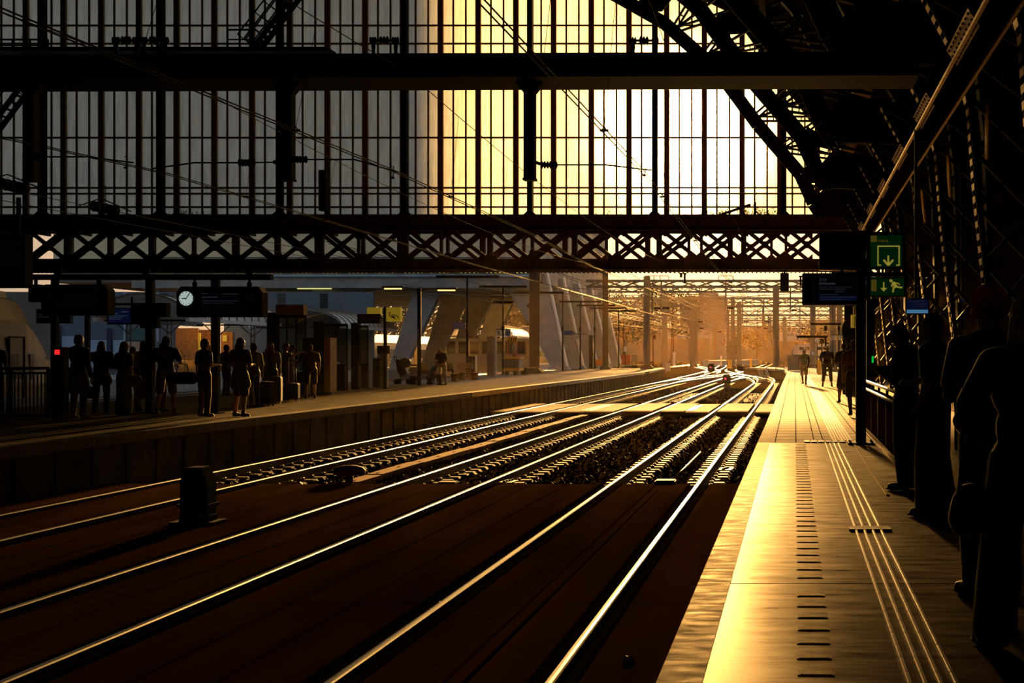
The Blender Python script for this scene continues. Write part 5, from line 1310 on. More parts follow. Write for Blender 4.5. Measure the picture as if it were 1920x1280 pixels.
t = thing('departure_display', 'dim blue display behind the 4a display beside a pale clock', 'display', (XW(92, 60), 60, ZW(606, 60)))
Y = 60
part('casing', 'navy', t, pb(68, 131, 579, 606, Y, .3)); lines('lettering', t, [(72, 96, 590, 1.6), (72, 92, 594, 1.4)], 'textdim', Y)
mb = MB(); mb.lathe((XW(115, Y), Y, ZW(593, Y)), [(6*Y/F, 0), (6*Y/F, -.03), (0, -.03)], 20, 'y'); mb.build('clock_dial', 'bluewall', t)
# --- shelters, cabinets and the tan-topped vitrine
def vitrine(px0, px1, py0, py1, Y, label, top=None, panes=3, pillar=None):
    t = thing('glass_shelter', label, 'shelter', (XW((px0+px1)/2, Y), Y, 0))
    if top: part('sign_box', 'tan', t, pb(*top, Y-.05, .4)); textobj('lettering', 'station', (XW(top[0]+6, Y), Y-.06, ZW(top[3]-7, Y)), .12, 'beige', t) if False else None
    mb = MB(); rbox(mb, XW(px0, Y), XW(px0+(pillar or 12), Y), Y, Y+.35, 0, ZW(py0, Y), .02); mb.build('pillar', 'iron', t)
    a = px0+(pillar or 12); n = panes; w = (px1-a)/n
    for k in range(n):
        mb = MB(); mb.box(XW(a+k*w+1, Y), XW(a+(k+1)*w-1, Y), Y+.12, Y+.135, ZW(py1, Y), ZW(py0+8, Y)); mb.build('pane', 'clear', t)
    mb = MB()
    for k in range(n+1): mb.bar((XW(a+k*w, Y), Y+.13, 0 if k == n else ZW(py1, Y)), (XW(a+k*w, Y), Y+.13, ZW(py0+6, Y)), .05)
    mb.bar((XW(a, Y), Y+.13, ZW(py0+7, Y)), (XW(px1, Y), Y+.13, ZW(py0+7, Y)), .10, .12); mb.bar((XW(a, Y), Y+.13, ZW(py1, Y)), (XW(px1, Y), Y+.13, ZW(py1, Y)), .06)
    mb.build('frame', 'iron', t)
    return t
vitrine(500, 571, 586, 715, 50, 'glass shelter with a tan sign box on top on the left platform', (517, 569, 571, 590), 3, 18)
vitrine(588, 649, 602, 684, 55, 'glass wind screen right of the tan-topped shelter', None, 2, 18)
vitrine(658, 688, 605, 684, 57, 'narrow glass wind screen before the litter bin', None, 1, 14)
Y = 48.5
t = thing('ticket_machine', 'tall ticket machine with a pale steel side before the glass wind screen', 'machine', (XW(600, Y), Y, 0))
mb = MB(); rbox(mb, XW(567, Y), XW(607, Y), Y, Y+.8, 0, ZW(633, Y), .02); mb.build('body', 'black', t)
part('steel_side', 'tan', t, pb(607.3, 619, 633, 735, Y+.05, .7)); part('blue_lamp', 'bluescreen', t, pb(601, 603.5, 659, 663, Y-.01, .01))
for px0, px1, py0, py1, l in ((630, 646, 684, 732, 'left'), (672, 687, 682, 727, 'right')):
    Y = YG(py1); t = thing('plinth_box', 'low black upright box below the glass wind screens, %s of two' % l, 'box', (XW((px0+px1)/2, Y), Y, 0))
    mb = MB(); rbox(mb, XW(px0, Y), XW(px1, Y), Y, Y+.35, 0, ZW(py0, Y), .02); mb.build('body', 'black', t)
    mb = MB(); mb.box(XW(px0-.5, Y), XW(px1+.5, Y), Y-.02, Y+.37, ZW(py0, Y), ZW(py0, Y)+.03); mb.build('lid', 'iron', t)
# litter bins
def bin_(px0, px1, py0, py1, label, m='galv'):
    Y = YG(py1); x0, x1 = XW(px0, Y), XW(px1, Y)
    t = thing('litter_bin', label, 'bin', ((x0+x1)/2, Y, 0))
    mb = MB(); rbox(mb, x0, x0+(x1-x0)*.58, Y, Y+.5, .02, ZW(py0, Y), .02); mb.build('body', 'black' if m != 'conc' else 'galv', t)
    mb = MB(); rbox(mb, x0+(x1-x0)*.59, x1, Y+.02, Y+.5, .02, ZW(py0, Y), .02); mb.build('side', 'steel', t)
    mb = MB(); mb.box(x0+.01, x1-.01, Y-.01, Y+.52, ZW(py0, Y), ZW(py0, Y)+.03); mb.build('lid', 'steel', t)
    mb = MB(); mb.box(x1-(x1-x0)*.32, x1-(x1-x0)*.22, Y+.005, Y+.02, ZW(py0+5, Y), ZW(py0+2, Y)); mb.box(x1-(x1-x0)*.16, x1-(x1-x0)*.06, Y+.005, Y+.02, ZW(py0+5, Y), ZW(py0+2, Y)); mb.build('slot', 'black', t)
bin_(699, 721, 672, 727, 'tall waste bin with a steel side beside the man in the light blue shirt'); bin_(875, 891, 668, 711, 'pale waste bin right of the rightmost bench', 'conc')
# yellow check-in signs on a post
Y = 57.5
t = thing('checkin_post', 'dark post with two lit yellow card-reader signs on the left platform', 'sign post', (XW(721, Y), Y, 0))
mb = MB(); mb.bar((XW(721, Y), Y+.1, 0), (XW(721, Y), Y+.1, ZW(575, Y)), .12); mb.build('shaft', 'iron', t)
part('left_sign', 'ysign', t, pb(688, 713, 576, 589, Y, .25)); s2 = part('right_sign', 'ysign', t, pb(724, 751, 576, 602.5, Y, .25))
mb = MB(); mb.prism([(XW(733, Y), ZW(592, Y)), (XW(741, Y), ZW(593.5, Y)), (XW(740, Y), ZW(596, Y)), (XW(732.5, Y), ZW(594.5, Y))], Y-.02, Y-.005)
for a, b in (((730.5, 585), (730.5, 593)), ((733, 590), (740, 591)), ((740, 591), (745, 592)), ((745, 592), (747, 597)), ((737, 595), (742, 598.5)), ((730, 585.5), (733, 586))): mb.bar((XW(a[0], Y), Y-.01, ZW(a[1], Y)), (XW(b[0], Y), Y-.01, ZW(b[1], Y)), .03, .01)
mb.build('pictogram', 'black', s2)
part('lower_plate', 'black', t, pb(707, 729, 648, 663, Y-.05, .15)); part('dark_board', 'black', t, pb(670, 712, 588, 606, Y-.06, .2))
# benches
def bench(px, py, w, label):
    Y = YG(py); x = XW(px, Y); t = thing('bench', label, 'bench', (x, Y, 0), 'benches on the left platform')
    for yy in (Y, Y+1.5):
        mb = MB(); mb.prism([(x-.05, 0), (x+.42, 0), (x+.34, .18), (x+.62, .36), (x+.62, .42), (x-.02, .42), (x-.16, .84), (x-.22, .84), (x-.10, .35)], yy, yy+.09); mb.build('support', 'iron', t)
    for k in range(5):
        mb = MB(); xx = x+.04+k*.13; mb.box(xx, xx+.11, Y-.12, Y+1.72, .42, .455); mb.build('seat_slat', 'oak', t)
    for k in range(4):
        mb = MB(); z = .50+k*.115; xx = x-.055-k*.036; mb.prism([(xx-.02, z), (xx+.015, z), (xx-.02, z+.10), (xx-.055, z+.10)], Y-.12, Y+1.72); mb.build('back_slat', 'oak', t)
    return t
# benches stand sideways: backs to the left, shown long side towards us
def bench_front(px0, px1, py, label):
    # backrest seen slightly from behind-left, seat to the right
    Y = YG(py); x0, x1 = XW(px0, Y), XW(px1, Y); t = thing('bench', label, 'bench', ((x0+x1)/2, Y, 0), 'benches on the left platform')
    for xx in (x0+.18, x0+.95):
        mb = MB(); mb.prism([(xx, 0), (xx+.30, 0), (xx+.24, .20), (xx+.34, .40), (xx-.04, .40), (xx+.04, .2)], Y, Y+.55); mb.build('support', 'iron', t)
    for k in range(5):
        mb = MB(); mb.box(x0+.1, x1, Y+k*.11, Y+k*.11+.095, .40, .44); mb.build('seat_slat', 'oak', t)
    for k in range(4):
        z = .50+k*.12; mb = MB(); mb.prism([(x0+.05-k*.03, z), (x0+.98-k*.03, z), (x0+.95-k*.03, z+.105), (x0+.02-k*.03, z+.105)], Y+.56+k*.03, Y+.60+k*.03); mb.build('back_slat', 'oak', t)
    mb = MB(); mb.bar((x0+.62, Y+.3, .62), (x0+1.0, Y+.3, .60), .05, .4); mb.bar((x0+.98, Y+.3, .60), (x0+.98, Y+.3, .42), .05, .3); mb.build('armrest', 'iron', t)
bench_front(762, 800, 721, 'slatted bench on the left platform, leftmost of three'); bench_front(812, 856, 715, 'slatted bench behind the bent-over man, middle of three'); bench_front(852, 889, 712, 'slatted bench before the pale waste bin, rightmost of three')
# tube lamp with two arms
Y = 64
t = thing('platform_lamp', 'lamp post with two glowing tube heads on the left platform', 'lamp', (XW(786, Y), Y, 0))
mb = MB(); mb.tube([(XW(786, Y), Y, 0), (XW(786, Y), Y, ZW(541, Y))], .09, 10); mb.build('pole', 'iron', t)
for px0, px1, py in ((717, 757, 540), (817, 857, 543)):
    mb = MB(); rbox(mb, XW(px0, Y), XW(px1, Y), Y-.1, Y+.1, ZW(py, Y), ZW(py-4, Y), .04); hd = mb.build('lamp_head', 'galv', t)
    mb = MB(); mb.box(XW(px0+4, Y), XW(px1-4, Y), Y-.07, Y+.07, ZW(py+2.2, Y), ZW(py, Y)); mb.build('tube', 'tube', hd)
mb = MB(); mb.tube([(XW(757, Y), Y, ZW(539, Y)), (XW(772, Y), Y, ZW(540, Y)), (XW(786, Y), Y, ZW(545, Y)), (XW(800, Y), Y, ZW(541, Y)), (XW(817, Y), Y, ZW(541, Y))], .03, 8); mb.build('arm', 'galv', t)
# row of T lamps and the tall masts on the left platform
for px, Y, yb, a, b, l in ((876, 86, 519.5, 818, 936, 'nearest T-shaped lamp of the row on the left platform'), (943, 100, 538, 899, 988, 'second T-shaped lamp of the row, behind the yellow cart'), (1055, 121, 549, 963, 1057, 'third T-shaped lamp, before the first leaning leg'), (1088, 138, 566, 1049, 1127, 'fourth T-shaped lamp of the row'), (1115, 143, 573, 1082, 1153, 'fifth T-shaped lamp of the row'), (1139, 146, 578, 1106, 1174, 'sixth T-shaped lamp of the row'), (1160, 147, 583.5, 1137, 1193, 'last T-shaped lamp at the end of the left platform')):
    t_lamp(px, Y, yb, a, b, 0, l, .12)
mast(1002, 105, .66, 500, 0, 'thick dark mast rising from the left platform beside the yellow cart', ZW(470, 105), 'mastdark'); mast(1135, 136, .5, 512, 0, 'slender dark mast near the end of the left platform', ZW(498, 136), 'mastdark')
letter_sign(935, 624, 98, 10, 'B', 'pale left sign marked B on the left platform'); letter_sign(952, 624, 98.3, 10, 'B', 'brighter right sign marked B on the left platform', mats=('bluewall', 'navy'))
mb = MB(); mb.bar((XW(929, 98.6), 98.6, ZW(617, 98)), (XW(958, 98.6), 98.6, ZW(617, 98)), .06); mb.bar((XW(943.5, 98.6), 98.6, 0), (XW(943.5, 98.6), 98.6, ZW(617, 98)), .07); tag(mb.build('sign_bracket', 'iron'), 'post and cross bar carrying the two B signs', 'bracket')
letter_sign(1081, 632, 130, 7.5, 'A', 'left of two pale A signs by the leaning legs'); letter_sign(1094, 632, 130, 7.5, 'A', 'right of two pale A signs by the leaning legs')
mb = MB(); mb.bar((XW(1076, 130.3), 130.3, ZW(626, 130)), (XW(1099, 130.3), 130.3, ZW(626, 130)), .07); mb.bar((XW(1087.5, 130.3), 130.3, 0), (XW(1087.5, 130.3), 130.3, ZW(626, 130)), .08); tag(mb.build('sign_bracket', 'iron'), 'post and cross bar carrying the two A signs', 'bracket')
for px0, px1, py0, py1, Y, l in ((849, 872, 604, 617, 85.5, 'dark blue departure board on the nearest T-shaped lamp'), (1058, 1074, 620, 628, 120.5, 'small blue departure board before the leaning legs')):
    t = thing('departure_display', l, 'display', (XW((px0+px1)/2, Y), Y, ZW(py1, Y))); part('casing', 'navy', t, pb(px0, px1, py0, py1, Y, .25)); part('screen', 'bluescreen', t, pb(px0+1, px1-1, py0+1, py1-1, Y-.012, .012)); part('bracket', 'iron', t, pb(px1-.5, px1+4, (py0+py1)/2-1, (py0+py1)/2+1, Y+.05, .12))
# yellow service cart
Y = 96.5
t = thing('service_cart', 'yellow service cart with a striped warning board and a grey tank', 'cart', (XW(960, Y), Y, 0))
part('chassis', 'yellow', t, pb(944, 974, 690, 695, Y, 1.6), pb(944, 974, 669, 672, Y, 1.6))
part('tank', 'galv', t, pb(945, 973, 672, 690, Y+.05, 1.4))
mb = MB()
for k in range(11): mb.box(XW(946+k*2.5, Y), XW(946.9+k*2.5, Y), Y+.02, Y+.05, ZW(689.5, Y), ZW(672.5, Y))
mb.build('ribs', 'steel', t)
for px in (950, 966):
    mb = MB(); mb.lathe((XW(px, Y), Y-.02, .16), [(.16, 0), (.16, .14), (.05, .14)], 14, 'y'); mb.build('wheel', 'black', t)
mb = MB()
for a, b in (((951, 668), (952, 630)), ((969, 668), (968, 630)), ((951, 631), (969, 631)), ((952, 663), (968, 663))): mb.bar((XW(a[0], Y), Y+.1, ZW(a[1], Y)), (XW(b[0], Y), Y+.1, ZW(b[1], Y)), .05)
mb.tube([(XW(968, Y), Y+.1, ZW(664, Y)), (XW(974, Y), Y+.1, ZW(666, Y)), (XW(976, Y), Y+.1, ZW(672, Y))], .025, 6); mb.build('red_frame', 'redpaint', t)
wb = part('warning_board', 'yellow', t, pb(952, 969, 632, 642, Y+.02, .04))
mb = MB()
for k in range(4): mb.prism([(XW(952.5+k*4.2, Y), ZW(641.7, Y)), (XW(954.6+k*4.2, Y), ZW(641.7, Y)), (XW(957+k*3.9, Y), ZW(632.3, Y)), (XW(954.9+k*3.9, Y), ZW(632.3, Y))], Y+.01, Y+.019)
mb.build('stripes', 'black', wb)
mb = MB(); mb.cyl((XW(962, Y), Y+.35), .14, ZW(670, Y), ZW(646, Y), 12); mb.build('cylinder', 'galv', t)
t = thing('bench', 'slatted bench partly hidden behind the yellow service cart', 'bench', (XW(988, 98), 98, 0))
Y = 98
part('seat_slat', 'oak', t, pb(977, 1003, 688.2, 690, Y, .5)); part('back_slat', 'oak', t, pb(976, 984, 672, 684, Y+.5, .06)); part('support', 'iron', t, pb(977, 987, 690, 702, Y+.1, .4))
# broad grey pillar and other slabs
t = thing('concrete_pillar', 'broad grey pillar standing left of the yellow cart', 'pillar', (XW(921, 90), 90, 0))
Y = 90; part('shaft', 'greywall', t, pb(913, 925, 630, 707, Y, .5)); part('side_face', 'conc', t, pb(925.3, 929, 630, 706, Y+.02, .46))
t = thing('info_column', 'dark slim twin column between two lamps at the platform end', 'column', (XW(1108, 127), 127, 0))
Y = 127; part('left_column', 'black', t, pb(1104.5, 1107, 622, 690, Y, .3)); part('right_column', 'black', t, pb(1108, 1110.5, 622, 690, Y, .3)); part('head', 'paper', t, pb(1104.5, 1112, 619, 628, Y-.05, .2))
for i, (px0, px1, py0, py1, Y, m_, l) in enumerate(((1117, 1131, 674, 686, 140, 'orange', 'orange skip behind the slender dark mast'), (1165, 1182, 665, 684, 146, 'redpaint', 'red barrier box at the end of the left platform'))):
    t = thing('barrier_box', l, 'box', (XW((px0+px1)/2, Y), Y, 0)); part('body', m_, t, pb(px0, px1, py0+2, py1, Y, .6)); part('rim', m_, t, pb(px0-.5, px1+.5, py0, py0+2, Y-.05, .7))
t = thing('fence', 'thin bar fence at the far end of the left platform', 'fence', (XW(1190, 146.5), 146.5, 0))
Y = 146.5; mb = MB()
for k in range(9): mb.bar((XW(1182+k*1.6, Y), Y, 0), (XW(1182+k*1.6, Y), Y, ZW(666, Y)), .03)
mb.build('bars', 'iron', t); mb = MB(); mb.bar((XW(1181, Y), Y, ZW(666, Y)), (XW(1196, Y), Y, ZW(666, Y)), .05); mb.build('rail', 'iron', t)
mast_like = thing('lamp_pole', 'thin rust-brown pole with a small box head at the platform end', 'pole', (XW(1225, 142), 142, 0))
Y = 142; part('shaft', 'rust', mast_like, pb(1223.4, 1225.2, 628, 690, Y, .1)); part('head', 'rust', mast_like, pb(1223.4, 1229.5, 628, 636, Y-.02, .2))
t = thing('info_plate', 'small white plate floating on a pole near the platform end', 'sign', (XW(1172, 144), 144, 0))
Y = 144; part('plate', 'white', t, pb(1169.5, 1175, 650, 659, Y, .05)); part('pole', 'iron', t, pb(1172, 1173, 659, 688, Y+.02, .05))

# ================================================================ trains, canopies and buildings behind the left platform
# yellow and white train standing at the far left, nose away from us
t = thing('train', 'yellow and white passenger train standing at the far left edge', 'train', (-28.4, 44, -.8))
sec = [(-1.40, .2), (1.40, .2), (1.45, 1.2), (1.42, 2.2), (1.30, 3.4), (1.0, 4.15), (.5, 4.42), (-.5, 4.42), (-1.0, 4.15), (-1.3, 3.4), (-1.42, 2.2), (-1.45, 1.2)]
def loft(mb, stations):
    vs = []; n = len(sec)
    for (y, k, dz) in stations:
        for x, z in sec: vs.append((-28.4+x*(k if z > 1.5 else min(1, k*1.05)), y, -.8+(z if z < 2.0 else 2.0+(z-2.0)*dz)))
    fs = []
    for i in range(len(stations)-1):
        for k in range(n): fs.append((i*n+k, i*n+(k+1) % n, (i+1)*n+(k+1) % n, (i+1)*n+k))
    fs.append(tuple(range(n))[::-1]); fs.append(tuple((len(stations)-1)*n+k for k in range(n))); mb.add(vs, fs, 0, False)
mb = MB(); loft(mb, [(20, 1, 1), (48.3, 1, 1), (48.9, .99, .96), (49.5, .96, .72), (50.1, .92, .40), (50.6, .85, .12)]); mb.build('body', 'trainyellow', t)
mb = MB(); mb.prismx([(20, 2.75), (48.25, 2.75), (48.85, 2.6), (48.3, 3.62), (47.2, 3.66), (20, 3.66)], -28.9, -27.5); mb.build('roof_hood', 'canopy', t)
for ys_ in ((47.75, 48.05), (48.12, 48.42), (48.9, 49.15), (45.6, 46.6), (43.4, 44.6)):
    mb = MB(); rz0, rz1 = .55, 1.45; mb.box(-26.99, -26.955, ys_[0], ys_[1], rz0, rz1); mb.build('window', 'winglass', t)
dr = MB(); dr.box(-26.99, -26.965, 47.60, 48.08, -.3, 2.0); d1 = dr.build('door', 'trainyellow', t)
mb = MB(); mb.box(-26.985, -26.93, 47.58, 47.61, -.3, 2.05); mb.box(-26.985, -26.93, 48.50, 48.53, -.3, 2.05); mb.box(-26.985, -26.93, 47.58, 48.53, 2.02, 2.06); mb.build('door_frame', 'black', t)
dr = MB(); dr.box(-26.99, -26.965, 48.09, 48.50, -.3, 2.0); dr.build('door', 'trainyellow', t)
mb = MB(); mb.prismx([(48.5, 2.0), (49.6, .95), (49.9, .95), (48.9, 2.0)], -29.3, -27.4); mb.build('windscreen', 'winglass', t)
mb = MB(); mb.box(-26.965, -26.93, 20, 49.8, -.62, -.1); mb.build('stripe', 'navy', t)
# long white and yellow train far behind the canopied platform
t = thing('train', 'long white and yellow train behind the leaning concrete legs', 'train', (-51.5, 240, -.8))
mb = MB(); mb.prism([(-53, -.6), (-50, -.6), (-49.95, 1.2), (-50.05, 2.9), (-50.6, 3.9), (-52.4, 3.9), (-53, 2.9)], 150, 330); mb.build('body', 'canopy', t)
mb = MB(); mb.box(-49.99, -49.93, 150, 330, 1.0, 2.1); mb.build('window_band', 'winglass', t)
mb = MB(); mb.box(-49.99, -49.92, 150, 330, -.4, .5); mb.build('lower_band', 'yellow', t)
for y in range(156, 330, 13):
    mb = MB(); mb.box(-49.98, -49.90, y, y+1.6, -.4, 2.3); mb.build('door', 'yellow', t)
# blue-and-white train nose by the canopy columns
t = thing('train', 'white train with a blue-edged slanted nose behind the bent-over man', 'train', (-36, 160, -.8))
Y = 152
mb = MB(); mb.prism([(XW(795, Y), -.5), (XW(1000, Y), -.5), (XW(1000, Y), ZW(634, Y)), (XW(812, Y), ZW(634, Y)), (XW(805, Y), ZW(640, Y)), (XW(795, Y), ZW(668, Y))], Y, Y+2.8); mb.build('body', 'canopy', t)
mb = MB(); mb.prism([(XW(797, Y), ZW(668, Y)), (XW(806, Y), ZW(640, Y)), (XW(814, Y), ZW(640, Y)), (XW(803, Y), ZW(656, Y)), (XW(809, Y), ZW(672, Y)), (XW(799, Y), ZW(672, Y))], Y-.06, Y); mb.build('nose_stripe', 'navy', t)
for k in range(7):
    mb = MB(); a = 838+k*22; mb.box(XW(a, Y), XW(a+15, Y), Y-.04, Y, ZW(663, Y), ZW(640, Y)); mb.build('window', 'winglass', t)
# far platform with barrel canopies
mb = MB(); mb.prismz([(-39.8, 55), (-39.8, 140), (-37, 240), (-47, 240), (-49.2, 55)], -.95, 0); tag(mb.build('platform', 'conc'), 'far canopied platform beyond the middle tracks', 'platform')
def barrel(px0, px1, ytop, yeave, Y, L, label):
    x0, x1 = XW(px0, Y), XW(px1, Y); zt, ze = ZW(ytop, Y), ZW(yeave, Y); xc, rw_ = (x0+x1)/2, (x1-x0)/2; h = zt-ze
    t = thing('barrel_canopy', label, 'canopy', (xc, Y, 0), 'barrel canopies of the far platform')
    n = 14; prof = [(xc-rw_*math.cos(math.pi*k/n), ze+h*math.sin(math.pi*k/n)) for k in range(n+1)]
    mb = MB()
    vs = [(x, y, z) for y in (Y, Y+L) for x, z in prof]+[(x, y, z-.12) for y in (Y, Y+L) for x, z in prof]
    m_ = n+1; fs = []
    for k in range(n): fs += [(k, k+1, m_+k+1, m_+k), (2*m_+k, 3*m_+k, 3*m_+k+1, 2*m_+k+1), (k, 2*m_+k, 2*m_+k+1, k+1), (m_+k, m_+k+1, 3*m_+k+1, 3*m_+k)]
    mb.add(vs, fs, 0, True); mb.build('shell', 'canopy', t)
    y = Y
    while y <= Y+L+.01:
        mb = MB()
        for (a, b) in zip(prof, prof[1:]): mb.bar((a[0], y, a[1]+.03), (b[0], y, b[1]+.03), .10, .08)
        mb.build('rib', 'galv', t); y += L/12
    mb = MB(); mb.box(x0-.15, x0+.1, Y-.1, Y+L+.1, ze-.2, ze+.05); mb.box(x1-.1, x1+.15, Y-.1, Y+L+.1, ze-.2, ze+.05); mb.build('eaves_beam', 'white', t)
    for yy in (Y+1, Y+L-1):
        for xx in (xc-rw_*.45, xc+rw_*.45):
            mb = MB()
            for e in (-.14, .14): mb.bar((xx+e, yy, 0), (xx+e, yy, ze), .06)
            for k in range(7): mb.bar((xx-.14, yy, .3+k*.5), (xx+.14, yy, .55+k*.5), .05)
            mb.bar((xx, yy, ze-1.0), (xx-1.1, yy, ze), .06); mb.bar((xx, yy, ze-1.0), (xx+1.1, yy, ze), .06); mb.bar((xc-rw_, yy, ze-.1), (xc+rw_, yy, ze-.1), .10); mb.build('column', 'galv', t)
barrel(180, 352, 551, 597, 90, 16, 'pale ribbed barrel canopy behind the clock display, leftmost of the row'); barrel(470, 640, 577, 611, 119, 16, 'ribbed barrel canopy seen behind the tan-topped shelter'); barrel(800, 935, 603, 628, 172, 20, 'bright barrel canopy right of the lamp post'); barrel(945, 1056, 610, 634, 212, 22, 'bright barrel canopy behind the leaning legs')
# station building wall far behind
t = thing('station_building', 'blue-grey station building behind the far platform at the left', 'building', (-58, 125, 0))
Y = 128
part('wall', 'bluewall', t, pb(100, 330, 547, 720, Y, .4), pb(420, 700, 547, 720, Y+1.4, .4)); part('side_wall', 'greywall', t, pb(-200, 100, 547, 720, Y+1.2, .4))
for i, b in enumerate(((116, 152, 630, 688), (168, 205, 637, 690), (212, 232, 637, 690))):
    part('hoarding', 'bluepanel', t, pb(*b, Y-.25, .12))
part('beige_panel', 'beige', t, pb(238, 261, 640, 668, Y-.25, .12)); part('teal_window', 'teal', t, pb(237, 272, 616, 638, Y-.2, .1)); part('grey_panel', 'greywall', t, pb(238, 330, 668, 700, Y-.3, .12))
mb = MB()
for px in (234.5, 296): mb.box(XW(px, Y), XW(px+3, Y), Y-.3, Y-.1, ZW(640, Y), ZW(548, Y))
mb.build('pale_mullion', 'bluepanel', t)
part('dark_pilaster', 'navy', t, pb(200, 208, 615, 690, Y-.3, .1), pb(104, 112, 610, 690, Y-.3, .1))
for px in (106, 150, 195, 245, 300, 440, 520, 600): part('dark_window', 'winglass', t, pb(px, px+14, 550, 578, Y-.2, .15))
part('lamp_lit_wall', 'litwall', t, pb(329, 371, 615, 675, Y-.5, .2)); part('lit_bay', 'litwall', t, pb(371, 404, 618, 668, Y+1.5, .2)); part('lit_doorway', 'ysign', t, pb(372, 376, 624, 664, Y-.6, .1)); part('lit_window', 'ysign', t, pb(417, 425, 628, 640, Y+1, .1))
part('lit_bay', 'litwall', t, pb(414, 436, 622, 666, Y+1.2, .2))
for k, (px, zz, yy, e) in enumerate(((345, 3.4, 125.4, 55), (392, 3.2, 127.6, 40), (425, 3.2, 127.4, 30))):
    ll = bpy.data.lights.new('bay_lamp', 'POINT'); ll.energy = e; ll.color = (1, .50, .10); ll.shadow_soft_size = .25
    lo = bpy.data.objects.new('bay_lamp', ll); COL.objects.link(lo); lo.location = (XW(px, yy), yy, zz)
t = thing('site_fence', 'thin railing in front of the blue hoardings on the far platform', 'railing', (XW(200, 90), 90, 0))
Y = 88
mb = MB()
for k in range(24): px = 128+k*9.5; mb.bar((XW(px, Y), Y, 0), (XW(px, Y), Y, ZW(667, Y)), .03)
mb.build('bars', 'galv', t); mb = MB(); mb.bar((XW(126, Y), Y, ZW(667, Y)), (XW(350, Y), Y, ZW(667, Y)), .05); mb.build('rail', 'galv', t)
Y = 84
t = thing('grit_box', 'orange grit box on the far platform beside the post', 'box', (XW(141, Y), Y, 0)); part('body', 'orange', t, pb(131, 152, 684, 697, Y, .8)); part('lid', 'orange', t, pb(130, 153, 681.5, 684, Y-.05, .9))
t = thing('platform_post', 'dark post standing on the far platform beside the orange grit box', 'post', (XW(162, 82), 82, 0))
Y = 82; part('shaft', 'iron', t, pb(158.5, 166, 590, 702, Y, .24)); part('foot', 'iron', t, pb(152, 172, 700, 703, Y-.1, .5))
# bus station on leaning concrete legs
t = thing('bus_station', 'raised concrete bus station on leaning legs behind the left platform', 'building', (-40, 150, 0))
X0 = -24.0; Yn, Yf = 130, 176; zs_ = H+6.75
mb = MB(); mb.box(-69.5, X0, Yn, Yf, zs_, zs_+2.0); mb.build('deck_block', 'greywall', t)
mb = MB(); mb.box(-69.5, X0, Yn, Yf, zs_+2.0, 36); mb.build('upper_block', 'upper', t)
mb = MB()
for j in range(6):
    for i in range(14): mb.box(-68.6+i*3.2, -66.2+i*3.2, Yn-.06, Yn, 14.6+j*3.6, 16.6+j*3.6)
mb.build('windows', 'winglass', t)
mb = MB(); mb.box(-62, X0+.05, Yn-.35, Yn, zs_-.5, zs_+.55); mb.build('front_fascia', 'conc', t)
mb = MB(); mb.box(-62, X0+.1, Yn-.6, Yn-.35, zs_+.55, zs_+.75); mb.build('fascia_lip', 'bluepanel', t)
mb = MB()
for i in range(12):
    for j in range(17):
        a = Yn+.3+i*3.8; mb.box(X0, X0+.08, a+.05, a+3.72, zs_+.1+j*1.5, zs_+1.52+j*1.5)
mb.build('side_panels', 'paneltan', t)
mb = MB(); mb.box(-62, X0, Yn, Yf, zs_-.02, zs_+.02)
for k in range(6): mb.box(-62, X0, Yn+2+k*8, Yn+2.5+k*8, zs_-.7, zs_)
mb.build('soffit', 'conc', t)
mb = MB()
for k in range(11): mb.bar((-58+k*3.4, Yn-.7, zs_+1.0), (-56.4+k*3.4, Yn-.7, zs_+2.3), .12); mb.bar((-56.4+k*3.4, Yn-.7, zs_+2.3), (-54.6+k*3.4, Yn-.7, zs_+1.0), .12)
mb.bar((-60, Yn-.7, zs_+2.3), (-24, Yn-.7, zs_+2.3), .14); mb.build('front_truss', 'galv', t)
mb = MB()
for k in range(14): mb.box(-60+k*2.6, -58.2+k*2.6, Yn-.42, Yn-.36, zs_+.9, zs_+1.15)
mb.build('lit_slot', 'tubey', t)
mb = MB(); mb.box(-46.6, -43.4, Yn-.1, Yn-.02, ZW(542, Yn), ZW(529, Yn)); mb.build('lit_window', 'tubey', t)
for i in range(5):
    y = Yn+.6+i*9.6; xb = -21.9+.35*i*.2
    mb = MB(); mb.prism([(xb-.95, .0), (xb+.28, .0), (xb+.10, .9), (X0-.0+.45, zs_+.9), (X0-.25, zs_+.9), (X0-.8, zs_), (X0-3.6, zs_), (X0-2.9, zs_-.9), (X0-2.1, zs_-2.2), (X0-1.0, zs_-3.9)], y, y+1.0); lg = mb.build('leaning_leg', 'conc', t)
    mb = MB(); mb.prism([(xb-1.35, .0), (xb+.65, .0), (xb+.5, .32), (xb-1.2, .32)], y-.3, y+1.3); mb.build('footing', 'conc', lg)
    mb = MB(); mb.prism([(xb+.28, .35), (xb+.46, .35), (X0+.62, zs_+1.2), (X0+.42, zs_+1.2)], y+.1, y+.9); mb.build('sunlit_edge', 'white', lg)  # white strip painted in for the leg's sunlit right face
    mb = MB(); mb.lathe((X0-1.1+.1, y, H+4.6), [(.22, 0), (.22, -.06), (.1, -.1)], 12, 'y'); mb.build('lamp', 'rust', lg)
for i in range(4):
    y = Yn+1+i*11; xb = -37.6
    mb = MB(); mb.prism([(xb-.8, 0), (xb+.6, 0), (xb+4.2, zs_-.6), (xb+5.4, zs_), (xb+.8, zs_), (xb+1.4, zs_-1.2)], y, y+1.0); mb.build('leaning_leg', 'conc', t)
mb = MB(); mb.prism([(-47, zs_-3.4), (-43.6, zs_-3.4), (-39.8, zs_), (-45, zs_)], Yn+.5, Yn+1.5); mb.build('haunch', 'conc', t)
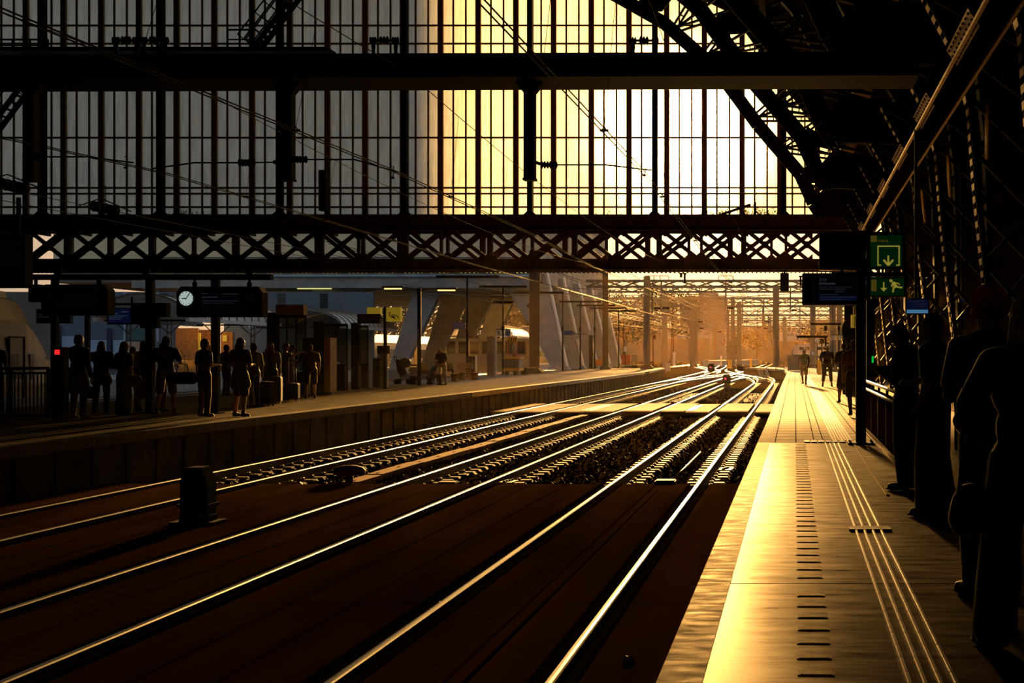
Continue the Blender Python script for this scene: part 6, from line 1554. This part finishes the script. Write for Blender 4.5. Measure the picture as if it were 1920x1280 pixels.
# pushchair
Y = 67
t = thing('pushchair', 'dark pushchair with a round hood left of the benches', 'pushchair', (XW(755, Y), Y, 0))
mb = MB(); mb.lathe((XW(758, Y), Y, ZW(680, Y)), [(.0, -.02), (.24, 0), (.26, .2), (.25, .42), (.0, .44)], 16, 'y'); mb.build('hood', 'c_black', t)
mb = MB(); mb.prism([(XW(742, Y), ZW(672, Y)), (XW(752, Y), ZW(676, Y)), (XW(764, Y), ZW(700, Y)), (XW(750, Y), ZW(706, Y)), (XW(744, Y), ZW(694, Y))], Y+.02, Y+.42); mb.build('seat', 'c_black', t)
mb = MB()
for d in (0, .44): mb.tube([(XW(738, Y), Y+d, ZW(668, Y)), (XW(746, Y), Y+d, ZW(690, Y)), (XW(766, Y), Y+d, ZW(716, Y))], .018, 6); mb.tube([(XW(764, Y), Y+d, ZW(695, Y)), (XW(744, Y), Y+d, ZW(716, Y))], .018, 6)
mb.tube([(XW(738, Y), Y, ZW(668, Y)), (XW(738, Y), Y+.44, ZW(668, Y))], .02, 6); mb.build('frame', 'iron', t)
for px in (743, 766):
    for d in (-.03, .44): mb = MB(); mb.lathe((XW(px, Y), Y+d, .13), [(.13, 0), (.13, .04), (.03, .05)], 14, 'y'); mb.build('wheel', 'black', t)
# ================================================================ people
def fuse(mb, name, m, parent, vox, smooth=3):
    me = bpy.data.meshes.new(name); me.from_pydata([tuple(v) for v in mb.v], [], mb.f)
    o = bpy.data.objects.new(name, me)
    r = o.modifiers.new('r', 'REMESH'); r.mode = 'VOXEL'; r.voxel_size = vox; r.use_smooth_shade = True
    if smooth:
        s = o.modifiers.new('s', 'SMOOTH'); s.factor = .5; s.iterations = smooth
    nm = evaluated_mesh(o)
    bpy.data.objects.remove(o); bpy.data.meshes.remove(me)
    nm.name = name; nm.materials.clear(); nm.materials.append(M[m])
    nm.polygons.foreach_set('use_smooth', [True]*len(nm.polygons))
    o = bpy.data.objects.new(name, nm); COL.objects.link(o); o.parent = parent
    return o
V = Vector
ARMS = {'down': ((.235, -.02, 1.14), (.245, .05, .89)), 'bent': ((.25, -.02, 1.15), (.11, .25, 1.17)), 'pocket': ((.31, -.08, 1.16), (.20, .05, .97)), 'crossed': ((.26, .03, 1.16), (.0, .20, 1.19)),
        'raised': ((.26, .17, 1.36), (.24, .40, 1.46)), 'phone': ((.24, .02, 1.15), (.07, .28, 1.26)), 'out': ((.33, .0, 1.16), (.40, .12, .95)), 'strap': ((.28, .02, 1.17), (.13, .15, 1.36)),
        'swingf': ((.24, .08, 1.15), (.22, .26, .96)), 'swingb': ((.25, -.12, 1.15), (.25, -.16, .90)), 'reach': ((.30, .10, 1.18), (.34, .34, 1.10)), 'lap': ((.24, .05, 1.16), (.10, .28, 1.02)), 'behind': ((.28, -.1, 1.16), (.08, -.17, .98)), 'elbow': ((.345, -.02, 1.14), (.20, .19, 1.05))}
LEGS = {'stand': (((.105, .02, .50), (.115, -.01, .085)),)*2, 'apart': (((.13, .02, .50), (.17, -.01, .085)),)*2,
        'walk': (((.10, .15, .52), (.10, .20, .09)), ((.10, .0, .49), (.10, -.27, .13))), 'walk2': (((.10, .0, .49), (.10, -.24, .12)), ((.10, .14, .52), (.10, .20, .09))),
        'relax': (((.11, .06, .50), (.15, .04, .085)), ((.105, .01, .50), (.11, -.03, .085))), 'sit': (((.13, .42, .95), (.13, .44, .56)),)*2}
def person(label, x, y, h, face, top='c_black', sleeve='short', bottom='trousers', bcol='c_black', hair='short', hcol='hair', arms=('down', 'down'), legs='stand', skin='skin', w=1.0, vox=.014, shoe='c_black', bend=0.0, look=0.0, zbase=0.0, longtop=0.0, group=None, eyes=False, lean=0.0):
    s = h/1.75
    t = thing('person', label, 'person', (x, y, zbase), group, None, R(face))
    sit = legs == 'sit'; dz = -.49 if sit else 0
    def T(p):
        # upper body bend forward about the waist, then scale
        p = V(p)
        if p.z > 1.0 and (bend or lean):
            q = p-V((0, 0, 1.0)); q = Matrix.Rotation(-R(bend), 3, 'X') @ q; q = Matrix.Rotation(R(lean), 3, 'Y') @ q; p = q+V((0, 0, 1.0))
        return V((p.x*(w if p.z < 1.5 else 1), p.y, p.z+dz))*s
    hc0 = V((0, .025, 1.635)); hr = Matrix.Rotation(R(look), 3, 'X')
    nk = V((0, .0, 1.50))
    def Hd(o): return T(nk+hr @ (hc0-nk+V(o)))
    fr = max(.0085, vox*.72)
    def torso(g, mb, lo=.80):
        mb.ell(T((0, -.005, .95)), V((.165*w+g, .115+g, .125+g))*s); mb.ell(T((0, .0, 1.10)), V((.142*w+g, .100+g, .16+g))*s)
        mb.ell(T((0, .0, 1.29)), V((.168*w+g, .112+g, .17+g))*s); mb.ell(T((0, -.01, 1.40)), V((.165*w+g, .085+g, .085+g))*s)
        mb.cap(T((-.165, -.005, 1.425)), (.062+g)*s, T((.165, -.005, 1.425)), (.062+g)*s)
        mb.cap(T((-.10, -.008, 1.445)), (.055+g)*s, T((0, -.005, 1.49)), (.05+g)*s); mb.cap(T((.10, -.008, 1.445)), (.055+g)*s, T((0, -.005, 1.49)), (.05+g)*s)
    A = []
    for sd, a in ((-1, arms[0]), (1, arms[1])):
        e, wr = ARMS[a]; A.append((sd, T((sd*.185, -.005, 1.425)), T((sd*e[0], e[1], e[2])), T((sd*wr[0], wr[1], wr[2]))))
    Lg = []
    for sd, (k, a) in zip((-1, 1), LEGS[legs]):
        Lg.append((sd, V((sd*.092*w, 0, .93+dz))*s, V((sd*k[0]*w, k[1], k[2]+dz))*s, V((sd*a[0]*w, a[1], a[2]+dz))*s))
    # body -------------------------------------------------
    mb = MB(); torso(0, mb)
    mb.cap(T((0, -.01, 1.44)), .058*s, Hd((0, -.02, -.06)), .052*s)
    mb.ell(Hd((0, 0, .015)), V((.075, .094, .105))*s, hr); mb.ell(Hd((0, .028, -.062)), V((.056, .064, .062))*s, hr)
    mb.cap(Hd((0, .088, .005)), .012*s, Hd((0, .108, -.028)), .017*s); mb.ell(Hd((0, .082, -.066)), V((.026, .014, .012))*s, hr); mb.ell(Hd((0, .074, .028)), V((.055, .022, .016))*s, hr)
    for sd in (-1, 1): mb.ell(Hd((sd*.077, -.005, -.01)), V((.013, .024, .034))*s, hr)
    for sd, S, E, W in A:
        mb.cap(S, .055*s, S+(E-S)*.45, .050*s); mb.cap(S+(E-S)*.45, .050*s, E, .041*s); mb.cap(E, .042*s, E+(W-E)*.35, .041*s); mb.cap(E+(W-E)*.35, .041*s, W, .027*s)
        d = (W-E).normalized(); side = d.cross(V((0, 0, 1)) if abs(d.z) < .8 else V((0, 1, 0)))
        if side.length < .1: side = V((1, 0, 0))
        side.normalize(); pn = side.cross(d).normalized()
        if abs(d.z) > .8: side, pn = V((0, 1, 0)), V((-sd, 0, 0))
        elif pn.z > 0: pn = -pn
        K = W+d*.085*s
        for q, (off, ln) in enumerate(((.030, .072), (.010, .080), (-.011, .074), (-.031, .058))):
            b = K+side*(off*s); mb.cap(W+d*.01*s+side*(off*.6*s), .016*s, b, .0135*s)
            m1 = b+(d*.85+pn*.5).normalized()*ln*.5*s; m2 = m1+(d*.35+pn*.95).normalized()*ln*.5*s
            mb.cap(b, fr*1.12*s, m1, fr*s); mb.cap(m1, fr*s, m2, fr*.9*s)
        tb = W+d*.025*s+side*.030*s; t1 = tb+(d*.6+side*.6+pn*.5).normalized()*.042*s; mb.cap(tb, .014*s, t1, fr*1.1*s); mb.cap(t1, fr*1.1*s, t1+(d*.85+pn*.5).normalized()*.030*s, fr*s)
    for sd, Hp, K, Ak in Lg:
        mb.cap(Hp, .088*s, Hp+(K-Hp)*.5, .072*s); mb.cap(Hp+(K-Hp)*.5, .072*s, K, .055*s); mb.cap(K, .055*s, K+(Ak-K)*.33+V((0, -.012, 0))*s, .057*s); mb.cap(K+(Ak-K)*.33+V((0, -.012, 0))*s, .057*s, Ak, .036*s)
        mb.cap(Ak+V((0, -.03, -.045))*s, .034*s, Ak+V((sd*.012, .13, -.055))*s, .028*s)
    fuse(mb, 'body', skin, t, vox)
    if eyes:
        mb = MB()
        for sd in (-1, 1): mb.ell(Hd((sd*.031, .084, .008)), V((.013, .010, .008))*s, hr, 10, 6)
        mb.build('eyes', 'paper', t, world=False)
    # shoes
    for sd, Hp, K, Ak in Lg:
        mb = MB(); mb.cap(Ak+V((0, -.035, -.035))*s, .047*s, Ak+V((sd*.014, .12, -.047))*s, .040*s); mb.ell(Ak+V((sd*.012, .06, -.068))*s, V((.046, .14, .016))*s); mb.cap(Ak+V((0, -.02, -.03))*s, .046*s, Ak+V((0, -.01, .02))*s, .044*s)
        fuse(mb, 'shoe', shoe, t, max(vox, .010), 2)
    # bottoms
    mb = MB(); g = .016
    if bottom in ('trousers', 'wide', 'shorts', 'capri'):
        mb.ell(T((0, -.005, .95)), V((.168*w+g, .118+g, .12+g))*s)
        fl = {'trousers': (.102, .078, .062), 'wide': (.110, .105, .115), 'shorts': (.108, .098, .09), 'capri': (.105, .085, .075)}[bottom]
        for sd, Hp, K, Ak in Lg:
            mb.cap(Hp, fl[0]*s, Hp+(K-Hp)*.5, (fl[0]+fl[1])*.5*s)
            end = K+(K-Hp)*(-.06)
            if bottom == 'shorts': mb.cap(Hp+(K-Hp)*.5, (fl[0]+fl[1])*.5*s, end, fl[1]*s)
            else:
                mb.cap(Hp+(K-Hp)*.5, (fl[0]+fl[1])*.5*s, K, fl[1]*s)
                tgt = Ak+V((0, -.005, .02))*s if bottom != 'capri' else K+(Ak-K)*.55
                mb.cap(K, fl[1]*s, tgt, fl[2]*s)
    elif bottom in ('skirt', 'dress'):
        zl = .52 if bottom == 'skirt' else .42
        mb.ell(T((0, -.005, .95)), V((.170*w+g, .122+g, .125+g))*s); a = V((0, 0, .95+dz))*s
        mb.cap(V((-.06*w, 0, .92))*s, .125*s, V((-.09*w, 0, zl))*s, .145*s); mb.cap(V((.06*w, 0, .92))*s, .125*s, V((.09*w, 0, zl))*s, .145*s)
    fuse(mb, 'skirt' if bottom in ('skirt', 'dress') else ('shorts' if bottom == 'shorts' else 'trousers'), bcol, t, max(vox, .010), 3)
    # top
    mb = MB(); g = .017; torso(g, mb)
    if longtop: mb.cap(T((-.05, 0, .95)), .14*s, T((-.08*w, 0, .95-longtop)), .15*s); mb.cap(T((.05, 0, .95)), .14*s, T((.08*w, 0, .95-longtop)), .15*s)
    for sd, S, E, W in A:
        if sleeve == 'none': continue
        if sleeve == 'short': mb.cap(S, .073*s, S+(E-S)*.72, .070*s)
        else: mb.cap(S, .074*s, E, .062*s); mb.cap(E, .062*s, W-(W-E)*.04, .046*s)
    fuse(mb, 'shirt' if sleeve != 'long' else 'jacket', top, t, max(vox, .010), 3)
    # hair
    mb = MB(); rh = random.Random(int(x*97+y*31))
    if hair in ('short', 'long', 'bob', 'bun', 'pony'):
        mb.ell(Hd((0, -.018, .030)), V((.085, .097, .103))*s, hr); mb.ell(Hd((0, -.045, -.02)), V((.080, .070, .085))*s, hr)
    if hair == 'long': 
        for sx in (-.045, 0, .045): mb.cap(Hd((sx, -.05, -.02)), .050*s, T((sx*1.5, -.10, 1.26)), .040*s)
    if hair == 'bob':
        for sx in (-.06, -.03, .03, .06): mb.cap(Hd((sx, -.03, .0)), .045*s, Hd((sx*1.35, -.03, -.12)), .040*s)
    if hair == 'bun': mb.ell(Hd((0, -.12, .06)), V((.048, .048, .048))*s)
    if hair == 'pony': mb.cap(Hd((0, -.11, .04)), .038*s, Hd((0, -.15, -.16)), .020*s)
    if hair == 'curly':
        for k in range(120):
            a = rh.uniform(0, 6.28); zz = rh.uniform(-.45, 1.0); q = math.sqrt(1-zz*zz)
            p = V((.088*q*math.cos(a), .098*q*math.sin(a)-.02, .112*zz+.03))
            if p.y > .055 and p.z < .075: continue
            if p.z < -.01 and p.y > .01: continue
            mb.ell(Hd(p), V((1, 1, 1))*rh.uniform(.020, .034)*s, None, 8, 6)
        mb.ell(Hd((0, -.018, .03)), V((.082, .09, .10))*s, hr)
    if hair == 'cap':
        mb.ell(Hd((0, -.005, .050)), V((.086, .105, .082))*s, hr); mb.cap(Hd((-.03, .09, .035)), .018*s, Hd((-.025, .155, .025)), .012*s); mb.cap(Hd((.03, .09, .035)), .018*s, Hd((.025, .155, .025)), .012*s); mb.cap(Hd((0, .09, .035)), .018*s, Hd((0, .165, .024)), .012*s)
    if hair != 'bald': fuse(mb, 'cap' if hair == 'cap' else 'hair', hcol, t, min(max(vox, .008), .012), 1 if hair == 'curly' else 2)
    return t
def gx(px, py): Y = YG(py); return XW(px, Y), Y
# --- near queue on the right platform
person('curly-haired person in a T-shirt standing with bent arms in the near queue', 1.16, 8.2, 1.79, 20, 'c_char', 'short', 'trousers', 'c_black', 'curly', 'hairred', ('bent', 'bent'), 'stand', 'skin', 1.10, .0075)
person('fair-haired person with bare arms at the right edge, nearest the viewer', 1.135, 6.75, 1.70, 24, 'c_char', 'short', 'wide', 'c_black', 'bob', 'hairfair', ('elbow', 'bent'), 'relax', 'skin', 1.16, .0075)
person('tall person in light loose trousers standing behind the curly-haired one', 1.24, 12.3, 1.78, 60, 'c_char', 'short', 'wide', 'c_jean', 'short', 'hair', ('pocket', 'bent'), 'apart', 'skin', 1.0, .009)
person('auburn-haired person looking down at the stair panel end of the queue', 1.17, 14.6, 1.76, 62, 'c_black', 'long', 'trousers', 'c_black', 'short', 'hairred', ('phone', 'phone'), 'stand', 'skin', 1.0, .010, look=-24)
person('person whose dark head shows before the bright arched opening', 2.52, 20.5, 1.66, -30, 'c_black', 'long', 'trousers', 'c_black', 'short', 'hair', ('down', 'bent'), 'stand', 'skin2', 1.0, .012)
def bag(label, x, y, z, kind='shoulder', col='c_black', r=.2, rz=0, name='shoulder_bag', h=None):
    t = thing(name, label, 'bag', (x, y, z), None, None, R(rz))
    mb = MB()
    if kind == 'shoulder':
        mb.ell((0, 0, 0), (r, r*.45, r*.75)); mb.ell((0, 0, -r*.2), (r*1.05, r*.5, r*.6)); fuse(mb, 'body', col, t, .012, 3)
        mb = MB(); mb.tube([(-r*.8, 0, r*.3), (-r*.5, 0, r*1.6), (-.02, .03, h or r*3.0), (r*.45, 0, r*1.6), (r*.8, 0, r*.3)], .012, 6); mb.build('strap', col, t, world=False)
    elif kind == 'backpack':
        mb.cap((0, 0, -.14), .13, (0, 0, .13), .11); mb.ell((0, -.07, -.08), (.11, .07, .11)); fuse(mb, 'body', col, t, .012, 3)
        mb = MB(); mb.tube([(-.08, .09, .15), (-.1, .16, .12), (-.1, .12, -.1)], .014, 6); mb.build('strap', col, t, world=False); mb = MB(); mb.tube([(.08, .09, .15), (.1, .16, .12), (.1, .12, -.1)], .014, 6); mb.build('strap', col, t, world=False)
    elif kind == 'duffle':
        mb.cap((-.22, 0, 0), .15, (.22, 0, 0), .15); fuse(mb, 'body', col, t, .012, 2)
        mb = MB(); mb.tube([(-.14, 0, .13), (-.1, 0, .34), (.1, 0, .34), (.14, 0, .13)], .014, 6); mb.build('handle', col, t, world=False)
    elif kind == 'case':
        mb = MB(); rbox(mb, -.21, .21, -.13, .13, .06, .06+(h or .58), .05); mb.build('shell', 'black', t, world=False)
        for sx in (-.16, .16):
            for sy in (-.1, .1): mb = MB(); mb.lathe((sx-.015, sy, .03), [(.03, 0), (.03, .03)], 10, 'x'); mb.build('wheel', 'black', t, world=False)
        mb = MB(); mb.tube([(-.1, .1, .06+(h or .58)), (-.1, .1, .50+(h or .58)), (.1, .1, .50+(h or .58)), (.1, .1, .06+(h or .58))], .010, 6); mb.build('handle', 'iron', t, world=False)
    return t
bag('soft dark shoulder bag hanging at the hip of the fair-haired person', .84, 6.66, .68, 'shoulder', 'c_black', .17, 60, h=.60)
# --- walkers on the right platform
x, y = gx(1508, 721.5); person('woman in a white cap and white shorts walking towards the viewer on the sunlit platform', x, y, 1.68, 172, 'c_sky', 'none', 'shorts', 'c_white', 'cap', 'c_white', ('swingf', 'swingb'), 'walk', 'skin2', 1.06, .014, eyes=True)
x, y = gx(1551, 724.5); person('man in a pale cap, black T-shirt and long grey shorts standing in the sun', x, y, 1.83, 180, 'c_black', 'short', 'capri', 'c_grey', 'cap', 'c_white', ('down', 'behind'), 'apart', 'skin2', 1.12, .014, eyes=True)
x, y = gx(1583, 756); person('dark-dressed person in a long shirt walking away before the round dark hood', x, y, 1.77, 12, 'c_black', 'short', 'skirt', 'c_char', 'short', 'hair', ('bent', 'down'), 'walk', 'skin2', 1.02, .012)
x, y = gx(1601, 781); person('person in dark red top and black shorts walking away beside the sign post', x, y, 1.76, 5, 'c_red', 'short', 'shorts', 'c_black', 'short', 'hair', ('down', 'down'), 'walk2', 'skin2', 1.05, .012)
x, y = gx(1593, 738); person('bald person farther along, half hidden behind the walker in red', x, y, 1.80, 170, 'c_char', 'short', 'trousers', 'c_black', 'bald', 'hair', ('down', 'down'), 'stand', 'skin', 1.0, .014)
x, y = gx(1575, 702); person('small distant person sitting bent by the cabinet on the right platform', x+.25, y-24, 1.7, 90, 'c_black', 'short', 'trousers', 'c_black', 'short', 'hair', ('lap', 'lap'), 'walk', 'skin2', 1.0, .016)
# --- left platform
def lp(px, py): return gx(px, py)
x, y = lp(113, 788); person('person in a dark coat standing behind the slim post with the red light', x+.08, y+.6, 1.86, -20, 'c_black', 'long', 'trousers', 'c_black', 'short', 'hair', ('pocket', 'down'), 'stand', 'skin', 1.18, .013, longtop=.30)
x, y = lp(1, 770); person('person cut off by the left edge standing behind the barred barrier', x-.12, y, 1.80, 0, 'c_char', 'short', 'trousers', 'c_black', 'short', 'hair', ('down', 'down'), 'stand', 'skin', 1.05, .014)
x, y = lp(190, 776); person('long-haired woman in a dark loose jacket, first of the waiting row', x, y, 1.74, 15, 'c_black', 'long', 'trousers', 'c_black', 'long', 'hair', ('pocket', 'bent'), 'relax', 'skin', 1.10, .013, longtop=.14)
bag('dark tote bag hanging low beside the long-haired woman in the jacket', lp(172, 776)[0]-.05, y+.05, .52, 'shoulder', 'c_char', .19, 10, 'tote_bag', h=.45)
x, y = lp(232, 779); person('long-haired woman in pale wide trousers, second of the waiting row', x, y, 1.72, -20, 'c_black', 'short', 'wide', 'c_jean', 'long', 'hair', ('bent', 'down'), 'stand', 'skin', .98, .013)
bag('dark shoulder bag on the right hip of the woman in wide trousers', x+.24, y-.02, .82, 'shoulder', 'c_brown', .19, 20, h=.58)
x, y = lp(220, 771); person('person with a bare arm half hidden behind the woman in wide trousers', x+.05, y+.7, 1.62, 10, 'c_char', 'none', 'trousers', 'c_black', 'short', 'hair', ('down', 'down'), 'stand', 'skin', .95, .014)
x, y = lp(270, 770); person('bob-haired woman in a long dark red skirt beside the middle gantry post', x, y, 1.76, 55, 'c_black', 'long', 'dress', 'c_red', 'bob', 'hair', ('bent', 'bent'), 'stand', 'skin', 1.0, .013, longtop=.05)
bag('dark rucksack worn at the side of the bob-haired woman', x-.22, y+.02, 1.02, 'backpack', 'c_black', .2, 100, 'rucksack')
x, y = lp(291, 772); person('person with glasses half hidden behind the middle gantry post', x, y+.4, 1.72, -60, 'c_char', 'short', 'trousers', 'c_red', 'short', 'hair', ('down', 'bent'), 'stand', 'skin', .95, .013)
x, y = lp(311, 776); person('broad man in grey shorts seen from behind beside the middle post', x, y, 1.86, 0, 'c_black', 'short', 'shorts', 'c_grey', 'short', 'hair', ('down', 'strap'), 'apart', 'skin', 1.14, .013)
bag('dark duffle bag hanging at the right arm of the man in grey shorts', x+.36, y+.08, .86, 'duffle', 'c_black', .2, 25, 'duffle_bag')
x, y = lp(383, 781); person('man in a pale T-shirt standing in front of the right gantry post', x, y, 1.78, -35, 'c_grey', 'short', 'trousers', 'c_brown', 'short', 'hair', ('down', 'bent'), 'stand', 'skin', 1.06, .013)
x, y = lp(374, 775); person('dark-haired person just left behind the man in the pale T-shirt', x-.06, y+.6, 1.70, 20, 'c_char', 'short', 'trousers', 'c_black', 'short', 'hair', ('down', 'down'), 'stand', 'skin', 1.0, .014)
x, y = lp(424, 742); person('man with a bright phone behind the crowd right of the gantry post', x, y, 1.76, -30, 'c_char', 'long', 'trousers', 'c_black', 'short', 'hair', ('phone', 'phone'), 'relax', 'skin', 1.05, .014)
x, y = lp(450, 781); person('big person in black shorts with sunlit bare legs at the platform edge', x, y, 1.80, -25, 'c_black', 'short', 'shorts', 'c_black', 'long', 'hair', ('bent', 'bent'), 'relax', 'skin', 1.22, .013, longtop=.22)
x, y = lp(476, 762); person('person with pale face half hidden right of the one in black shorts', x, y, 1.74, 60, 'c_grey', 'long', 'trousers', 'c_black', 'short', 'hair', ('down', 'bent'), 'stand', 'skin', 1.0, .014)
x, y = lp(484, 752); person('short person in the middle of the crowd before the glass shelter', x+.1, y+.5, 1.62, 0, 'c_brown', 'short', 'trousers', 'c_black', 'bob', 'hair', ('down', 'down'), 'stand', 'skin', .95, .014)
x, y = lp(508, 757); person('person in a pale top with long hair standing before the shelter pillar', x, y, 1.76, 10, 'c_grey', 'short', 'trousers', 'c_black', 'long', 'hair', ('down', 'down'), 'stand', 'skin', 1.02, .014)
x, y = lp(521, 752); person('person raising an arm towards the shelter glass', x+.05, y+.5, 1.78, -70, 'c_char', 'short', 'trousers', 'c_black', 'short', 'hair', ('down', 'raised'), 'stand', 'skin', 1.0, .014)
x, y = lp(544, 746); person('man in a peaked cap reading his phone before the tan-topped shelter', x, y, 1.76, -75, 'c_char', 'short', 'trousers', 'c_black', 'cap', 'c_black', ('phone', 'phone'), 'stand', 'skin', 1.0, .014, look=-18)
x, y = lp(582, 747); person('stout person in shorts with one arm held out before the ticket machine', x, y, 1.76, 25, 'c_brown', 'short', 'shorts', 'c_black', 'short', 'hair', ('reach', 'down'), 'stand', 'skin', 1.15, .014)
for px, py, hh, l, rz in ((520, 757, .74, 'large black suitcase standing before the crowd near the shelter', 10), (505, 760, .62, 'second black suitcase left of the large one before the crowd', -15), (553, 752, .50, 'low black suitcase at the feet of the stout person', 5)):
    x, y = lp(px, py); bag(l, x, y-.25, 0, 'case', 'c_black', .2, rz, 'suitcase', hh)
x, y = lp(557, 746); bag('upright dark trolley case between the man in the cap and the stout person', x+.05, y+.4, .0, 'case', 'c_char', .2, 0, 'suitcase', .80)
x, y = lp(705, 725); person('man in a light blue shirt standing behind the tall waste bin', x, y+.9, 1.80, -40, 'c_sky', 'short', 'trousers', 'c_jean', 'short', 'hair', ('bent', 'bent'), 'stand', 'skin', 1.05, .014)
x, y = lp(801, 722); person('person sitting bent forward on the leftmost bench', x+.05, y+.45, 1.70, -65, 'c_char', 'short', 'trousers', 'c_brown', 'short', 'hair', ('lap', 'lap'), 'sit', 'skin', 1.05, .014, bend=28)
x, y = lp(829, 721.5); person('man in a dark shirt and white shorts standing with his head bowed by the benches', x, y, 1.78, 165, 'c_black', 'short', 'shorts', 'c_white', 'short', 'hairfair', ('lap', 'lap'), 'apart', 'skin', 1.10, .013, bend=12, look=-38)
x, y = lp(913, 706); person('person in dark clothes half hidden behind the broad grey pillar', x, y+1.2, 1.78, -90, 'c_black', 'long', 'trousers', 'c_black', 'short', 'hair', ('down', 'bent'), 'stand', 'skin', 1.05, .016)
x, y = lp(742, 700); person('seated person in a pale top behind the pushchair', x+.1, y-14, 1.62, 30, 'c_white', 'short', 'trousers', 'c_black', 'short', 'hair', ('lap', 'lap'), 'sit', 'skin', 1.0, .016)
x, y = lp(672, 700); 
# ================================================================ light
SUN = Vector((-.064, 1, .129)).normalized()
def world():
    w = bpy.data.worlds.new('evening_sky'); SC.world = w; w.use_nodes = True
    nt = w.node_tree; N = nt.nodes; L = nt.links; N.clear()
    out = N.new('ShaderNodeOutputWorld'); bg = N.new('ShaderNodeBackground'); bg.inputs['Strength'].default_value = SKY_GAIN
    tc = N.new('ShaderNodeTexCoord')
    dt = N.new('ShaderNodeVectorMath'); dt.operation = 'DOT_PRODUCT'; dt.inputs[1].default_value = SUN
    nm = N.new('ShaderNodeVectorMath'); nm.operation = 'NORMALIZE'
    L.new(tc.outputs['Generated'], nm.inputs[0]); L.new(nm.outputs[0], dt.inputs[0])
    cl = N.new('ShaderNodeMath'); cl.operation = 'MAXIMUM'; cl.inputs[1].default_value = 0; L.new(dt.outputs['Value'], cl.inputs[0])
    acc = None
    def lobe(power, col, strength):
        nonlocal acc
        pw = N.new('ShaderNodeMath'); pw.operation = 'POWER'; pw.inputs[1].default_value = power; L.new(cl.outputs[0], pw.inputs[0])
        vm = N.new('ShaderNodeVectorMath'); vm.operation = 'SCALE'; vm.inputs[0].default_value = [c*strength for c in col]; L.new(pw.outputs[0], vm.inputs['Scale'])
        if acc is None: acc = vm
        else:
            ad = N.new('ShaderNodeVectorMath'); ad.operation = 'ADD'; L.new(acc.outputs[0], ad.inputs[0]); L.new(vm.outputs[0], ad.inputs[1]); acc = ad
    for p, c, s in LOBES: lobe(p, c, s)
    # cool zenith
    sp = N.new('ShaderNodeSeparateXYZ'); L.new(nm.outputs[0], sp.inputs[0])
    cr = N.new('ShaderNodeValToRGB'); e = cr.color_ramp.elements
    e[0].position = 0.0; e[0].color = (.16, .17, .17, 1); e[1].position = .5; e[1].color = (.29, .36, .43, 1)
    L.new(sp.outputs['Z'], cr.inputs['Fac'])
    ad = N.new('ShaderNodeVectorMath'); ad.operation = 'ADD'; L.new(acc.outputs[0], ad.inputs[0]); L.new(cr.outputs['Color'], ad.inputs[1])
    L.new(ad.outputs[0], bg.inputs['Color']); L.new(bg.outputs[0], out.inputs['Surface'])
SKY_GAIN = 1.0
LOBES = [(4, (.50, .34, .15), .9), (30, (.8, .5, .18), .8), (200, (1, .66, .3), 1.0), (1500, (1, .72, .4), 3.0)]
world()
ld = bpy.data.lights.new('sun', 'SUN'); ld.energy = 20; ld.color = (1, .51, .135); ld.angle = R(2.2)
lo = bpy.data.objects.new('sun', ld); COL.objects.link(lo); lo.rotation_euler = (-SUN).to_track_quat('-Z', 'Y').to_euler()
# dusty evening haze
m = bpy.data.materials.new('golden_haze'); m.use_nodes = True; nt = m.node_tree; nt.nodes.clear()
out = nt.nodes.new('ShaderNodeOutputMaterial'); vs = nt.nodes.new('ShaderNodeVolumeScatter')
vs.inputs['Color'].default_value = (1, .58, .20, 1); vs.inputs['Density'].default_value = .000065; vs.inputs['Anisotropy'].default_value = .72
nt.links.new(vs.outputs[0], out.inputs['Volume']); M['haze'] = m
mb = MB(); mb.box(-250, 250, -7, 640, -1.9, 60); hz = mb.build('haze', 'haze'); tag(hz, 'golden dusty evening haze filling the hall and yard', 'haze', kind='stuff')
# camera
cd = bpy.data.cameras.new('camera'); cam = bpy.data.objects.new('camera', cd); COL.objects.link(cam)
cam.location = (0, 0, H); cam.rotation_euler = (R(90), 0, 0); cd.sensor_width = 36; cd.lens = F/1920*36
cd.shift_x = (960-PX)/1920; cd.shift_y = (PY-640)/1920; cd.clip_start = .05; cd.clip_end = 3000
SC.camera = cam
SC.view_settings.view_transform = 'Standard'; SC.view_settings.look = 'None'; SC.view_settings.exposure = 0; SC.view_settings.gamma = 1; SC.view_settings.use_curve_mapping = False

bpy.data.scenes.remove(TMP)
SC.cycles.max_bounces = 7; SC.cycles.diffuse_bounces = 3; SC.cycles.glossy_bounces = 4; SC.cycles.transmission_bounces = 6
